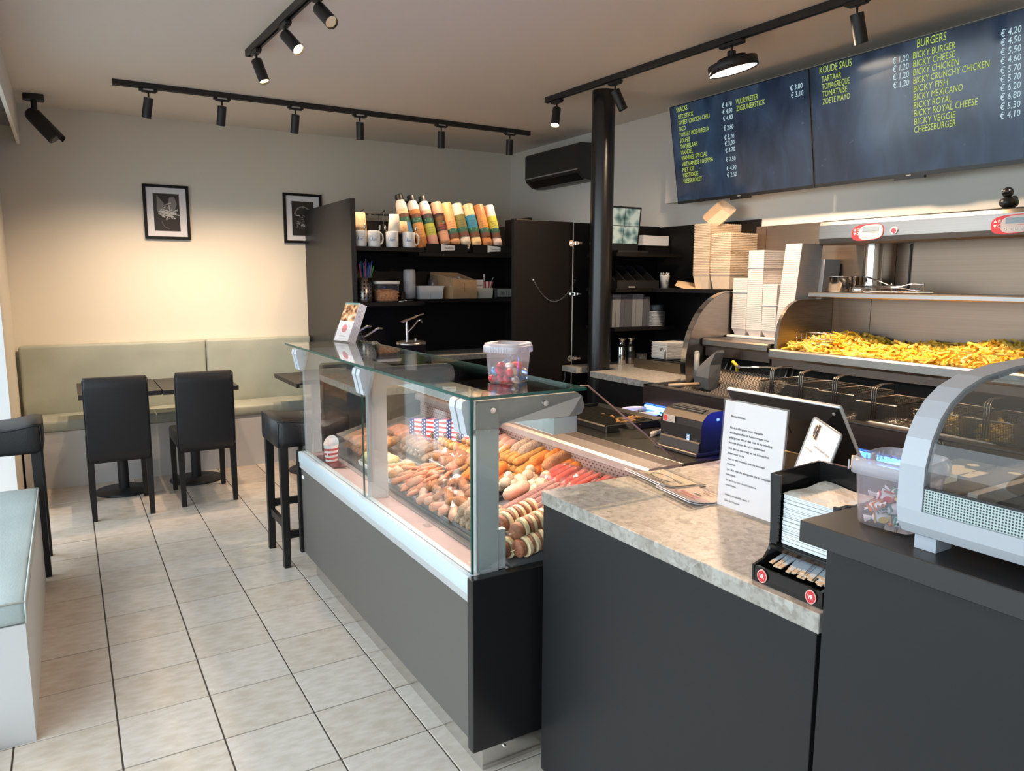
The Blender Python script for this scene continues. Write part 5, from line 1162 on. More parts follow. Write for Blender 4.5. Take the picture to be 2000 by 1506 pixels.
obj('hatch', MB().box(4.435, .50, 1.57, 4.44, .66, 1.74).cyl((4.435, .52, 1.66), (4.430, .52, 1.66), .005, n=8), steel_m, t)
obj('upper_shelf', MB().prism([(4.105, 1.423), (4.10, 1.428), (4.10, 1.446), (4.106, 1.451), (4.439, 1.451), (4.439, 1.423)], 'y', -1.9, .272), steel_m, t)
hd = MB(); hp = [(4.12, 1.705), (4.105, 1.715), (4.098, 1.74), (4.098, 1.81), (4.106, 1.828), (4.13, 1.836), (4.439, 1.842), (4.439, 1.715)]
hd.prism(hp, 'y', -1.9, .225); hd.prism([(x+(.012 if x < 4.2 else 0), z) for x, z in hp], 'y', .225, .233); obj('hood', hd, steel_m, t)
obj('pipe', MB().cyl((4.31, .035, 1.4515), (4.31, .035, 1.712), .050, n=36).cyl((4.31, .035, 1.485), (4.31, .035, 1.492), .053, n=36), chrome_m, t, label='polished round pipe under the hood')
obj('seam_strip', MB().box(4.43, -.10, 1.452, 4.4395, -.093, 1.71), edge_m, t)
def control(y, nm):
    b = MB(); sh = [(math.copysign(abs(math.cos(a))**.6, math.cos(a)), math.copysign(abs(math.sin(a))**.7, math.sin(a))) for a in [2*PI*k/28 for k in range(28)]]
    M = frame((4.0975, y, 1.762), (0, -1, 0), (0, 0, 1))
    b.M = M; b.loft([[(.088*u, .041*v+.004*u, -.001) for u, v in sh], [(.088*u, .041*v+.004*u, .003) for u, v in sh]]); pn = obj('control_panel', b, mat('panel_red', (.55, .03, .04), .4), t, label='red and grey control panel')
    b = MB(); b.M = M; b.loft([[(.018+.066*u, .037*v+.004*u, .0032) for u, v in sh]], True, False); obj('panel_face', b, mat('panel_grey', (.52, .48, .49), .4), pn)
    b = MB(); b.M = M; b.box(-.028, .004, .0034, .064, .028, .0045); obj('display', b, mat('lcd_blue', (.20, .27, .34), .25), pn)
    b = MB(); b.M = M
    b.quad((-.076, .012, .0034), (-.060, .012, .0034), (-.068, .024, .0034)) if False else b._f([b._v(p) for p in ((-.078, .008, .0036), (-.063, .008, .0036), (-.0705, .021, .0036))])
    b._f([b._v(p) for p in ((-.078, .0, .0036), (-.0705, -.013, .0036), (-.063, .0, .0036))])
    b.tube([(-.058, .010, .0036), (-.048, .010, .0036), (-.048, .019, .0036), (-.058, .019, .0036)], .0012, 4, closed=True); b.tube([(-.0525+.006*math.cos(a), -.006+.006*math.sin(a), .0036) for a in [2*PI*k/10 for k in range(10)]], .0012, 4, closed=True)
    for k in range(5):
        u = -.028+.022*k; b.tube([(u+.005*math.cos(a), -.020+.005*math.sin(a), .0038) for a in [2*PI*q/8 for q in range(8)]], .001, 4, closed=True); b.M = M @ Matrix.Translation((u-.0015, -.0222, .0038)); text_mb('%d' % (k+1), .0024, .0045, mb=b, M=b.M); b.M = M
    obj('buttons', b, wht_m, pn)
    b = text_mb('& PERFECTA', .034, .0042, M=M @ Matrix.Translation((.022, -.006, .0036))); obj('lettering', b, red_m, pn)
control(-.062, 'left'); control(-.745, 'right')
b = MB(); M = frame((4.0975, -.206, 1.763), (0, -1, 0), (0, 0, 1)); b.M = M; b.cyl((0, 0, 0), (0, 0, .006), .018, n=24); bt = obj('button_ring', b, wht_m, t)
b = MB(); b.M = M; b.cyl((0, 0, .006), (0, 0, .011), .0125, .011, n=24); obj('button', b, mat('button_red', (.55, .04, .07), .3), bt)

# fries: a bed, then the sticks one by one
fry_m = [mat('fries_'+n, c, .5, noise=.12, nscale=30) for n, c in (('gold', (.92, .60, .07)), ('pale', (.95, .68, .16)), ('deep', (.88, .52, .04)))]
random.seed(77)
def heap(x, y): return 1.113+.075*min(1, max(0, (x-3.925)/.30))+.018*math.sin(y*7)+.012*math.sin(y*17+x*9)
bed = MB(); nx, ny = 14, 50; V = []
for i in range(nx):
    V.append([bed._v((3.922+.435*i/(nx-1), .29-1.9*j/(ny-1), heap(3.922+.435*i/(nx-1), .29-1.9*j/(ny-1))*(1 if .0 < j < ny-1 else .99)-.01)) for j in range(ny)])
for i in range(nx-1):
    for j in range(ny-1): bed._f([V[i][j], V[i][j+1], V[i+1][j+1], V[i+1][j]])
def fry_mesh(k):
    random.seed(100+k); b = MB(); L = random.uniform(.055, .085); w_ = .0055; h = .0055; bend = random.uniform(-.012, .012); rings = []
    for q in range(5):
        u = q/4; x = (u-.5)*L; s_ = .8 if q in (0, 4) else 1; z = bend*(1-(2*u-1)**2); rings.append([(x, -w_*s_, z-h*s_), (x, w_*s_, z-h*s_), (x, w_*s_, z+h*s_), (x, -w_*s_, z+h*s_)])
    b.loft(rings); me = mesh_of('french_fry', b); me.materials.append(fry_m[k % 3]); return me
FM = [fry_mesh(k) for k in range(9)]; random.seed(78)
more = MB()
def frypose(x, y, up):
    e = (random.uniform(0, 6), random.uniform(-.45, .45) if up else random.uniform(-.25, .25), random.uniform(0, 6.28))
    return Matrix.Translation((x, y, heap(x, y)+random.uniform(-.002, .014))) @ Matrix.Rotation(e[2], 4, 'Z') @ Matrix.Rotation(e[1], 4, 'Y') @ Matrix.Rotation(e[0], 4, 'X')
for k in range(1500):
    x = 3.94+.40*random.random(); y = .27-1.75*random.random(); more.M = frypose(x, y, True)
    L = random.uniform(.025, .042); w_ = .0055; bd = random.uniform(-.01, .01); more.mi = k % 3
    more.loft([[(-L, -w_, -w_), (-L, w_, -w_), (-L, w_, w_), (-L, -w_, w_)], [(0, -w_, bd-w_), (0, w_, bd-w_), (0, w_, bd+w_), (0, -w_, bd+w_)], [(L, -w_, -w_), (L, w_, -w_), (L, w_, w_), (L, -w_, w_)]])
more.M = Matrix.Identity(4); more.mi = 0
bo = obj('fries_bed', bed, fry_m[2], None, 'stuff'); tag(bo, 'golden bed of raw fries filling the steel tray', 'fries'); tag(obj('loose_fries', more, fry_m, None, 'stuff'), 'deeper fries heaped in the steel tray', 'fries')
for k in range(290):
    x = 3.94+.39*random.random(); y = .265-1.55*random.random()
    if x < 3.96: y = .265-1.2*random.random()
    o = bpy.data.objects.new('french_fry', FM[k % 9]); COL.objects.link(o); M = frypose(x, y, True); M.translation.z += .010; o.matrix_world = M
    tag(o, 'thick yellow fry on top of the heap in the steel tray', 'fry', 'fries on top of the heap')
b = MB()
for (x0, y0, x1, y1) in ((4.06, .27, 4.06, .05),):
    for q in range(2): b.tube([(4.0+.0, .255-.02*q, 1.20+.035*q), (4.05, .05, 1.20+.035*q)], .003, 6)
    for q in range(8): b.tube([(4.0+.006*q, .255-.026*q, 1.165), (4.0+.006*q, .255-.026*q, 1.235)], .0022, 5)
b.tube([(3.95, .26, 1.165), (4.05, .04, 1.19)], .004, 6)
tag(obj('fry_rack', b, chrome_m), 'small wire rack half buried at the left end of the fries', 'rack')

# fry baskets
mesh_m = mat('basket_wire', (.22, .20, .17), .4, .7)
def wire_sheet(b, o, u, v, nu, nv, r=.0012):
    o, u, v = Vector(o), Vector(u), Vector(v); n = u.cross(v).normalized()*r
    for k in range(nu+1):
        p = o+u*k/nu; s_ = u.normalized()*r
        b.loft([[p-s_, p+n, p+s_, p-n], [p+v-s_, p+v+n, p+v+s_, p+v-n]], False, False)
    for k in range(nv+1):
        p = o+v*k/nv; s_ = v.normalized()*r
        b.loft([[p-s_, p+n*2, p+s_, p-n*2], [p+u-s_, p+u+n*2, p+u+s_, p+u-n*2]], False, False)
def basket(y0, y1, label, zt=1.01, x0=3.56, x1=3.86, zb=.885, filled=False, front_grip=True):
    t = thing('fry_basket', label, 'basket', ((x0+x1)/2, (y0+y1)/2, zb), 0, 'wire fry baskets in the fryer')
    a0, a1 = y0-.012, y1+.012; b = MB()
    wire_sheet(b, (x0+.02, a1, zb), (0, a0-a1, 0), (-.02, 0, zt-zb), 20, 16, .0014); wire_sheet(b, (x1-.02, a1, zb), (0, a0-a1, 0), (.02, 0, zt-zb), 20, 16, .0014)
    wire_sheet(b, (x0+.02, a0, zb), (x1-x0-.04, 0, 0), (0, y0-a0, zt-zb), 38, 16, .0014); wire_sheet(b, (x0+.02, a1, zb), (x1-x0-.04, 0, 0), (0, y1-a1, zt-zb), 38, 16, .0014); wire_sheet(b, (x0+.02, a0, zb), (x1-x0-.04, 0, 0), (0, a1-a0, 0), 18, 10)
    obj('mesh', b, mesh_m, t, 'stuff')
    obj('rim', MB().tube([(x0, y0, zt), (x1, y0, zt), (x1, y1, zt), (x0, y1, zt)], .0035, 6, closed=True), steel_m, t)
    ym = (y0+y1)/2; b = MB()
    for d in (-.010, 0, .010): b.tube([(x0-.012, ym+d, zb+.03), (x0-.012, ym+d, zt+.058), (x0-.006, ym+d, zt+.068), (x0+.12, ym+.05+d*.6, zt+.068), (x0+.20, ym+.052+d*.6, zt+.066)], .0030, 6)
    b.tube([(x0+.19, ym+.052, zt+.068), (x0+.26, ym+.12, zt+.072)], .006, 6) if False else None
    obj('handle', b, steel2_m, t)
    if filled:
        b = MB(); random.seed(int(abs(y0)*100))
        for k in range(46):
            b.M = Matrix.Translation((random.uniform(x0+.035, x1-.05), random.uniform(a0+.02, a1-.02), zb+.012+random.uniform(0, .05))) @ Matrix.Rotation(random.uniform(0, 6), 4, 'Z') @ Matrix.Rotation(random.uniform(-.5, .5), 4, 'Y'); b.box(-.032, -.006, -.006, .032, .006, .006)
        obj('fries', b, fry_m[0], t, 'stuff', label='fries inside the basket')
basket(-.045, .115, 'wire fry basket nearest the drain plate')
basket(-.215, -.055, 'second wire fry basket from the drain plate')
basket(-.40, -.24, 'third wire fry basket, directly above the cash screen corner', 1.005)
basket(-.60, -.43, 'fourth wire fry basket, its handle in front of the black burners', .985)
basket(-.86, -.70, 'fifth wire fry basket with yellow fries, seen through the warming case', .985, filled=True)
basket(-1.06, -.90, 'sixth wire fry basket with yellow fries, seen through the warming case glass', .985, filled=True)
b = MB()
for d in (-.010, 0, .010): b.tube([(3.47, .185+d, 1.078), (3.58, .105+d, 1.078), (3.70, .05+d, 1.075)], .003, 6)
b.cyl((3.46, .192, 1.078), (3.475, .18, 1.078), .008, n=10); tag(obj('basket_grip', b, chrome_m), 'bright loose wire grip lying across the first fry basket', 'grip')
tag(obj('lid_bar', MB().tube([(3.51, -.505, .89), (3.51, -.515, .905), (3.51, -.53, .908), (3.51, -1.02, .908), (3.51, -1.035, .905), (3.51, -1.04, .89)], .0065, 8), steel_m), 'bent steel rod along the fryer edge behind the warming case', 'rail')
tag(obj('oil', MB().box(3.52, -1.85, .861, 3.88, .195, .868), mat('dark_oil', (.035, .022, .012), .1)), 'dark frying fat in the open wells', 'fat')
# scoop, stick, tongs
t = thing('fry_scoop', 'grey plastic fry scoop standing on the drain plate by the guard', 'scoop', (3.74, .66, .88))
gsc = mat('scoop_grey', (.12, .12, .122), .45)
b = MB(); b.sm = True
R_ = [((3.70, .705, .895), (3.70, .60, .885), (3.76, .60, .885), (3.76, .705, .895)), ((3.69, .72, .96), (3.69, .60, .955), (3.78, .595, .955), (3.78, .72, .965)), ((3.71, .70, 1.01), (3.71, .61, 1.03), (3.79, .60, 1.03), (3.79, .70, 1.01)), ((3.74, .665, 1.06), (3.74, .60, 1.10), (3.80, .59, 1.10), (3.80, .66, 1.06)), ((3.76, .63, 1.095), (3.76, .60, 1.115), (3.80, .595, 1.115), (3.80, .63, 1.10))]
b.sm = False; b.loft(R_); obj('funnel', b, gsc, t); obj('handle', MB().tube([(3.70, .705, .96), (3.715, .72, 1.01), (3.73, .735, 1.085)], [.014, .017, .016], 10).ell((3.73, .736, 1.087), .0165), mat('scoop_handle_grey', (.20, .20, .20), .45), t)
tag(obj('wooden_stick', MB().tube([(3.50, .72, .912), (3.70, .675, .913)], .011, 10), mat('wooden_stick', (.42, .30, .19), .6)), 'pale wooden stick lying across the left fryer edge', 'stick')
tag(obj('yellow_tongs', MB().tube([(3.865, .545, .99), (3.85, .54, 1.03), (3.86, .575, 1.045), (3.87, .585, 1.04)], .010, 8), mat('yellow_plastic', (.62, .48, .02), .4)), 'bright yellow plastic grip behind the grey scoop', 'tongs')
# things on shelf and hood
t = thing('steel_pot', 'small polished pot with black handle on the steel shelf', 'pot', (4.25, .175, 1.4515), local=True)
obj('pot', MB().lathe([(0, 0), (.082, 0), (.088, .006), (.089, .083), (.092, .087), (.086, .086), (.084, .008), (0, .008)], n=36), chrome_m, t); obj('handle', MB().tube([(-.07, -.055, .068), (-.10, -.075, .07), (-.115, -.10, .06), (-.115, -.11, .02)], [.012, .016, .017, .012], 8), edge_m, t)
t = thing('burger_press', 'wire scoop with long handles lying on the steel shelf before the pipe', 'utensil', (4.2, -.1, 1.4515))
b = MB(); b.tube([(4.18, -.02, 1.535), (4.18, -.13, 1.500), (4.19, -.16, 1.487)], .005, 6); b.tube([(4.16, .03, 1.487), (4.17, -.22, 1.487), (4.18, -.265, 1.50), (4.18, -.33, 1.50), (4.18, -.33, 1.467), (4.18, -.265, 1.47), (4.17, -.22, 1.48), (4.16, .03, 1.478)], .0035, 6); b.tube([(4.20, -.15, 1.454), (4.20, -.15, 1.505)], .006, 8); obj('handle', b, chrome_m, t)
b = MB(); wire_sheet(b, (4.14, -.03, 1.458), (0, -.30, 0), (.14, 0, 0), 22, 10, .0012); wire_sheet(b, (4.14, -.03, 1.458), (0, -.22, 0), (0, 0, .018), 18, 2, .0012); obj('mesh', b, steel_m, t, 'stuff')
b = MB(); b.lathe([(.05, 0), (.052, .004), (.052, .02), (.05, .024)], (4.19, .02, 1.456), 24); obj('ring', b, chrome_m, t)
def duck(y, m, label, bm2):
    t = thing('rubber_duck', label, 'toy duck', (4.20, y, 1.838), 0, 'rubber ducks on the hood', local=True)
    b = MB(); b.ell((0, 0, .026), (.050, .036, .027), 16, 10); b.ell((.042, 0, .042), (.016, .016, .018), 10, 7); obj('body', b, m, t); b = MB(); b.ell((-.018, 0, .070), (.024, .023, .023), 16, 10); obj('head', b, m, t)
    b = MB(); b.ell((-.043, 0, .066), (.014, .012, .005), 10, 6); obj('beak', b, bm2, t)
    b = MB(); b.ell((-.034, -.015, .078), .004, 8, 6); b.ell((-.034, .015, .078), .004, 8, 6); obj('eye', b, wht_m, t, 'stuff')
duck(-.672, mat('duck_black', (.018, .017, .017), .35), 'small black rubber duck on top of the hood', edge_m); duck(-.775, mat('duck_yellow', (.75, .55, .02), .4), 'yellow rubber duck on the hood, cut by the picture edge', mat('duck_orange', (.7, .25, .02), .4))

# cardboard tray stacks and white box stacks
tan_m = mat('tan_board', (.66, .52, .38), .75, noise=.08, nscale=30)
def tray_stack(x0, x1, y0, y1, z, h, label):
    t = thing('snack_tray_stack', label, 'tray stack', ((x0+x1)/2, (y0+y1)/2, z), 0, 'tan cardboard tray stacks')
    b = MB(); hb = .085; i = .014
    b.loft([[(x0+i, y0+i, z+.001), (x1-i, y0+i, z+.001), (x1-i, y1-i, z+.001), (x0+i, y1-i, z+.001)], [(x0, y0, z+hb), (x1, y0, z+hb), (x1, y1, z+hb), (x0, y1, z+hb)]], True, False)
    n = int((h-hb)/.0105); rims = MB()
    for k in range(n):
        zz = z+hb+(h-hb)*k/n; d = (h-hb)/n; e = .0025
        rims.loft([[(x0-e, y0-e, zz+d*.3), (x1+e, y0-e, zz+d*.3), (x1+e, y1+e, zz+d*.3), (x0-e, y1+e, zz+d*.3)], [(x0-e, y0-e, zz+d*.85), (x1+e, y0-e, zz+d*.85), (x1+e, y1+e, zz+d*.85), (x0-e, y1+e, zz+d*.85)]], True, True)
    b.box(x0+.001, y0+.001, z+hb, x1-.001, y1-.001, z+h-.004)
    obj('bottom_tray', b, tan_m, t)
    sc = MB()
    for k in range(16):
        for (ya, s_) in ((y0, -1), (y1, 1)): xx = x0+(x1-x0)*(k+.5)/16; sc.cyl((xx, ya-.001, z+h-.004), (xx, ya+.001, z+h-.004), (x1-x0)/32, n=10)
    for k in range(9): yy = y0+(y1-y0)*(k+.5)/9; sc.cyl((x0-.001, yy, z+h-.004), (x0+.001, yy, z+h-.004), (y1-y0)/18, n=10)
    obj('scalloped_rim', sc, tan_m, t, 'stuff'); obj('rims', rims, tan_m, t, 'stuff')
tray_stack(4.195, 4.478, 1.122, 1.262, 1.457, .425, 'taller stack of tan cardboard trays with one tilted tray on top')
tray_stack(4.20, 4.478, .945, 1.110, 1.457, .355, 'shorter stack of tan cardboard trays, nearer the white boxes')
t = thing('loose_tray', 'single tan cardboard tray tilted on the taller tray stack', 'tray', (4.30, 1.165, 1.884))
n_ = Vector((-.62, -.55, .56)).normalized(); v_ = Vector((.62, -.22, .60)); v_ = (v_-n_*v_.dot(n_)).normalized(); Mt = Matrix((v_, n_.cross(v_), n_)).transposed().to_4x4(); Mt.translation = (4.315, 1.165, 1.938)
b = MB(); b.M = Mt
def rr(hx, hy, r, z): return [(sx*(hx-r)+r*math.cos(a0+q*PI/8), sy*(hy-r)+r*math.sin(a0+q*PI/8), z) for sx, sy, a0 in ((1, 1, 0), (-1, 1, PI/2), (-1, -1, PI), (1, -1, 1.5*PI)) for q in range(5)]
b.loft([rr(.07, .045, .012, -.03), rr(.098, .068, .03, .025)], True, False); b.loft([rr(.069, .044, .012, -.029), rr(.097, .067, .03, .025)], True, False); obj('tray', b, tan_m, t)
sb = MB(); sb.M = Mt; rg = rr(.0985, .0685, .03, .025); P_ = []
for a_, c_ in zip(rg, rg[1:]+rg[:1]):
    a_, c_ = Vector(a_), Vector(c_); k_ = max(1, round((c_-a_).length/.012))
    for q in range(k_): P_.append(a_+(c_-a_)*q/k_)
for p in P_: d_ = Vector((p.x, p.y, 0)).normalized()*.0008; sb.cyl(p-d_, p+d_, .0068, n=8)
obj('scalloped_rim', sb, tan_m, t, 'stuff')
b = MB(); random.seed(12)
for k in range(5): y = 1.30+.03*k; b.loft([[(4.14+.01*k, y, 1.458+.004*k), (4.20, y-.10, 1.458+.004*k), (4.36, y-.06, 1.46+.004*k), (4.30, y+.10, 1.462+.006*k)], [(4.14+.01*k, y, 1.460+.004*k), (4.20, y-.10, 1.460+.004*k), (4.36, y-.06, 1.465+.006*k), (4.30, y+.10, 1.472+.010*k)]])
tag(obj('paper_bags', b, mat('kraft_paper', (.66, .48, .30), .75)), 'flat tan paper bags lying beside the taller tray stack', 'paper bags')
wb_m = mat('white_box_card', (.70, .64, .60), .6)
def box_stack(x0, x1, y0, y1, z, h, label, sep=None, lean=0.0):
    t = thing('white_box_stack', label, 'box stack', ((x0+x1)/2, (y0+y1)/2, z), 0, 'white cardboard box stacks on the fryer ledge', local=False)
    b = MB(); i = .016; hb = .04; zz = z; n = max(3, int(h/.0125)); L = lambda q: lean*(q-z)
    b.loft([[(x0+i, y0+i, z), (x1-i, y0+i, z), (x1-i, y1-i, z), (x0+i, y1-i, z)], [(x0, y0+L(z+hb), z+hb), (x1, y0+L(z+hb), z+hb), (x1, y1+L(z+hb), z+hb), (x0, y1+L(z+hb), z+hb)], [(x0, y0+L(z+h), z+h), (x1, y0+L(z+h), z+h), (x1, y1+L(z+h), z+h), (x0, y1+L(z+h), z+h)]])
    obj('boxes', b, wb_m, t); r = MB()
    for k in range(n):
        q = z+hb+(h-hb)*k/n; e = .0009; r.loft([[(x0-e, y0-e+L(q), q), (x1+e, y0-e+L(q), q), (x1+e, y1+e+L(q), q), (x0-e, y1+e+L(q), q)], [(x0-e, y0-e+L(q), q+.007), (x1+e, y0-e+L(q), q+.007), (x1+e, y1+e+L(q), q+.007), (x0-e, y1+e+L(q), q+.007)]], False, False)
    obj('rims', r, wb_m, t, 'stuff')
    if sep: q = z+h*sep; e = .004; obj('edge', MB().box(x0-e, y0-e+L(q), q, x1+e, y1+e+L(q), q+.004), wb_m, t)
tag(obj('serving_board', MB().box(4.06, .335, 1.1665, 4.36, .822, 1.180, bev=.003, seg=1), wb_m), 'pale board under the white box stacks', 'board')
box_stack(4.10, 4.28, .708, .818, 1.1805, .348, 'lowest left white box stack next to the guard', .75)
box_stack(4.10, 4.28, .590, .703, 1.1805, .512, 'tall white box stack, second from the guard', .8, .006)
box_stack(4.10, 4.28, .485, .585, 1.1805, .312, 'short white box stack in the middle', .6)
box_stack(4.09, 4.27, .372, .480, 1.1805, .540, 'tallest white box stack, leaning towards the fries tray', None, -.09)
box_stack(4.28, 4.42, .330, .47, 1.1805, .455, 'white box stack at the back beside the fries tray', .72, -.04)

# ---------------------------------------------------------------- menu screens
tvb = mat('screen_black', (.010, .010, .011), .3)
def _scr():
    m = bpy.data.materials.new('chalkboard_display'); m.use_nodes = True; nt = m.node_tree; N = nt.nodes; L = nt.links; p = N['Principled BSDF']
    p.inputs['Base Color'].default_value = (.010, .014, .022, 1); p.inputs['Roughness'].default_value = .12
    tc = N.new('ShaderNodeTexCoord'); n1 = N.new('ShaderNodeTexNoise'); n1.inputs['Scale'].default_value = 3.2; n1.inputs['Detail'].default_value = 7; n1.inputs['Distortion'].default_value = .6
    mp = N.new('ShaderNodeMapping'); mp.inputs['Scale'].default_value = (1, 2.2, 1); L.new(tc.outputs['Object'], mp.inputs[0]); L.new(mp.outputs[0], n1.inputs['Vector'])
    r = N.new('ShaderNodeValToRGB'); e = r.color_ramp.elements; e[0].position = .32; e[0].color = (.006, .016, .036, 1); e[1].position = .72; e[1].color = (.040, .070, .125, 1)
    L.new(n1.outputs['Fac'], r.inputs[0])
    n2 = N.new('ShaderNodeTexNoise'); n2.inputs['Scale'].default_value = 30; n2.inputs['Detail'].default_value = 9; m2 = N.new('ShaderNodeMapping'); m2.inputs['Scale'].default_value = (.7, .9, 1); m2.inputs['Rotation'].default_value = (0, 0, .5); L.new(tc.outputs['Object'], m2.inputs[0]); L.new(m2.outputs[0], n2.inputs['Vector'])
    r2 = N.new('ShaderNodeValToRGB'); r2.color_ramp.elements[0].position = .68; r2.color_ramp.elements[0].color = (0, 0, 0, 1); r2.color_ramp.elements[1].position = .80; r2.color_ramp.elements[1].color = (.10, .12, .15, 1); L.new(n2.outputs['Fac'], r2.inputs[0])
    ad = N.new('ShaderNodeMixRGB'); ad.blend_type = 'ADD'; ad.inputs[0].default_value = 1; L.new(r.outputs[0], ad.inputs[1]); L.new(r2.outputs[0], ad.inputs[2])
    L.new(ad.outputs[0], p.inputs['Emission Color']); p.inputs['Emission Strength'].default_value = .6; return m
scr_m = _scr()
lime_m = mat('chalk_lime', (.02, .02, .01), .5, emit=(.42, .55, .05), es=.95); ice_m = mat('chalk_ice', (.02, .02, .02), .5, emit=(.48, .66, .70), es=.95)
TV = frame((4.31, .43, 2.045), (0, -1, 0), (-.11, 0, .645)); HT = .654
def tv(u0, u1, label, lines, mark):
    t = thing('menu_screen', label, 'screen', (4.31, .43-(u0+u1)/2, 2.045), 0, None)
    b = MB(); b.M = TV; b.box(u0+.0012, 0, -.045, u1-.0012, HT, -.004, bev=.003, seg=1); obj('housing', b, tvb, t)
    b = MB(); b.M = TV; f = .006; b.box(u0+.0012, 0, -.004, u1-.0012, .020, .0012).box(u0+.0012, HT-f, -.004, u1-.0012, HT, .0012).box(u0+.0012, .020, -.004, u0+f, HT-f, .0012).box(u1-f, .020, -.004, u1-.0012, HT-f, .0012); b.box((u0+u1)/2-.08, -.012, -.02, (u0+u1)/2+.08, 0, 0); bz = obj('bezel', b, tvb, t)
    b = MB(); b.M = TV; b.box((u0+u1)/2-.014, .007, .0012, (u0+u1)/2+.012, .0105, .0015); obj('maker_mark', b, tagp_m, bz)
    b = MB(); b.M = TV; b.quad((u0+f, .020, 0), (u1-f, .020, 0), (u1-f, HT-f, 0), (u0+f, HT-f, 0)); sc = obj('screen', b, scr_m, t)
    for (u, v, s_, m, h) in lines:
        wd = len(s_)*(.0170 if m is lime_m else .0150)*(h/.031)
        b = text_mb(s_, wd, h, M=TV @ Matrix.Translation((u, v, .0008)), shear=.12, bold=-.004); obj('menu_line', b, m, sc)
    obj('wall_bracket', MB().box(4.34, .43-(u0+u1)/2-.15, 2.25, 4.403, .43-(u0+u1)/2+.15, 2.5), tvb, t)
VS = (.608, .562, .523, .484, .445, .406, .367, .328, .290, .250, .212, .176, .137)
l1 = [(-1.062 if k == 0 else -1.052, VS[k], s_, lime_m, .032 if k == 0 else .029) for k, s_ in enumerate(('SNACKS', 'SITOSTICK', 'SWEET CHICKN CHILI', 'TACO', 'TOMAAT MOZZARELLA', 'SOUFLE', 'TWIJFELAAR', 'VIANDEL', 'VIANDEL SPECIAL', 'VIETNAMESE LOEMPIA', 'MET KIP', 'VISSTOKJE', 'VLEESKROKET'))]
l1 += [(-.655, v, '€ '+s_, ice_m, .028) for v, s_ in ((.562, '4,70'), (.523, '4,00'), (.484, '4,80'), (.425, '2,80'), (.367, '3,70'), (.329, '3,00'), (.288, '3,70'), (.231, '2,50'), (.175, '4,90'), (.134, '2,50'))]
l1 += [(-.54, .562, 'VUURVRETER', lime_m, .031), (-.54, .522, 'ZIGEUNERSTICK', lime_m, .031), (-.136, .56, '€ 3,80', ice_m, .029), (-.133, .52, '€ 3,10', ice_m, .029)]
l2 = [(.061, .608, 'KOUDE SAUS', lime_m, .036)]+[(.073, VS[k+1], s_, lime_m, .031) for k, s_ in enumerate(('TARTAAR', 'TOMAGREQUE', 'TOMATAISE', 'ZOETE MAYO'))]+[(.484, VS[k+1], '€ 1,20', ice_m, .029) for k in range(4)]
l2 += [(.61, .609, 'BURGERS', lime_m, .037)]+[(.589, VS[k+1], s_, lime_m, .031) for k, s_ in enumerate(('BICKY BURGER', 'BICKY CHEESE', 'BICKY CHICKEN', 'BICKY CRUNCHY CHICKEN', 'BICKY FISH', 'BICKY MEXICANO', 'BICKY ROYAL', 'BICKY ROYAL CHEESE', 'BICKY VEGGIE', 'CHEESEBURGER'))]
l2 += [(.992, (.559, .521, .481, .443, .403, .365, .327, .288, .247, .208)[k], '€ '+s_, ice_m, .029) for k, s_ in enumerate(('4,20', '4,50', '5,50', '4,60', '5,70', '5,70', '6,20', '6,80', '5,30', '4,10'))]
tv(-1.124, -.004, 'wide menu screen listing snacks, the one nearer the column', l1, 0); tv(-.002, 1.118, 'wide menu screen listing cold sauces and burgers', l2, 1)
# ================================================================ SERVICE COUNTER AND WHAT STANDS ON IT
t = thing('service_counter', 'anthracite service counter with pale speckled worktop beside the snack case', 'counter', (2.1, -1.15, 0))
obj('front_panel', MB().box(1.720, -1.605, .004, 1.738, -.668, .858, bev=.001, seg=1), anth_m, t)
obj('side_panel', MB().box(1.7385, -.690, .004, 2.55, -.670, .858), anth_m, t)
obj('body', MB().box(1.7385, -1.605, .004, 2.55, -.691, .858), black_m, t)
obj('worktop', MB().box(1.714, -1.612, .860, 2.60, -.666, .900, bev=.0015, seg=1), terr_m, t, label='pale grey speckled worktop')
t = thing('work_bench', 'black worktop behind the snack case where the receipt printer stands', 'counter', (2.5, .3, 0))
obj('worktop', MB().box(2.307, -.640, .866, 2.74, 1.26, .8995, bev=.002, seg=1), mat('black_worktop', (.022, .020, .017), .22), t); obj('body', MB().box(2.33, -.63, .0, 2.70, 1.25, .865), black_m, t)
t = thing('raised_counter', 'tall black counter block with thick black top under the warming case', 'counter', (2.0, -2.2, 0))
obj('body', MB().box(1.700, -3.0, .004, 2.30, -1.628, 1.050, bev=.001, seg=1), anth_m, t); obj('top', MB().box(1.657, -3.02, 1.0505, 2.34, -1.600, 1.090, bev=.0015, seg=1), mat('black_top', (.022, .021, .021), .40), t)

# receipt printer
t = thing('receipt_printer', 'black receipt printer with blue glow on its side', 'printer', (2.5, -.495, .90))
pb = mat('printer_black', (.006, .006, .007), .45, spec=.25)
obj('foot', MB().box(2.40, -.605, .900, 2.60, -.385, .914, bev=.003, seg=1), edge_m, t)
prof = [(2.428, .914), (2.426, 1.0), (2.432, 1.025), (2.452, 1.046), (2.48, 1.055), (2.53, 1.056), (2.555, 1.045), (2.568, 1.01), (2.570, .914)]
b = MB(); b.prism(prof, 'y', -.598, -.392); obj('casing', b, pb, t)
b = MB(); b.prism([(2.418, .914), (2.421, .945), (2.4275, .950), (2.4275, .914)], 'y', -.595, -.395); obj('paper_slot', b, edge_m, t)
obj('top_grille', MB().box(2.455, -.57, 1.0465, 2.465, -.42, 1.0525).box(2.47, -.57, 1.05, 2.476, -.42, 1.056).box(2.485, -.57, 1.0535, 2.489, -.42, 1.0575), edge_m, t)
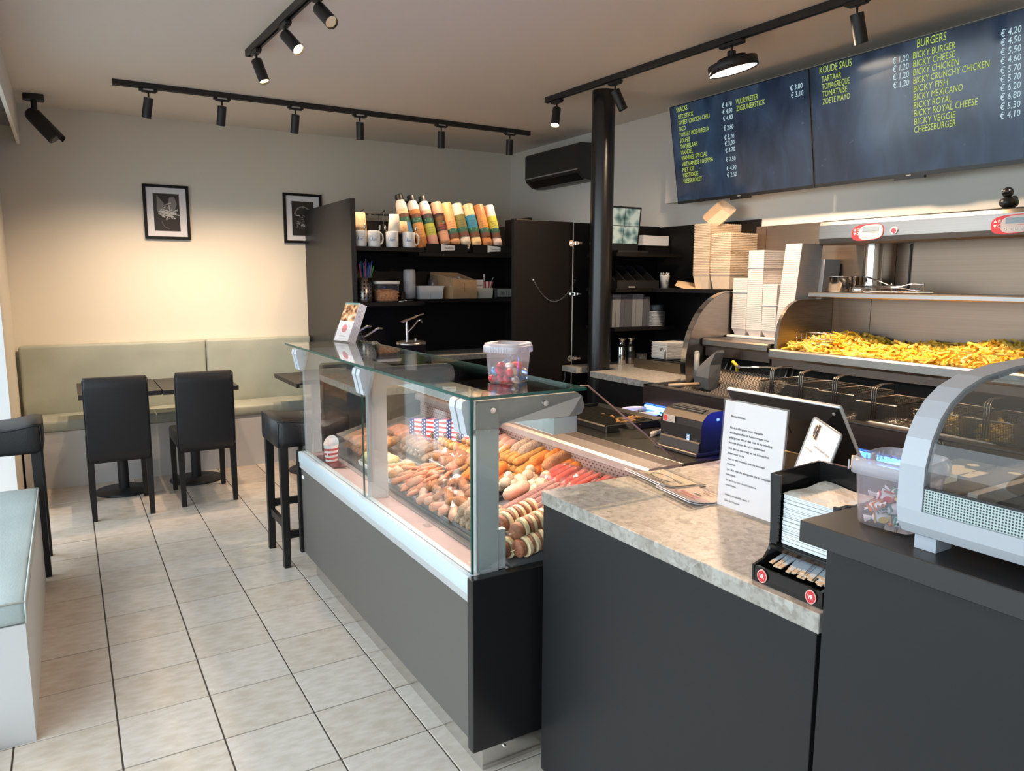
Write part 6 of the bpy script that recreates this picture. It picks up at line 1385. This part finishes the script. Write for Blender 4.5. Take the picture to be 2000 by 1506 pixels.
obj('grip', MB().box(2.4265, -.58, .926, 2.4285, -.56, .958).box(2.4265, -.43, .926, 2.4285, -.41, .958), edge_m, t)
M = frame((2.4255, -.405, 1.000), (0, -1, 0), (.04, 0, 1))
b = MB(); b.M = M; b.box(0, 0, .0, .062, .026, .0012); st = obj('sticker', b, tagp_m, t, label='white and red oval sticker')
b = MB(); b.M = M; b.loft([[(.013+.011*math.cos(a), .013+.011*math.sin(a), .0016) for a in [2*PI*k/20 for k in range(20)]]], True, False); obj('badge', b, red_m, st)
b = text_mb('HT', .010, .009, M=M @ Matrix.Translation((.008, .009, .002)))
for k in range(4): text_mb('service kassa', .028, .0028, mb=b, M=M @ Matrix.Translation((.028, .018-.0052*k, .0016)))
obj('lettering', b, ink_m, st)
M = frame((2.4258, -.528, .945), (0, -1, 0), (.02, 0, 1)); b = MB(); b.M = M; b.box(0, 0, 0, .017, .026, .0012); st = obj('blue_sticker', b, mat('sticker_blue', (.06, .25, .62), .4), t)
b = MB(); b.M = M; b.box(.003, .004, .0013, .014, .010, .0015).box(.003, .013, .0013, .014, .017, .0015).box(.003, .019, .0013, .014, .022, .0015); obj('print', b, wht_m, st)
obj('power_light', MB().box(2.50, -.600, 1.022, 2.512, -.5985, 1.03), mat('blue_pilot', (.1, .2, 1), .4, emit=(.1, .2, 1), es=3), t)
light('blue_spill', 'AREA', (2.62, -.75, 1.02), (-.55, .9, -.1), .45, (.04, .06, 1.0), shape='DISK', size=.05)

# grill pan, knife, bucket
t = thing('griddle', 'black ridged griddle pan with scraps of food on the black worktop', 'griddle', (2.55, .13, .90))
b = MB(); b.prism([(2.40, .901), (2.39, .925), (2.395, .93), (2.41, .912), (2.70, .912), (2.715, .93), (2.72, .925), (2.71, .901)], 'y', -.10, .36); b.box(2.395, -.112, .901, 2.715, -.10, .928).box(2.395, .36, .901, 2.715, .372, .928); obj('pan', b, mat('griddle_black', (.018, .018, .018), .32), t)
b = MB()
for k in range(26): b.box(2.415, -.09+.017*k, .912, 2.70, -.084+.017*k, .917)
obj('ridges', b, mat('griddle_ridge', (.03, .026, .018), .3), t, 'stuff')
obj('handle', MB().tube([(2.68, -.11, .92), (2.69, -.2, .918), (2.695, -.25, .915)], [.014, .018, .015], 8), edge_m, t)
b = MB(); random.seed(9)
for k in range(26):
    b.M = Matrix.Translation((random.gauss(2.60, .045), random.gauss(.01, .045), .919)) @ Matrix.Rotation(random.uniform(0, 6), 4, 'Z'); l = random.uniform(.006, .028); b.box(-l, -.004, -.002, l, .004, .003)
obj('food_scraps', b, mat('fried_scraps', (.55, .27, .07), .5, noise=.6, nscale=60), t, 'stuff', label='golden brown food scraps')
t = thing('kitchen_knife', 'kitchen knife with grey handle lying beside the receipt printer', 'knife', (2.52, -.25, .90))
obj('blade', MB().prism([(2.40, -.245), (2.52, -.228), (2.525, -.258), (2.47, -.266)], 'z', .9005, .903), chrome_m, t); obj('handle', MB().tube([(2.52, -.243, .909), (2.58, -.235, .911), (2.65, -.222, .910)], [.009, .012, .009], 8), mat('knife_grey', (.22, .20, .18), .4), t); obj('bolster', MB().ell((2.528, -.242, .909), (.014, .013, .010)), mat('pale_bolster', (.7, .55, .42), .4), t)
t = thing('lidded_bucket', 'white plastic bucket with bail handle hanging from the fryer end', 'bucket', (3.36, .80, 0), local=True)
obj('bucket', MB().lathe([(0, .55), (.085, .55), (.105, .745), (.112, .748), (.112, .772), (.10, .775), (.098, .76), (.08, .56), (0, .56)], n=32), mat('bucket_white', (.58, .56, .53), .4), t)
obj('handle', MB().tube([(-.03, -.112, .755), (-.10, -.08, .70), (-.09, -.06, .64), (-.06, -.09, .61)], .006, 6), mat('bucket_grey', (.5, .48, .46), .4), t)
obj('crate', MB().box(-.10, -.10, 0, .10, .10, .549), black_m, t, label='black box the bucket stands on')

# table sign with the allergen notice
t = thing('notice_stand', 'clear upright stand with white allergen notice on the worktop', 'sign', (2.06, -1.14, .90))
M = frame((2.044, -1.042, .905), (0, -1, 0), (.055, 0, 1)); W, H = .200, .290
b = MB(); b.M = M; b.box(-.004, -.004, -.0040, W+.004, H+.006, -.0026); b.box(-.004, -.004, .0012, W+.004, H+.006, .0024); b.box(-.004, -.0045, -.07, W+.004, -.002, .0024); obj('acrylic', b, acr_m, t)
b = MB(); b.M = M; b.box(0, .004, -.0022, W, H+.002, .0006); pp = obj('notice', b, paper_m, t, label='white printed notice')
rows_ = [('Beste klanten,', .250), ('Bent u allergisch voor bepaalde', .219), ('voedingsstoffen of hebt u vragen over', .2055), ('allergenen die al dan niet in de voeding', .192), ('kunnen zitten die wij u aanbieden?', .1785), ('Stel gerust uw vraag en wij zoeken het', .163), ('even voor je op.', .1495), ('Hou er wel rekening mee dat sommige', .134), ('recepten', .1205), ('(en dus ook de allergenen die ze mogelijk', .105), ('bevatten)', .0915), ('In de loop van de tijd kunnen', .076), ('veranderen.', .0625), ('Alvast smakelijk eten !!', .036), ('Gino & Francine', .020)]
b = MB()
for s_, v in rows_: text_mb(s_, len(s_)*.00355, .0058, mb=b, M=M @ Matrix.Translation((.024, v, .0012)), bold=.022)
obj('lettering', b, ink_m, pp)
# leaning payment sign
t = thing('payment_sign', 'small tilted acrylic card with payment logos in front of the cash screen', 'sign', (2.05, -1.35, .90))
o_ = Vector((2.035, -1.287, 1.055)); u_ = Vector((-.115, -.175, -.012)); v_ = Vector((.055, .012, .138)); v_ = v_-u_*(v_.dot(u_)/u_.length_squared)
M = frame(o_-v_.normalized()*.055, u_, v_); W, H = .165, .20
b = MB(); b.M = M
pts = []
for cx, cy, a0 in ((W-.008, .008, -PI/2), (W-.008, H-.008, 0), (.008, H-.008, PI/2), (.008, .008, PI)):
    for q in range(5): a = a0+q*PI/8; pts.append((cx+.008*math.cos(a), cy+.008*math.sin(a)))
b.loft([[(x, y, -.003) for x, y in pts], [(x, y, -.0005) for x, y in pts]]); cd = obj('card', b, paper_m, t)
b = MB(); b.M = M; b.tube([(x, y, -.001) for x, y in pts], .0028, 6, closed=True); obj('clear_edge', b, mat('grey_acrylic_edge', (.25, .25, .26), .2), t)
b = MB(); b.M = M; b.box(.03, .155, .0, .058, .192, .0006); pic = obj('photo_patch', b, mat('peach_photo', (.70, .50, .36), .5), cd)
b = MB(); b.M = M; b.box(.033, .16, .0006, .040, .188, .0010).box(.044, .156, .0006, .056, .192, .0010).box(.028, .165, .0006, .031, .185, .001); b.tube([(.050+.005*math.cos(a), .172+.008*math.sin(a), .0012) for a in [2*PI*k/12 for k in range(12)]], .0012, 4, closed=True)
text_mb('Contactloos betalen mogelijk', .095, .0065, mb=b, M=M @ Matrix.Translation((.055, .140, .0006))); text_mb('U kan hier betalen', .05, .006, mb=b, M=M @ Matrix.Translation((.012, .125, .0006)))
b.loft([[(.036+.010*math.cos(a), .068+.010*math.sin(a), .0008) for a in [2*PI*k/18 for k in range(18)]]], True, False); text_mb('Cash', .016, .006, mb=b, M=M @ Matrix.Translation((.010, .060, .0008))); b.loft([[(.015, .038, .0008), (.04, .036, .0008), (.05, .046, .0008), (.03, .055, .0008), (.018, .05, .0008)]], True, False)
obj('print_black', b, ink_m, cd)
b = text_mb('€', .009, .012, M=M @ Matrix.Translation((.0315, .062, .0012))); obj('print_white', b, wht_m, cd)
b = MB(); b.M = M; b.loft([[(.095+.010*math.cos(a), .055+.010*math.sin(a), .0008) for a in [2*PI*k/18 for k in range(18)]]], True, False); b.loft([[(.112+.010*math.cos(a), .055+.010*math.sin(a), .0009) for a in [2*PI*k/18 for k in range(18)]]], True, False); obj('print_red', b, mat('logo_red', (.62, .10, .08), .5), cd)
b = MB(); b.M = M; b.loft([[(.065, .052, .0008), (.085, .050, .0008), (.085, .058, .0008), (.068, .06, .0008)]], True, False); text_mb('payconiq', .022, .004, mb=b, M=M @ Matrix.Translation((.064, .043, .0008))); obj('print_blue', b, mat('logo_blue', (.05, .22, .5), .5), cd)
b = MB(); b.M = M; b.loft([[(.066, .062, .0008), (.08, .060, .0008), (.086, .067, .0008), (.072, .070, .0008)]], True, False); obj('print_yellow', b, mat('logo_yellow', (.70, .55, .05), .5), cd)
obj('stand', MB().box(2.04, -1.44, .9005, 2.10, -1.30, .912).tube([(2.07, -1.37, .91), (2.06, -1.37, 1.0)], .012, 8), edge_m, t)
t = thing('menu_case', 'dark folded card case with thin gold edge between the notice and payment card', 'card case', (2.15, -1.15, .90))
b = MB(); b.prism([(2.10, .9005), (2.16, 1.065), (2.168, 1.065), (2.225, .9005)], 'y', -1.26, -1.06); obj('case', b, mat('dark_bronze', (.05, .042, .028), .3), t)
obj('gold_edge', MB().tube([(2.10, -1.262, .902), (2.16, -1.262, 1.066), (2.168, -1.262, 1.066), (2.225, -1.262, .902)], .003, 6).tube([(2.164, -1.262, 1.067), (2.164, -1.06, 1.067)], .003, 6), mat('gold_trim', (.55, .42, .20), .3, .8), t)
# cash register screen
t = thing('cash_screen', 'large cash register screen seen from behind, silver rim', 'monitor', (2.3, -1.1, .90))
M = frame((2.385, -.915, .955), (0, -1, 0), (-.175, 0, .255)); W, H = .378, .312
b = MB(); b.M = M; b.box(0, 0, .006, W, H, .018, bev=.006, seg=2); obj('silver_frame', b, alu_m, t)
b = MB(); b.M = M; b.loft([[(.004, .004, .0185), (W-.004, .004, .0185), (W-.004, H-.004, .0185), (.004, H-.004, .0185)], [(.03, .02, .036), (W-.05, .02, .036), (W-.05, H-.05, .036), (.03, H-.05, .036)]]); bk = obj('back_cover', b, mat('monitor_black', (.009, .009, .0095), .5, spec=.3), t)
b = MB(); b.M = M; z_ = .0365
for p_, q_ in (((.06, .20), (.06, .255)), ((.06, .255), (.20, .255)), ((.20, .255), (.20, .20))): b.tube([(p_[0], p_[1], z_), (q_[0], q_[1], z_)], .0012, 4)
b.box(.115, .235, .036, .145, .24, .0368); obj('hatch_line', b, ink_m, bk)
b = MB(); b.M = M; b.cyl((W-.02, H-.02, .02), (W-.02, H-.02, .026), .004, n=8).cyl((W-.06, .10, .036), (W-.06, .10, .038), .004, n=8); obj('screw', b, tagp_m, bk)
b = MB(); b.M = M; b.box(.012, .012, .0045, W-.012, H-.012, .0059); obj('display', b, mat('screen_dark', (.01, .012, .016), .1), t)
obj('stand', MB().prism([(2.24, .9005), (2.42, .9005), (2.36, 1.02), (2.31, 1.06)], 'y', -1.18, -1.02), mat('stand_black', (.018, .018, .019), .35), t)
# acrylic flyer pockets
t = thing('flyer_pocket', 'curved clear acrylic pockets with two flyers lying on the worktop', 'flyer holder', (2.1, -.82, .90))
FX = Vector((-.16, -.987, 0)).normalized(); FU = Vector((.987, -.16, 0)).normalized()     # reading direction, top of the sheet
def sheet(o, W, H, lift, dz, nm=None, m=None, body=None, lab=None):
    """a sheet whose lower right corner curls up; lettering is bent with it"""
    S_ = lambda a, c: Vector(o)+FX*a+FU*c+Vector((0, 0, dz+lift*(max(0, .55-c/H)/.55)**2))
    if body is None:
        b = MB(); b.sm = True; n = 9; b.loft([[S_(W*i/4, H*k/n) for i in range(5)] for k in range(n+1)], False, False, close=False)
    else:
        b = body
        for v in b.b.verts: v.co = S_(v.co.x, v.co.y)+Vector((0, 0, .0008+v.co.z))
    return obj(nm, b, m, t, label=lab)
oa = (2.045, -.645, .9005); ob = (1.995, -.850, .9005)
for k, (o_, W, H) in enumerate(((oa, .215, .155), (ob, .165, .150))):
    sheet(o_, W, H, .014, .0012, 'pocket', acr_m); sheet(o_, W, H, .016, .0065, 'pocket', acr_m)
    eg = MB()
    for dz_ in (.0012, .0065): eg.tube([Vector(o_)+FX*(W*q/6)+Vector((0, 0, dz_+.015)) for q in range(7)]+[Vector(o_)+FX*W+FU*(H*q/6)+Vector((0, 0, dz_+.015*(max(0, .55-q/6)/.55)**2)) for q in range(1, 7)], .0014, 5)
    obj('pocket_edge', eg, mat('acrylic_edge', (.55, .55, .60), .2), t)
sheet((oa[0]+.012, oa[1]-.01, oa[2]), .185, .128, .014, .004, 'flyer', mat('cream_flyer', (.56, .51, .40), .6), None, 'cream flyer with script logo')
sheet((ob[0]+.010, ob[1]-.012, ob[2]), .145, .130, .014, .004, 'flyer', mat('pink_flyer', (.60, .50, .47), .6), None, 'pale pink flyer with red lettering')
b = text_mb('Riant', .115, .034, M=Matrix.Translation((.025, .022, 0)), shear=.5, bold=-.01); b.tube([(.085+.06*math.cos(a), .070+.022*math.sin(a), 0) for a in [.6+.42*k for k in range(15)]], .0011, 4); b.tube([(.0, .012, 0), (.08, .010, 0), (.165, .024, 0)], .0009, 4)
sheet((oa[0]+.012, oa[1]-.01, oa[2]), .185, .128, .014, .0042, 'script_logo', mat('grey_blue_ink', (.12, .12, .16), .6), b)
b = text_mb('Frituur', .055, .017, M=Matrix.Translation((.122, .078, 0)), bold=.01); sheet((oa[0]+.012, oa[1]-.01, oa[2]), .185, .128, .014, .0042, 'bold_print', mat('grey_blue_print', (.12, .12, .16), .6), b)
b = text_mb('Vergeet uw', .088, .016, M=Matrix.Translation((.012, .052, 0)), bold=.01, shear=.15); text_mb('klantenkaart', .094, .014, mb=b, M=Matrix.Translation((.010, .032, 0)), bold=.01, shear=.15); text_mb('niet', .03, .012, mb=b, M=Matrix.Translation((.035, .012, 0)), bold=.01, shear=.15)
sheet((ob[0]+.010, ob[1]-.012, ob[2]), .145, .130, .014, .0042, 'red_lettering', red_m, b)
b = text_mb('Riant', .05, .014, M=Matrix.Translation((.055, .098, 0)), shear=.4); b.box(.055, .074, 0, .085, .083, .0003).box(.04, .118, 0, .12, .1188, .0003).box(.03, .090, 0, .11, .0906, .0003)
sheet((ob[0]+.010, ob[1]-.012, ob[2]), .145, .130, .014, .0042, 'small_print', ink_m, b)

# napkin dispenser
t = thing('napkin_dispenser', 'glossy black napkin dispenser with wooden stirrer tray and red badges', 'dispenser', (1.85, -1.52, .90))
gb = mat('gloss_black_plastic', (.012, .012, .012), .12)
side = [(1.735, .9005), (1.733, .934), (1.741, .936), (1.765, .943), (1.778, .958), (1.785, .98), (1.775, 1.122), (1.80, 1.124), (1.93, 1.130), (1.935, .9005)]
obj('side', MB().prism(side, 'y', -1.440, -1.434), gb, t)
side2 = [(1.735, .9005), (1.733, .934), (1.741, .936), (1.765, .943), (1.778, .958), (1.785, .98), (1.780, 1.085), (1.80, 1.092), (1.83, 1.075), (1.93, 1.075), (1.935, .9005)]
obj('side', MB().prism(side2, 'y', -1.602, -1.596), gb, t)
obj('back', MB().box(1.925, -1.5955, .9005, 1.935, -1.4405, 1.130), gb, t)
obj('front_lip', MB().box(1.735, -1.5955, .9005, 1.740, -1.4405, .934), gb, t); obj('floor', MB().box(1.7405, -1.5955, .9005, 1.9245, -1.4405, .905), gb, t)
obj('cross_bar', MB().prism([(1.778, .962), (1.774, .972), (1.786, .976), (1.925, .972), (1.925, .962)], 'y', -1.5955, -1.4405), gb, t)
obj('post', MB().box(1.775, -1.459, .9765, 1.781, -1.4405, 1.122), gb, t); obj('post', MB().box(1.777, -1.5955, .9765, 1.783, -1.582, 1.09), gb, t)
b = MB(); random.seed(17); z = .978
while z < 1.083:
    h = random.uniform(.0028, .0045); e = random.uniform(-.0025, .0025); b.box(1.786+e, -1.580, z, 1.918, -1.462+e*.5, z+h*.8); z += h
top = MB(); n = 9
V = [[top._v((1.784+.136*i/(n-1), -1.582+.122*j/(n-1), 1.084+.0035*math.sin(i*1.1)*math.cos(j*.9)+.006*(i/(n-1))*(j/(n-1)))) for j in range(n)] for i in range(n)]
for i in range(n-1):
    for j in range(n-1): top._f([V[i][j], V[i+1][j], V[i+1][j+1], V[i][j+1]])
nk = tag(obj('napkin_stack', b, mat('napkin_white', (.72, .74, .75), .8)), 'stack of thin white paper napkins inside the black dispenser', 'napkins'); obj('top_napkin', top, mat('napkin_cream', (.80, .74, .66), .8), nk)
for y in (-1.462, -1.578):
    M = frame((1.7325, y, .9175), (0, -1, 0), (0, 0, 1)); b = MB(); b.M = M; sq = [(.0125*math.copysign(abs(math.cos(a))**1.15, math.cos(a)), .0145*math.copysign(abs(math.sin(a))**1.15, math.sin(a))) for a in [2*PI*k/16 for k in range(16)]]
    b.loft([[(x, v, .0) for x, v in sq], [(x, v, .0012) for x, v in sq]]); bd = obj('badge', b, mat('badge_rim', (.75, .45, .40), .4), t, label='red diamond badge')
    b = MB(); b.M = M; b.loft([[(x*.86, v*.86, .0015) for x, v in sq]], True, False); obj('badge_face', b, mat('badge_red', (.58, .035, .04), .4), bd)
    obj('badge_letters', text_mb('VR', .012, .0085, M=M @ Matrix.Translation((-.006, -.0042, .0019)), bold=.02), wht_m, bd)
sl = mat('stirrer_sleeve', (.55, .60, .66), .6); sw = mat('stirrer_wood', (.60, .44, .29), .7); random.seed(19)
for k in range(48):
    y = -1.448-.0029*k; dz = random.uniform(0, .010); a = random.uniform(-.22, .02); d = Vector((-.9, a-.10, -.12)).normalized()
    p0 = Vector((1.88, y+.006, .952+dz*.5)); ln = random.uniform(.11, .132)
    w_ = Vector((0, 1, 0))*.0045; p1 = p0+d*ln
    if p1.x < 1.745: p1 = p0+d*((p0.x-1.747)/-d.x)
    p1.z = max(p1.z, .930+random.uniform(0, .008)); m_ = p0+(p1-p0)*random.uniform(.86, .97); u3 = Vector((0, 0, .0012))
    def bar(a_, b_): return MB().loft([[a_-w_-u3, a_+w_-u3, a_+w_+u3, a_-w_+u3], [b_-w_-u3, b_+w_-u3, b_+w_+u3, b_-w_+u3]])
    o = obj('stirrer', bar(m_, p1), sw); tag(o, 'wooden stirrer in a pale blue sleeve in the dispenser tray', 'stirrer', 'wooden stirrers in the dispenser tray')
    obj('sleeve', bar(p0, m_), sl, o)

# ---------------------------------------------------------------- raised counter: candy tub, warming case
t = thing('candy_tub', 'clear plastic tub of wrapped candy on the tall black counter', 'tub', (1.785, -1.703, 1.0905), .10, local=True)
b = MB(); b.M = Matrix.Diagonal((1, .88, 1, 1)); b.lathe([(0, .001), (.052, .001), (.056, .004), (.058, .010), (.066, .108)], n=56, sq=5); b.lathe([(.0652, .108), (.0565, .010)], n=56, sq=5); obj('tub', b, glassy('candy_tub_plastic', (.93, .92, .96), .8, .05, .10, (.85, .85, .95)), t)
b = MB(); b.M = Matrix.Diagonal((1, .88, 1, 1)); b.lathe([(.0662, .094), (.0725, .094), (.0725, .112), (.069, .117), (.067, .122), (.0645, .122), (.0642, .106)], n=56, sq=5); obj('rim', b, mat('candy_rim', (.58, .57, .64), .3, alpha=.5), t)
b = MB()
for k in range(9): b.box(-.066+.015*k*1.0, .0585, .098, -.063+.015*k, .0605, .115); b.box(.0655, -.055+.013*k, .098, .0675, -.0525+.013*k, .115)
obj('rim_ribs', b, mat('candy_rib', (.7, .68, .74), .3, alpha=.5), t, 'stuff')
wr = mat('candy_wrapper', (.80, .77, .72), .35); prints = {'orange': mat('candy_orange', (.78, .22, .04), .4), 'red': mat('candy_red', (.66, .06, .06), .4), 'green': mat('candy_green', (.06, .24, .15), .4), 'yellow': mat('candy_yellow', (.75, .48, .08), .4)}
def candy(pm):
    b = MB(); b.mi = 0; b.ell((0, 0, 0), (.017, .0115, .010), 12, 8, .10); b.sm = False
    for s_ in (-1, 1):
        for k in range(6): b.mi = 1 if k % 2 else 0; a0, a1 = -1.0+2.0*k/6, -1.0+2.0*(k+1)/6; b._f([b._v((s_*.0145, .003*math.sin(a0), .002*(k % 2))), b._v((s_*(.029), .014*math.sin(a0), .004*(k % 2)-.002)), b._v((s_*.030, .014*math.sin(a1), .004*((k+1) % 2)-.002)), b._v((s_*.0145, .003*math.sin(a1), .002*((k+1) % 2)))])
    b.mi = 1; vs = [(.001+.008*math.cos(a), .0065*math.sin(a)) for a in [2*PI*k/12 for k in range(12)]]; b.loft([[(x, y, .0102) for x, y in vs]], True, False)
    vs = [(.001+.008*math.cos(a), .0065*math.sin(a)) for a in [2*PI*k/12 for k in range(12)]]; b.loft([[(x, -.0117, y) for x, y in vs]], True, False)
    for x in (-.012, .012): b.box(x-.0012, -.0095, -.006, x+.0012, .0095, .0078)
    me = mesh_of('wrapped_candy', b); me.materials.append(wr); me.materials.append(pm); return me
CM = {k: candy(m) for k, m in prints.items()}; random.seed(41); pos = []
Mc = Matrix.Translation((1.785, -1.703, 1.0905)) @ Matrix.Rotation(.10, 4, 'Z')
for zz, want, lim in ((.016, 9, .034), (.034, 8, .034), (.050, 5, .028)):
    got = tries = 0
    while got < want and tries < 5000:
        tries += 1; x, y, z = random.uniform(-lim-.004, lim+.004), random.uniform(-lim+.004, lim-.004), zz+random.uniform(-.003, .003)
        if zz > .04 and x > .02: continue
        if all((x-a)**2+(y-b_)**2+(z-c)**2 > .0235**2 for a, b_, c in pos): pos.append((x, y, z)); got += 1
for k, q in enumerate(pos):
    kk = ('orange', 'red', 'green', 'yellow', 'red', 'green')[k % 6]; o = bpy.data.objects.new('wrapped_candy', CM[kk]); COL.objects.link(o); o.location = Mc @ Vector(q); o.rotation_euler = (random.uniform(-.7, .7), random.uniform(-.5, .5), random.uniform(0, 6))
    tag(o, 'white twist wrapped candy with %s print in the clear tub' % kk, 'candy', kk+' printed candies in the clear tub')
t = thing('pen_cup', 'black wire mesh cup holding white and green tubes behind the candy tub', 'cup', (2.12, -1.42, .9005), local=True)
b = MB()
for k in range(28): a = 2*PI*k/28; b.tube([(.048*math.cos(a), .048*math.sin(a), 0), (.048*math.cos(a+.7), .048*math.sin(a+.7), .13)], .0012, 4); b.tube([(.048*math.cos(a), .048*math.sin(a), 0), (.048*math.cos(a-.7), .048*math.sin(a-.7), .13)], .0012, 4)
obj('mesh', b, edge_m, t, 'stuff'); b = MB(); b.lathe([(.047, .128), (.05, .128), (.05, .134), (.047, .134)], n=28); b.lathe([(0, 0), (.049, 0), (.049, .004), (0, .004)], n=28); obj('rim', b, edge_m, t)
gt = mat('tube_green', (.05, .30, .20), .4)
for k, (x, y, h) in enumerate(((-.012, .022, .205), (.004, .004, .200), (.012, -.012, .215))):
    o = thing('marker_tube', 'white marker with green band, %s of the three in the mesh cup' % ('tallest left', 'lower middle', 'farthest right')[k], 'marker', (2.12+x, -1.42+y, .906), 0, 'markers in the mesh cup', local=True)
    obj('body', MB().lathe([(0, 0), (.010, .0), (.0105, h-.03), (.0095, h-.026), (0, h-.026)], n=16), wht_m, o); obj('cap', MB().lathe([(.0062, h-.026), (.0058, h), (0, h)], n=16), wht_m, o); obj('band', MB().lathe([(.0108, h-.038), (.0108, h-.033)], n=16).tube([(-.0105, 0, h-.035), (-.0108, 0, h-.06), (-.0105, .003, h-.09)], .0016, 5), gt, o)
pc = [o for o in COL.objects if o.name == 'pen_cup'][0]; dup(pc, (2.125, -1.527, .9005), None, 'black wire mesh cup with one leaning cream tube, right behind the warming case frame')
tag(obj('cream_tube', MB().cyl((2.10, -1.50, .908), (2.185, -1.545, 1.085), .011, .010, 14).cyl((2.185, -1.545, 1.085), (2.194, -1.550, 1.104), .0075, .007, 12), mat('cream_tube', (.72, .68, .60), .4)), 'cream tube leaning out of the farther mesh cup', 'tube')
tag(obj('beige_note_block', MB().box(2.05, -1.47, .901, 2.20, -1.365, .985), mat('beige_card', (.72, .58, .44), .7)), 'beige paper block behind the candy tub', 'paper block')
for k, (y0, y1, m0, m1, lb) in enumerate(((-1.560, -1.475, 'tan', 'dark', 'pale card box with dark jigsaw top behind the warming case'), (-1.650, -1.565, 'dark', 'tan', 'dark card box with pale jigsaw top behind the warming case'))):
    pt = mat('jigsaw_tan', (.66, .54, .36), .6); pg = mat('jigsaw_pale', (.60, .62, .55), .6); pk = mat('jigsaw_dark', (.06, .055, .05), .6)
    t = thing('jigsaw_box', lb, 'box', (2.32, (y0+y1)/2, .901), 0, 'jigsaw patterned boxes'); zt = 1.082
    obj('box', MB().box(2.25, y0, .901, 2.42, y1, zt), pg if k == 0 else pk, t)
    b = MB(); b.box(2.25, y0, zt, 2.33, y1, zt+.001); b.cyl((2.335, (y0+y1)/2, zt), (2.335, (y0+y1)/2, zt+.0012), .013, n=14); obj('top_half', b, pt, t)
    b = MB(); b.box(2.3305, y0, zt, 2.42, y1, zt+.0008); obj('top_half', b, pk, t)
    b = MB(); b.cyl((2.375, y0+.03, zt+.0008), (2.375, y0+.03, zt+.0014), .013, n=14).cyl((2.3, y1-.003, zt+.001), (2.3, y1-.003, zt+.0013), .009, n=12); obj('jigsaw_knob', b, pt, t)
t = thing('warming_case', 'white tabletop warming case with curved glass and dotted lower band', 'display case', (1.95, -2.2, 1.09))
wc = mat('case_white', (.42, .45, .50), .3)
outer = [(1.70, 1.118), (1.676, 1.127), (1.662, 1.145), (1.656, 1.18), (1.656, 1.235), (1.668, 1.276), (1.686, 1.307), (1.711, 1.331), (1.745, 1.350), (1.80, 1.366), (1.90, 1.377), (2.06, 1.384)]
inner = [(1.685, 1.165), (1.678, 1.18), (1.677, 1.235), (1.688, 1.270), (1.704, 1.297), (1.727, 1.319), (1.758, 1.336), (1.808, 1.351), (1.903, 1.362), (2.06, 1.369)]
b = MB()
ys, ye = -1.777, -1.817
full = [(1.656, 1.165)]+outer[3:]
inn = [(1.672, 1.165)]+[(x-.004, z+.004) for x, z in inner[1:]]
b.loft([[(x, ys, z), (x, ye, z), (xi, ye, zi), (xi, ys, zi)] for (x, z), (xi, zi) in zip(full, inn)], True, True); obj('side_frame', b, wc, t, label='white curved end frame')
bp = [(1.72, 1.112), (1.70, 1.1135), (1.676, 1.122), (1.662, 1.140), (1.656, 1.165), (1.672, 1.168), (1.69, 1.150), (2.20, 1.150), (2.20, 1.112)]
obj('base', MB().prism(bp, 'y', -3.0, ys), wc, t)
for y in (-1.785, -2.75): obj('foot', MB().box(1.70, y-.035, 1.0905, 1.745, y, 1.113), wc, t); obj('foot', MB().box(2.12, y-.035, 1.0905, 2.16, y, 1.113), wc, t)
gl = MB(); gl.sm = True
gp = [(x+.004, z-.003) for x, z in full[1:]]; gp = [(1.662, 1.198)]+gp
gl.loft([[(x, -1.8175, z), (x, -2.98, z)] for x, z in gp], False, False, close=False); obj('curved_glass', gl, glassy('smoked_glass', (.80, .82, .83), 1.0, .01), t)
dots = ramp_mat('dot_band', 'Voronoi', ((.0, (.03, .04, .045)), (.30, (.03, .04, .045)), (.36, (.42, .50, .49)), (1, (.42, .50, .49))), .3, scale=(1, 1, 1), Scale=230.0, Randomness=0.0)
b = MB(); b.box(1.6585, -2.98, 1.166, 1.6600, -1.8175, 1.2015); obj('dotted_band', b, dots, t, label='pale dotted glass band'); obj('band_line', MB().box(1.6580, -2.98, 1.2015, 1.6605, -1.8175, 1.2055), edge_m, t)
obj('deck', MB().box(1.70, -2.98, 1.1502, 2.19, -1.82, 1.156), mat('case_deck', (.05, .05, .05), .2), t); obj('inner_rail', MB().box(1.78, -1.835, 1.156, 2.19, -1.82, 1.178), mat('beige_rail', (.60, .52, .46), .4), t)
obj('rack_post', MB().cyl((2.10, -2.0, 1.157), (2.10, -2.0, 1.36), .005, n=10).cyl((2.10, -2.4, 1.157), (2.10, -2.4, 1.36), .005, n=10), chrome_m, t)
obj('top_housing', MB().box(1.93, -2.98, 1.345, 2.19, -1.93, 1.366), mat('housing_dark', (.06, .065, .07), .35), t); obj('end_pane', MB().prism([(x, z) for x, z in [(1.69, 1.158)]+inner[1:]+[(2.06, 1.158)]], 'y', -1.800, -1.797), glass_m, t)
b = MB(); b.tube([(1.95, -1.90, 1.16), (1.98, -1.93, 1.20), (2.05, -1.98, 1.215), (2.12, -2.02, 1.20), (2.15, -2.05, 1.16)], .004, 6); obj('wire_handle', b, chrome_m, t)
obj('case_lamp', MB().cyl((2.03, -2.05, 1.338), (2.03, -2.05, 1.344), .02, n=16), mat('case_spot', (1, .95, .85), .4, emit=(1, .9, .75), es=8), t)

# the lettering of the local flags is no longer needed
for o in LOCALS: del o['_local']
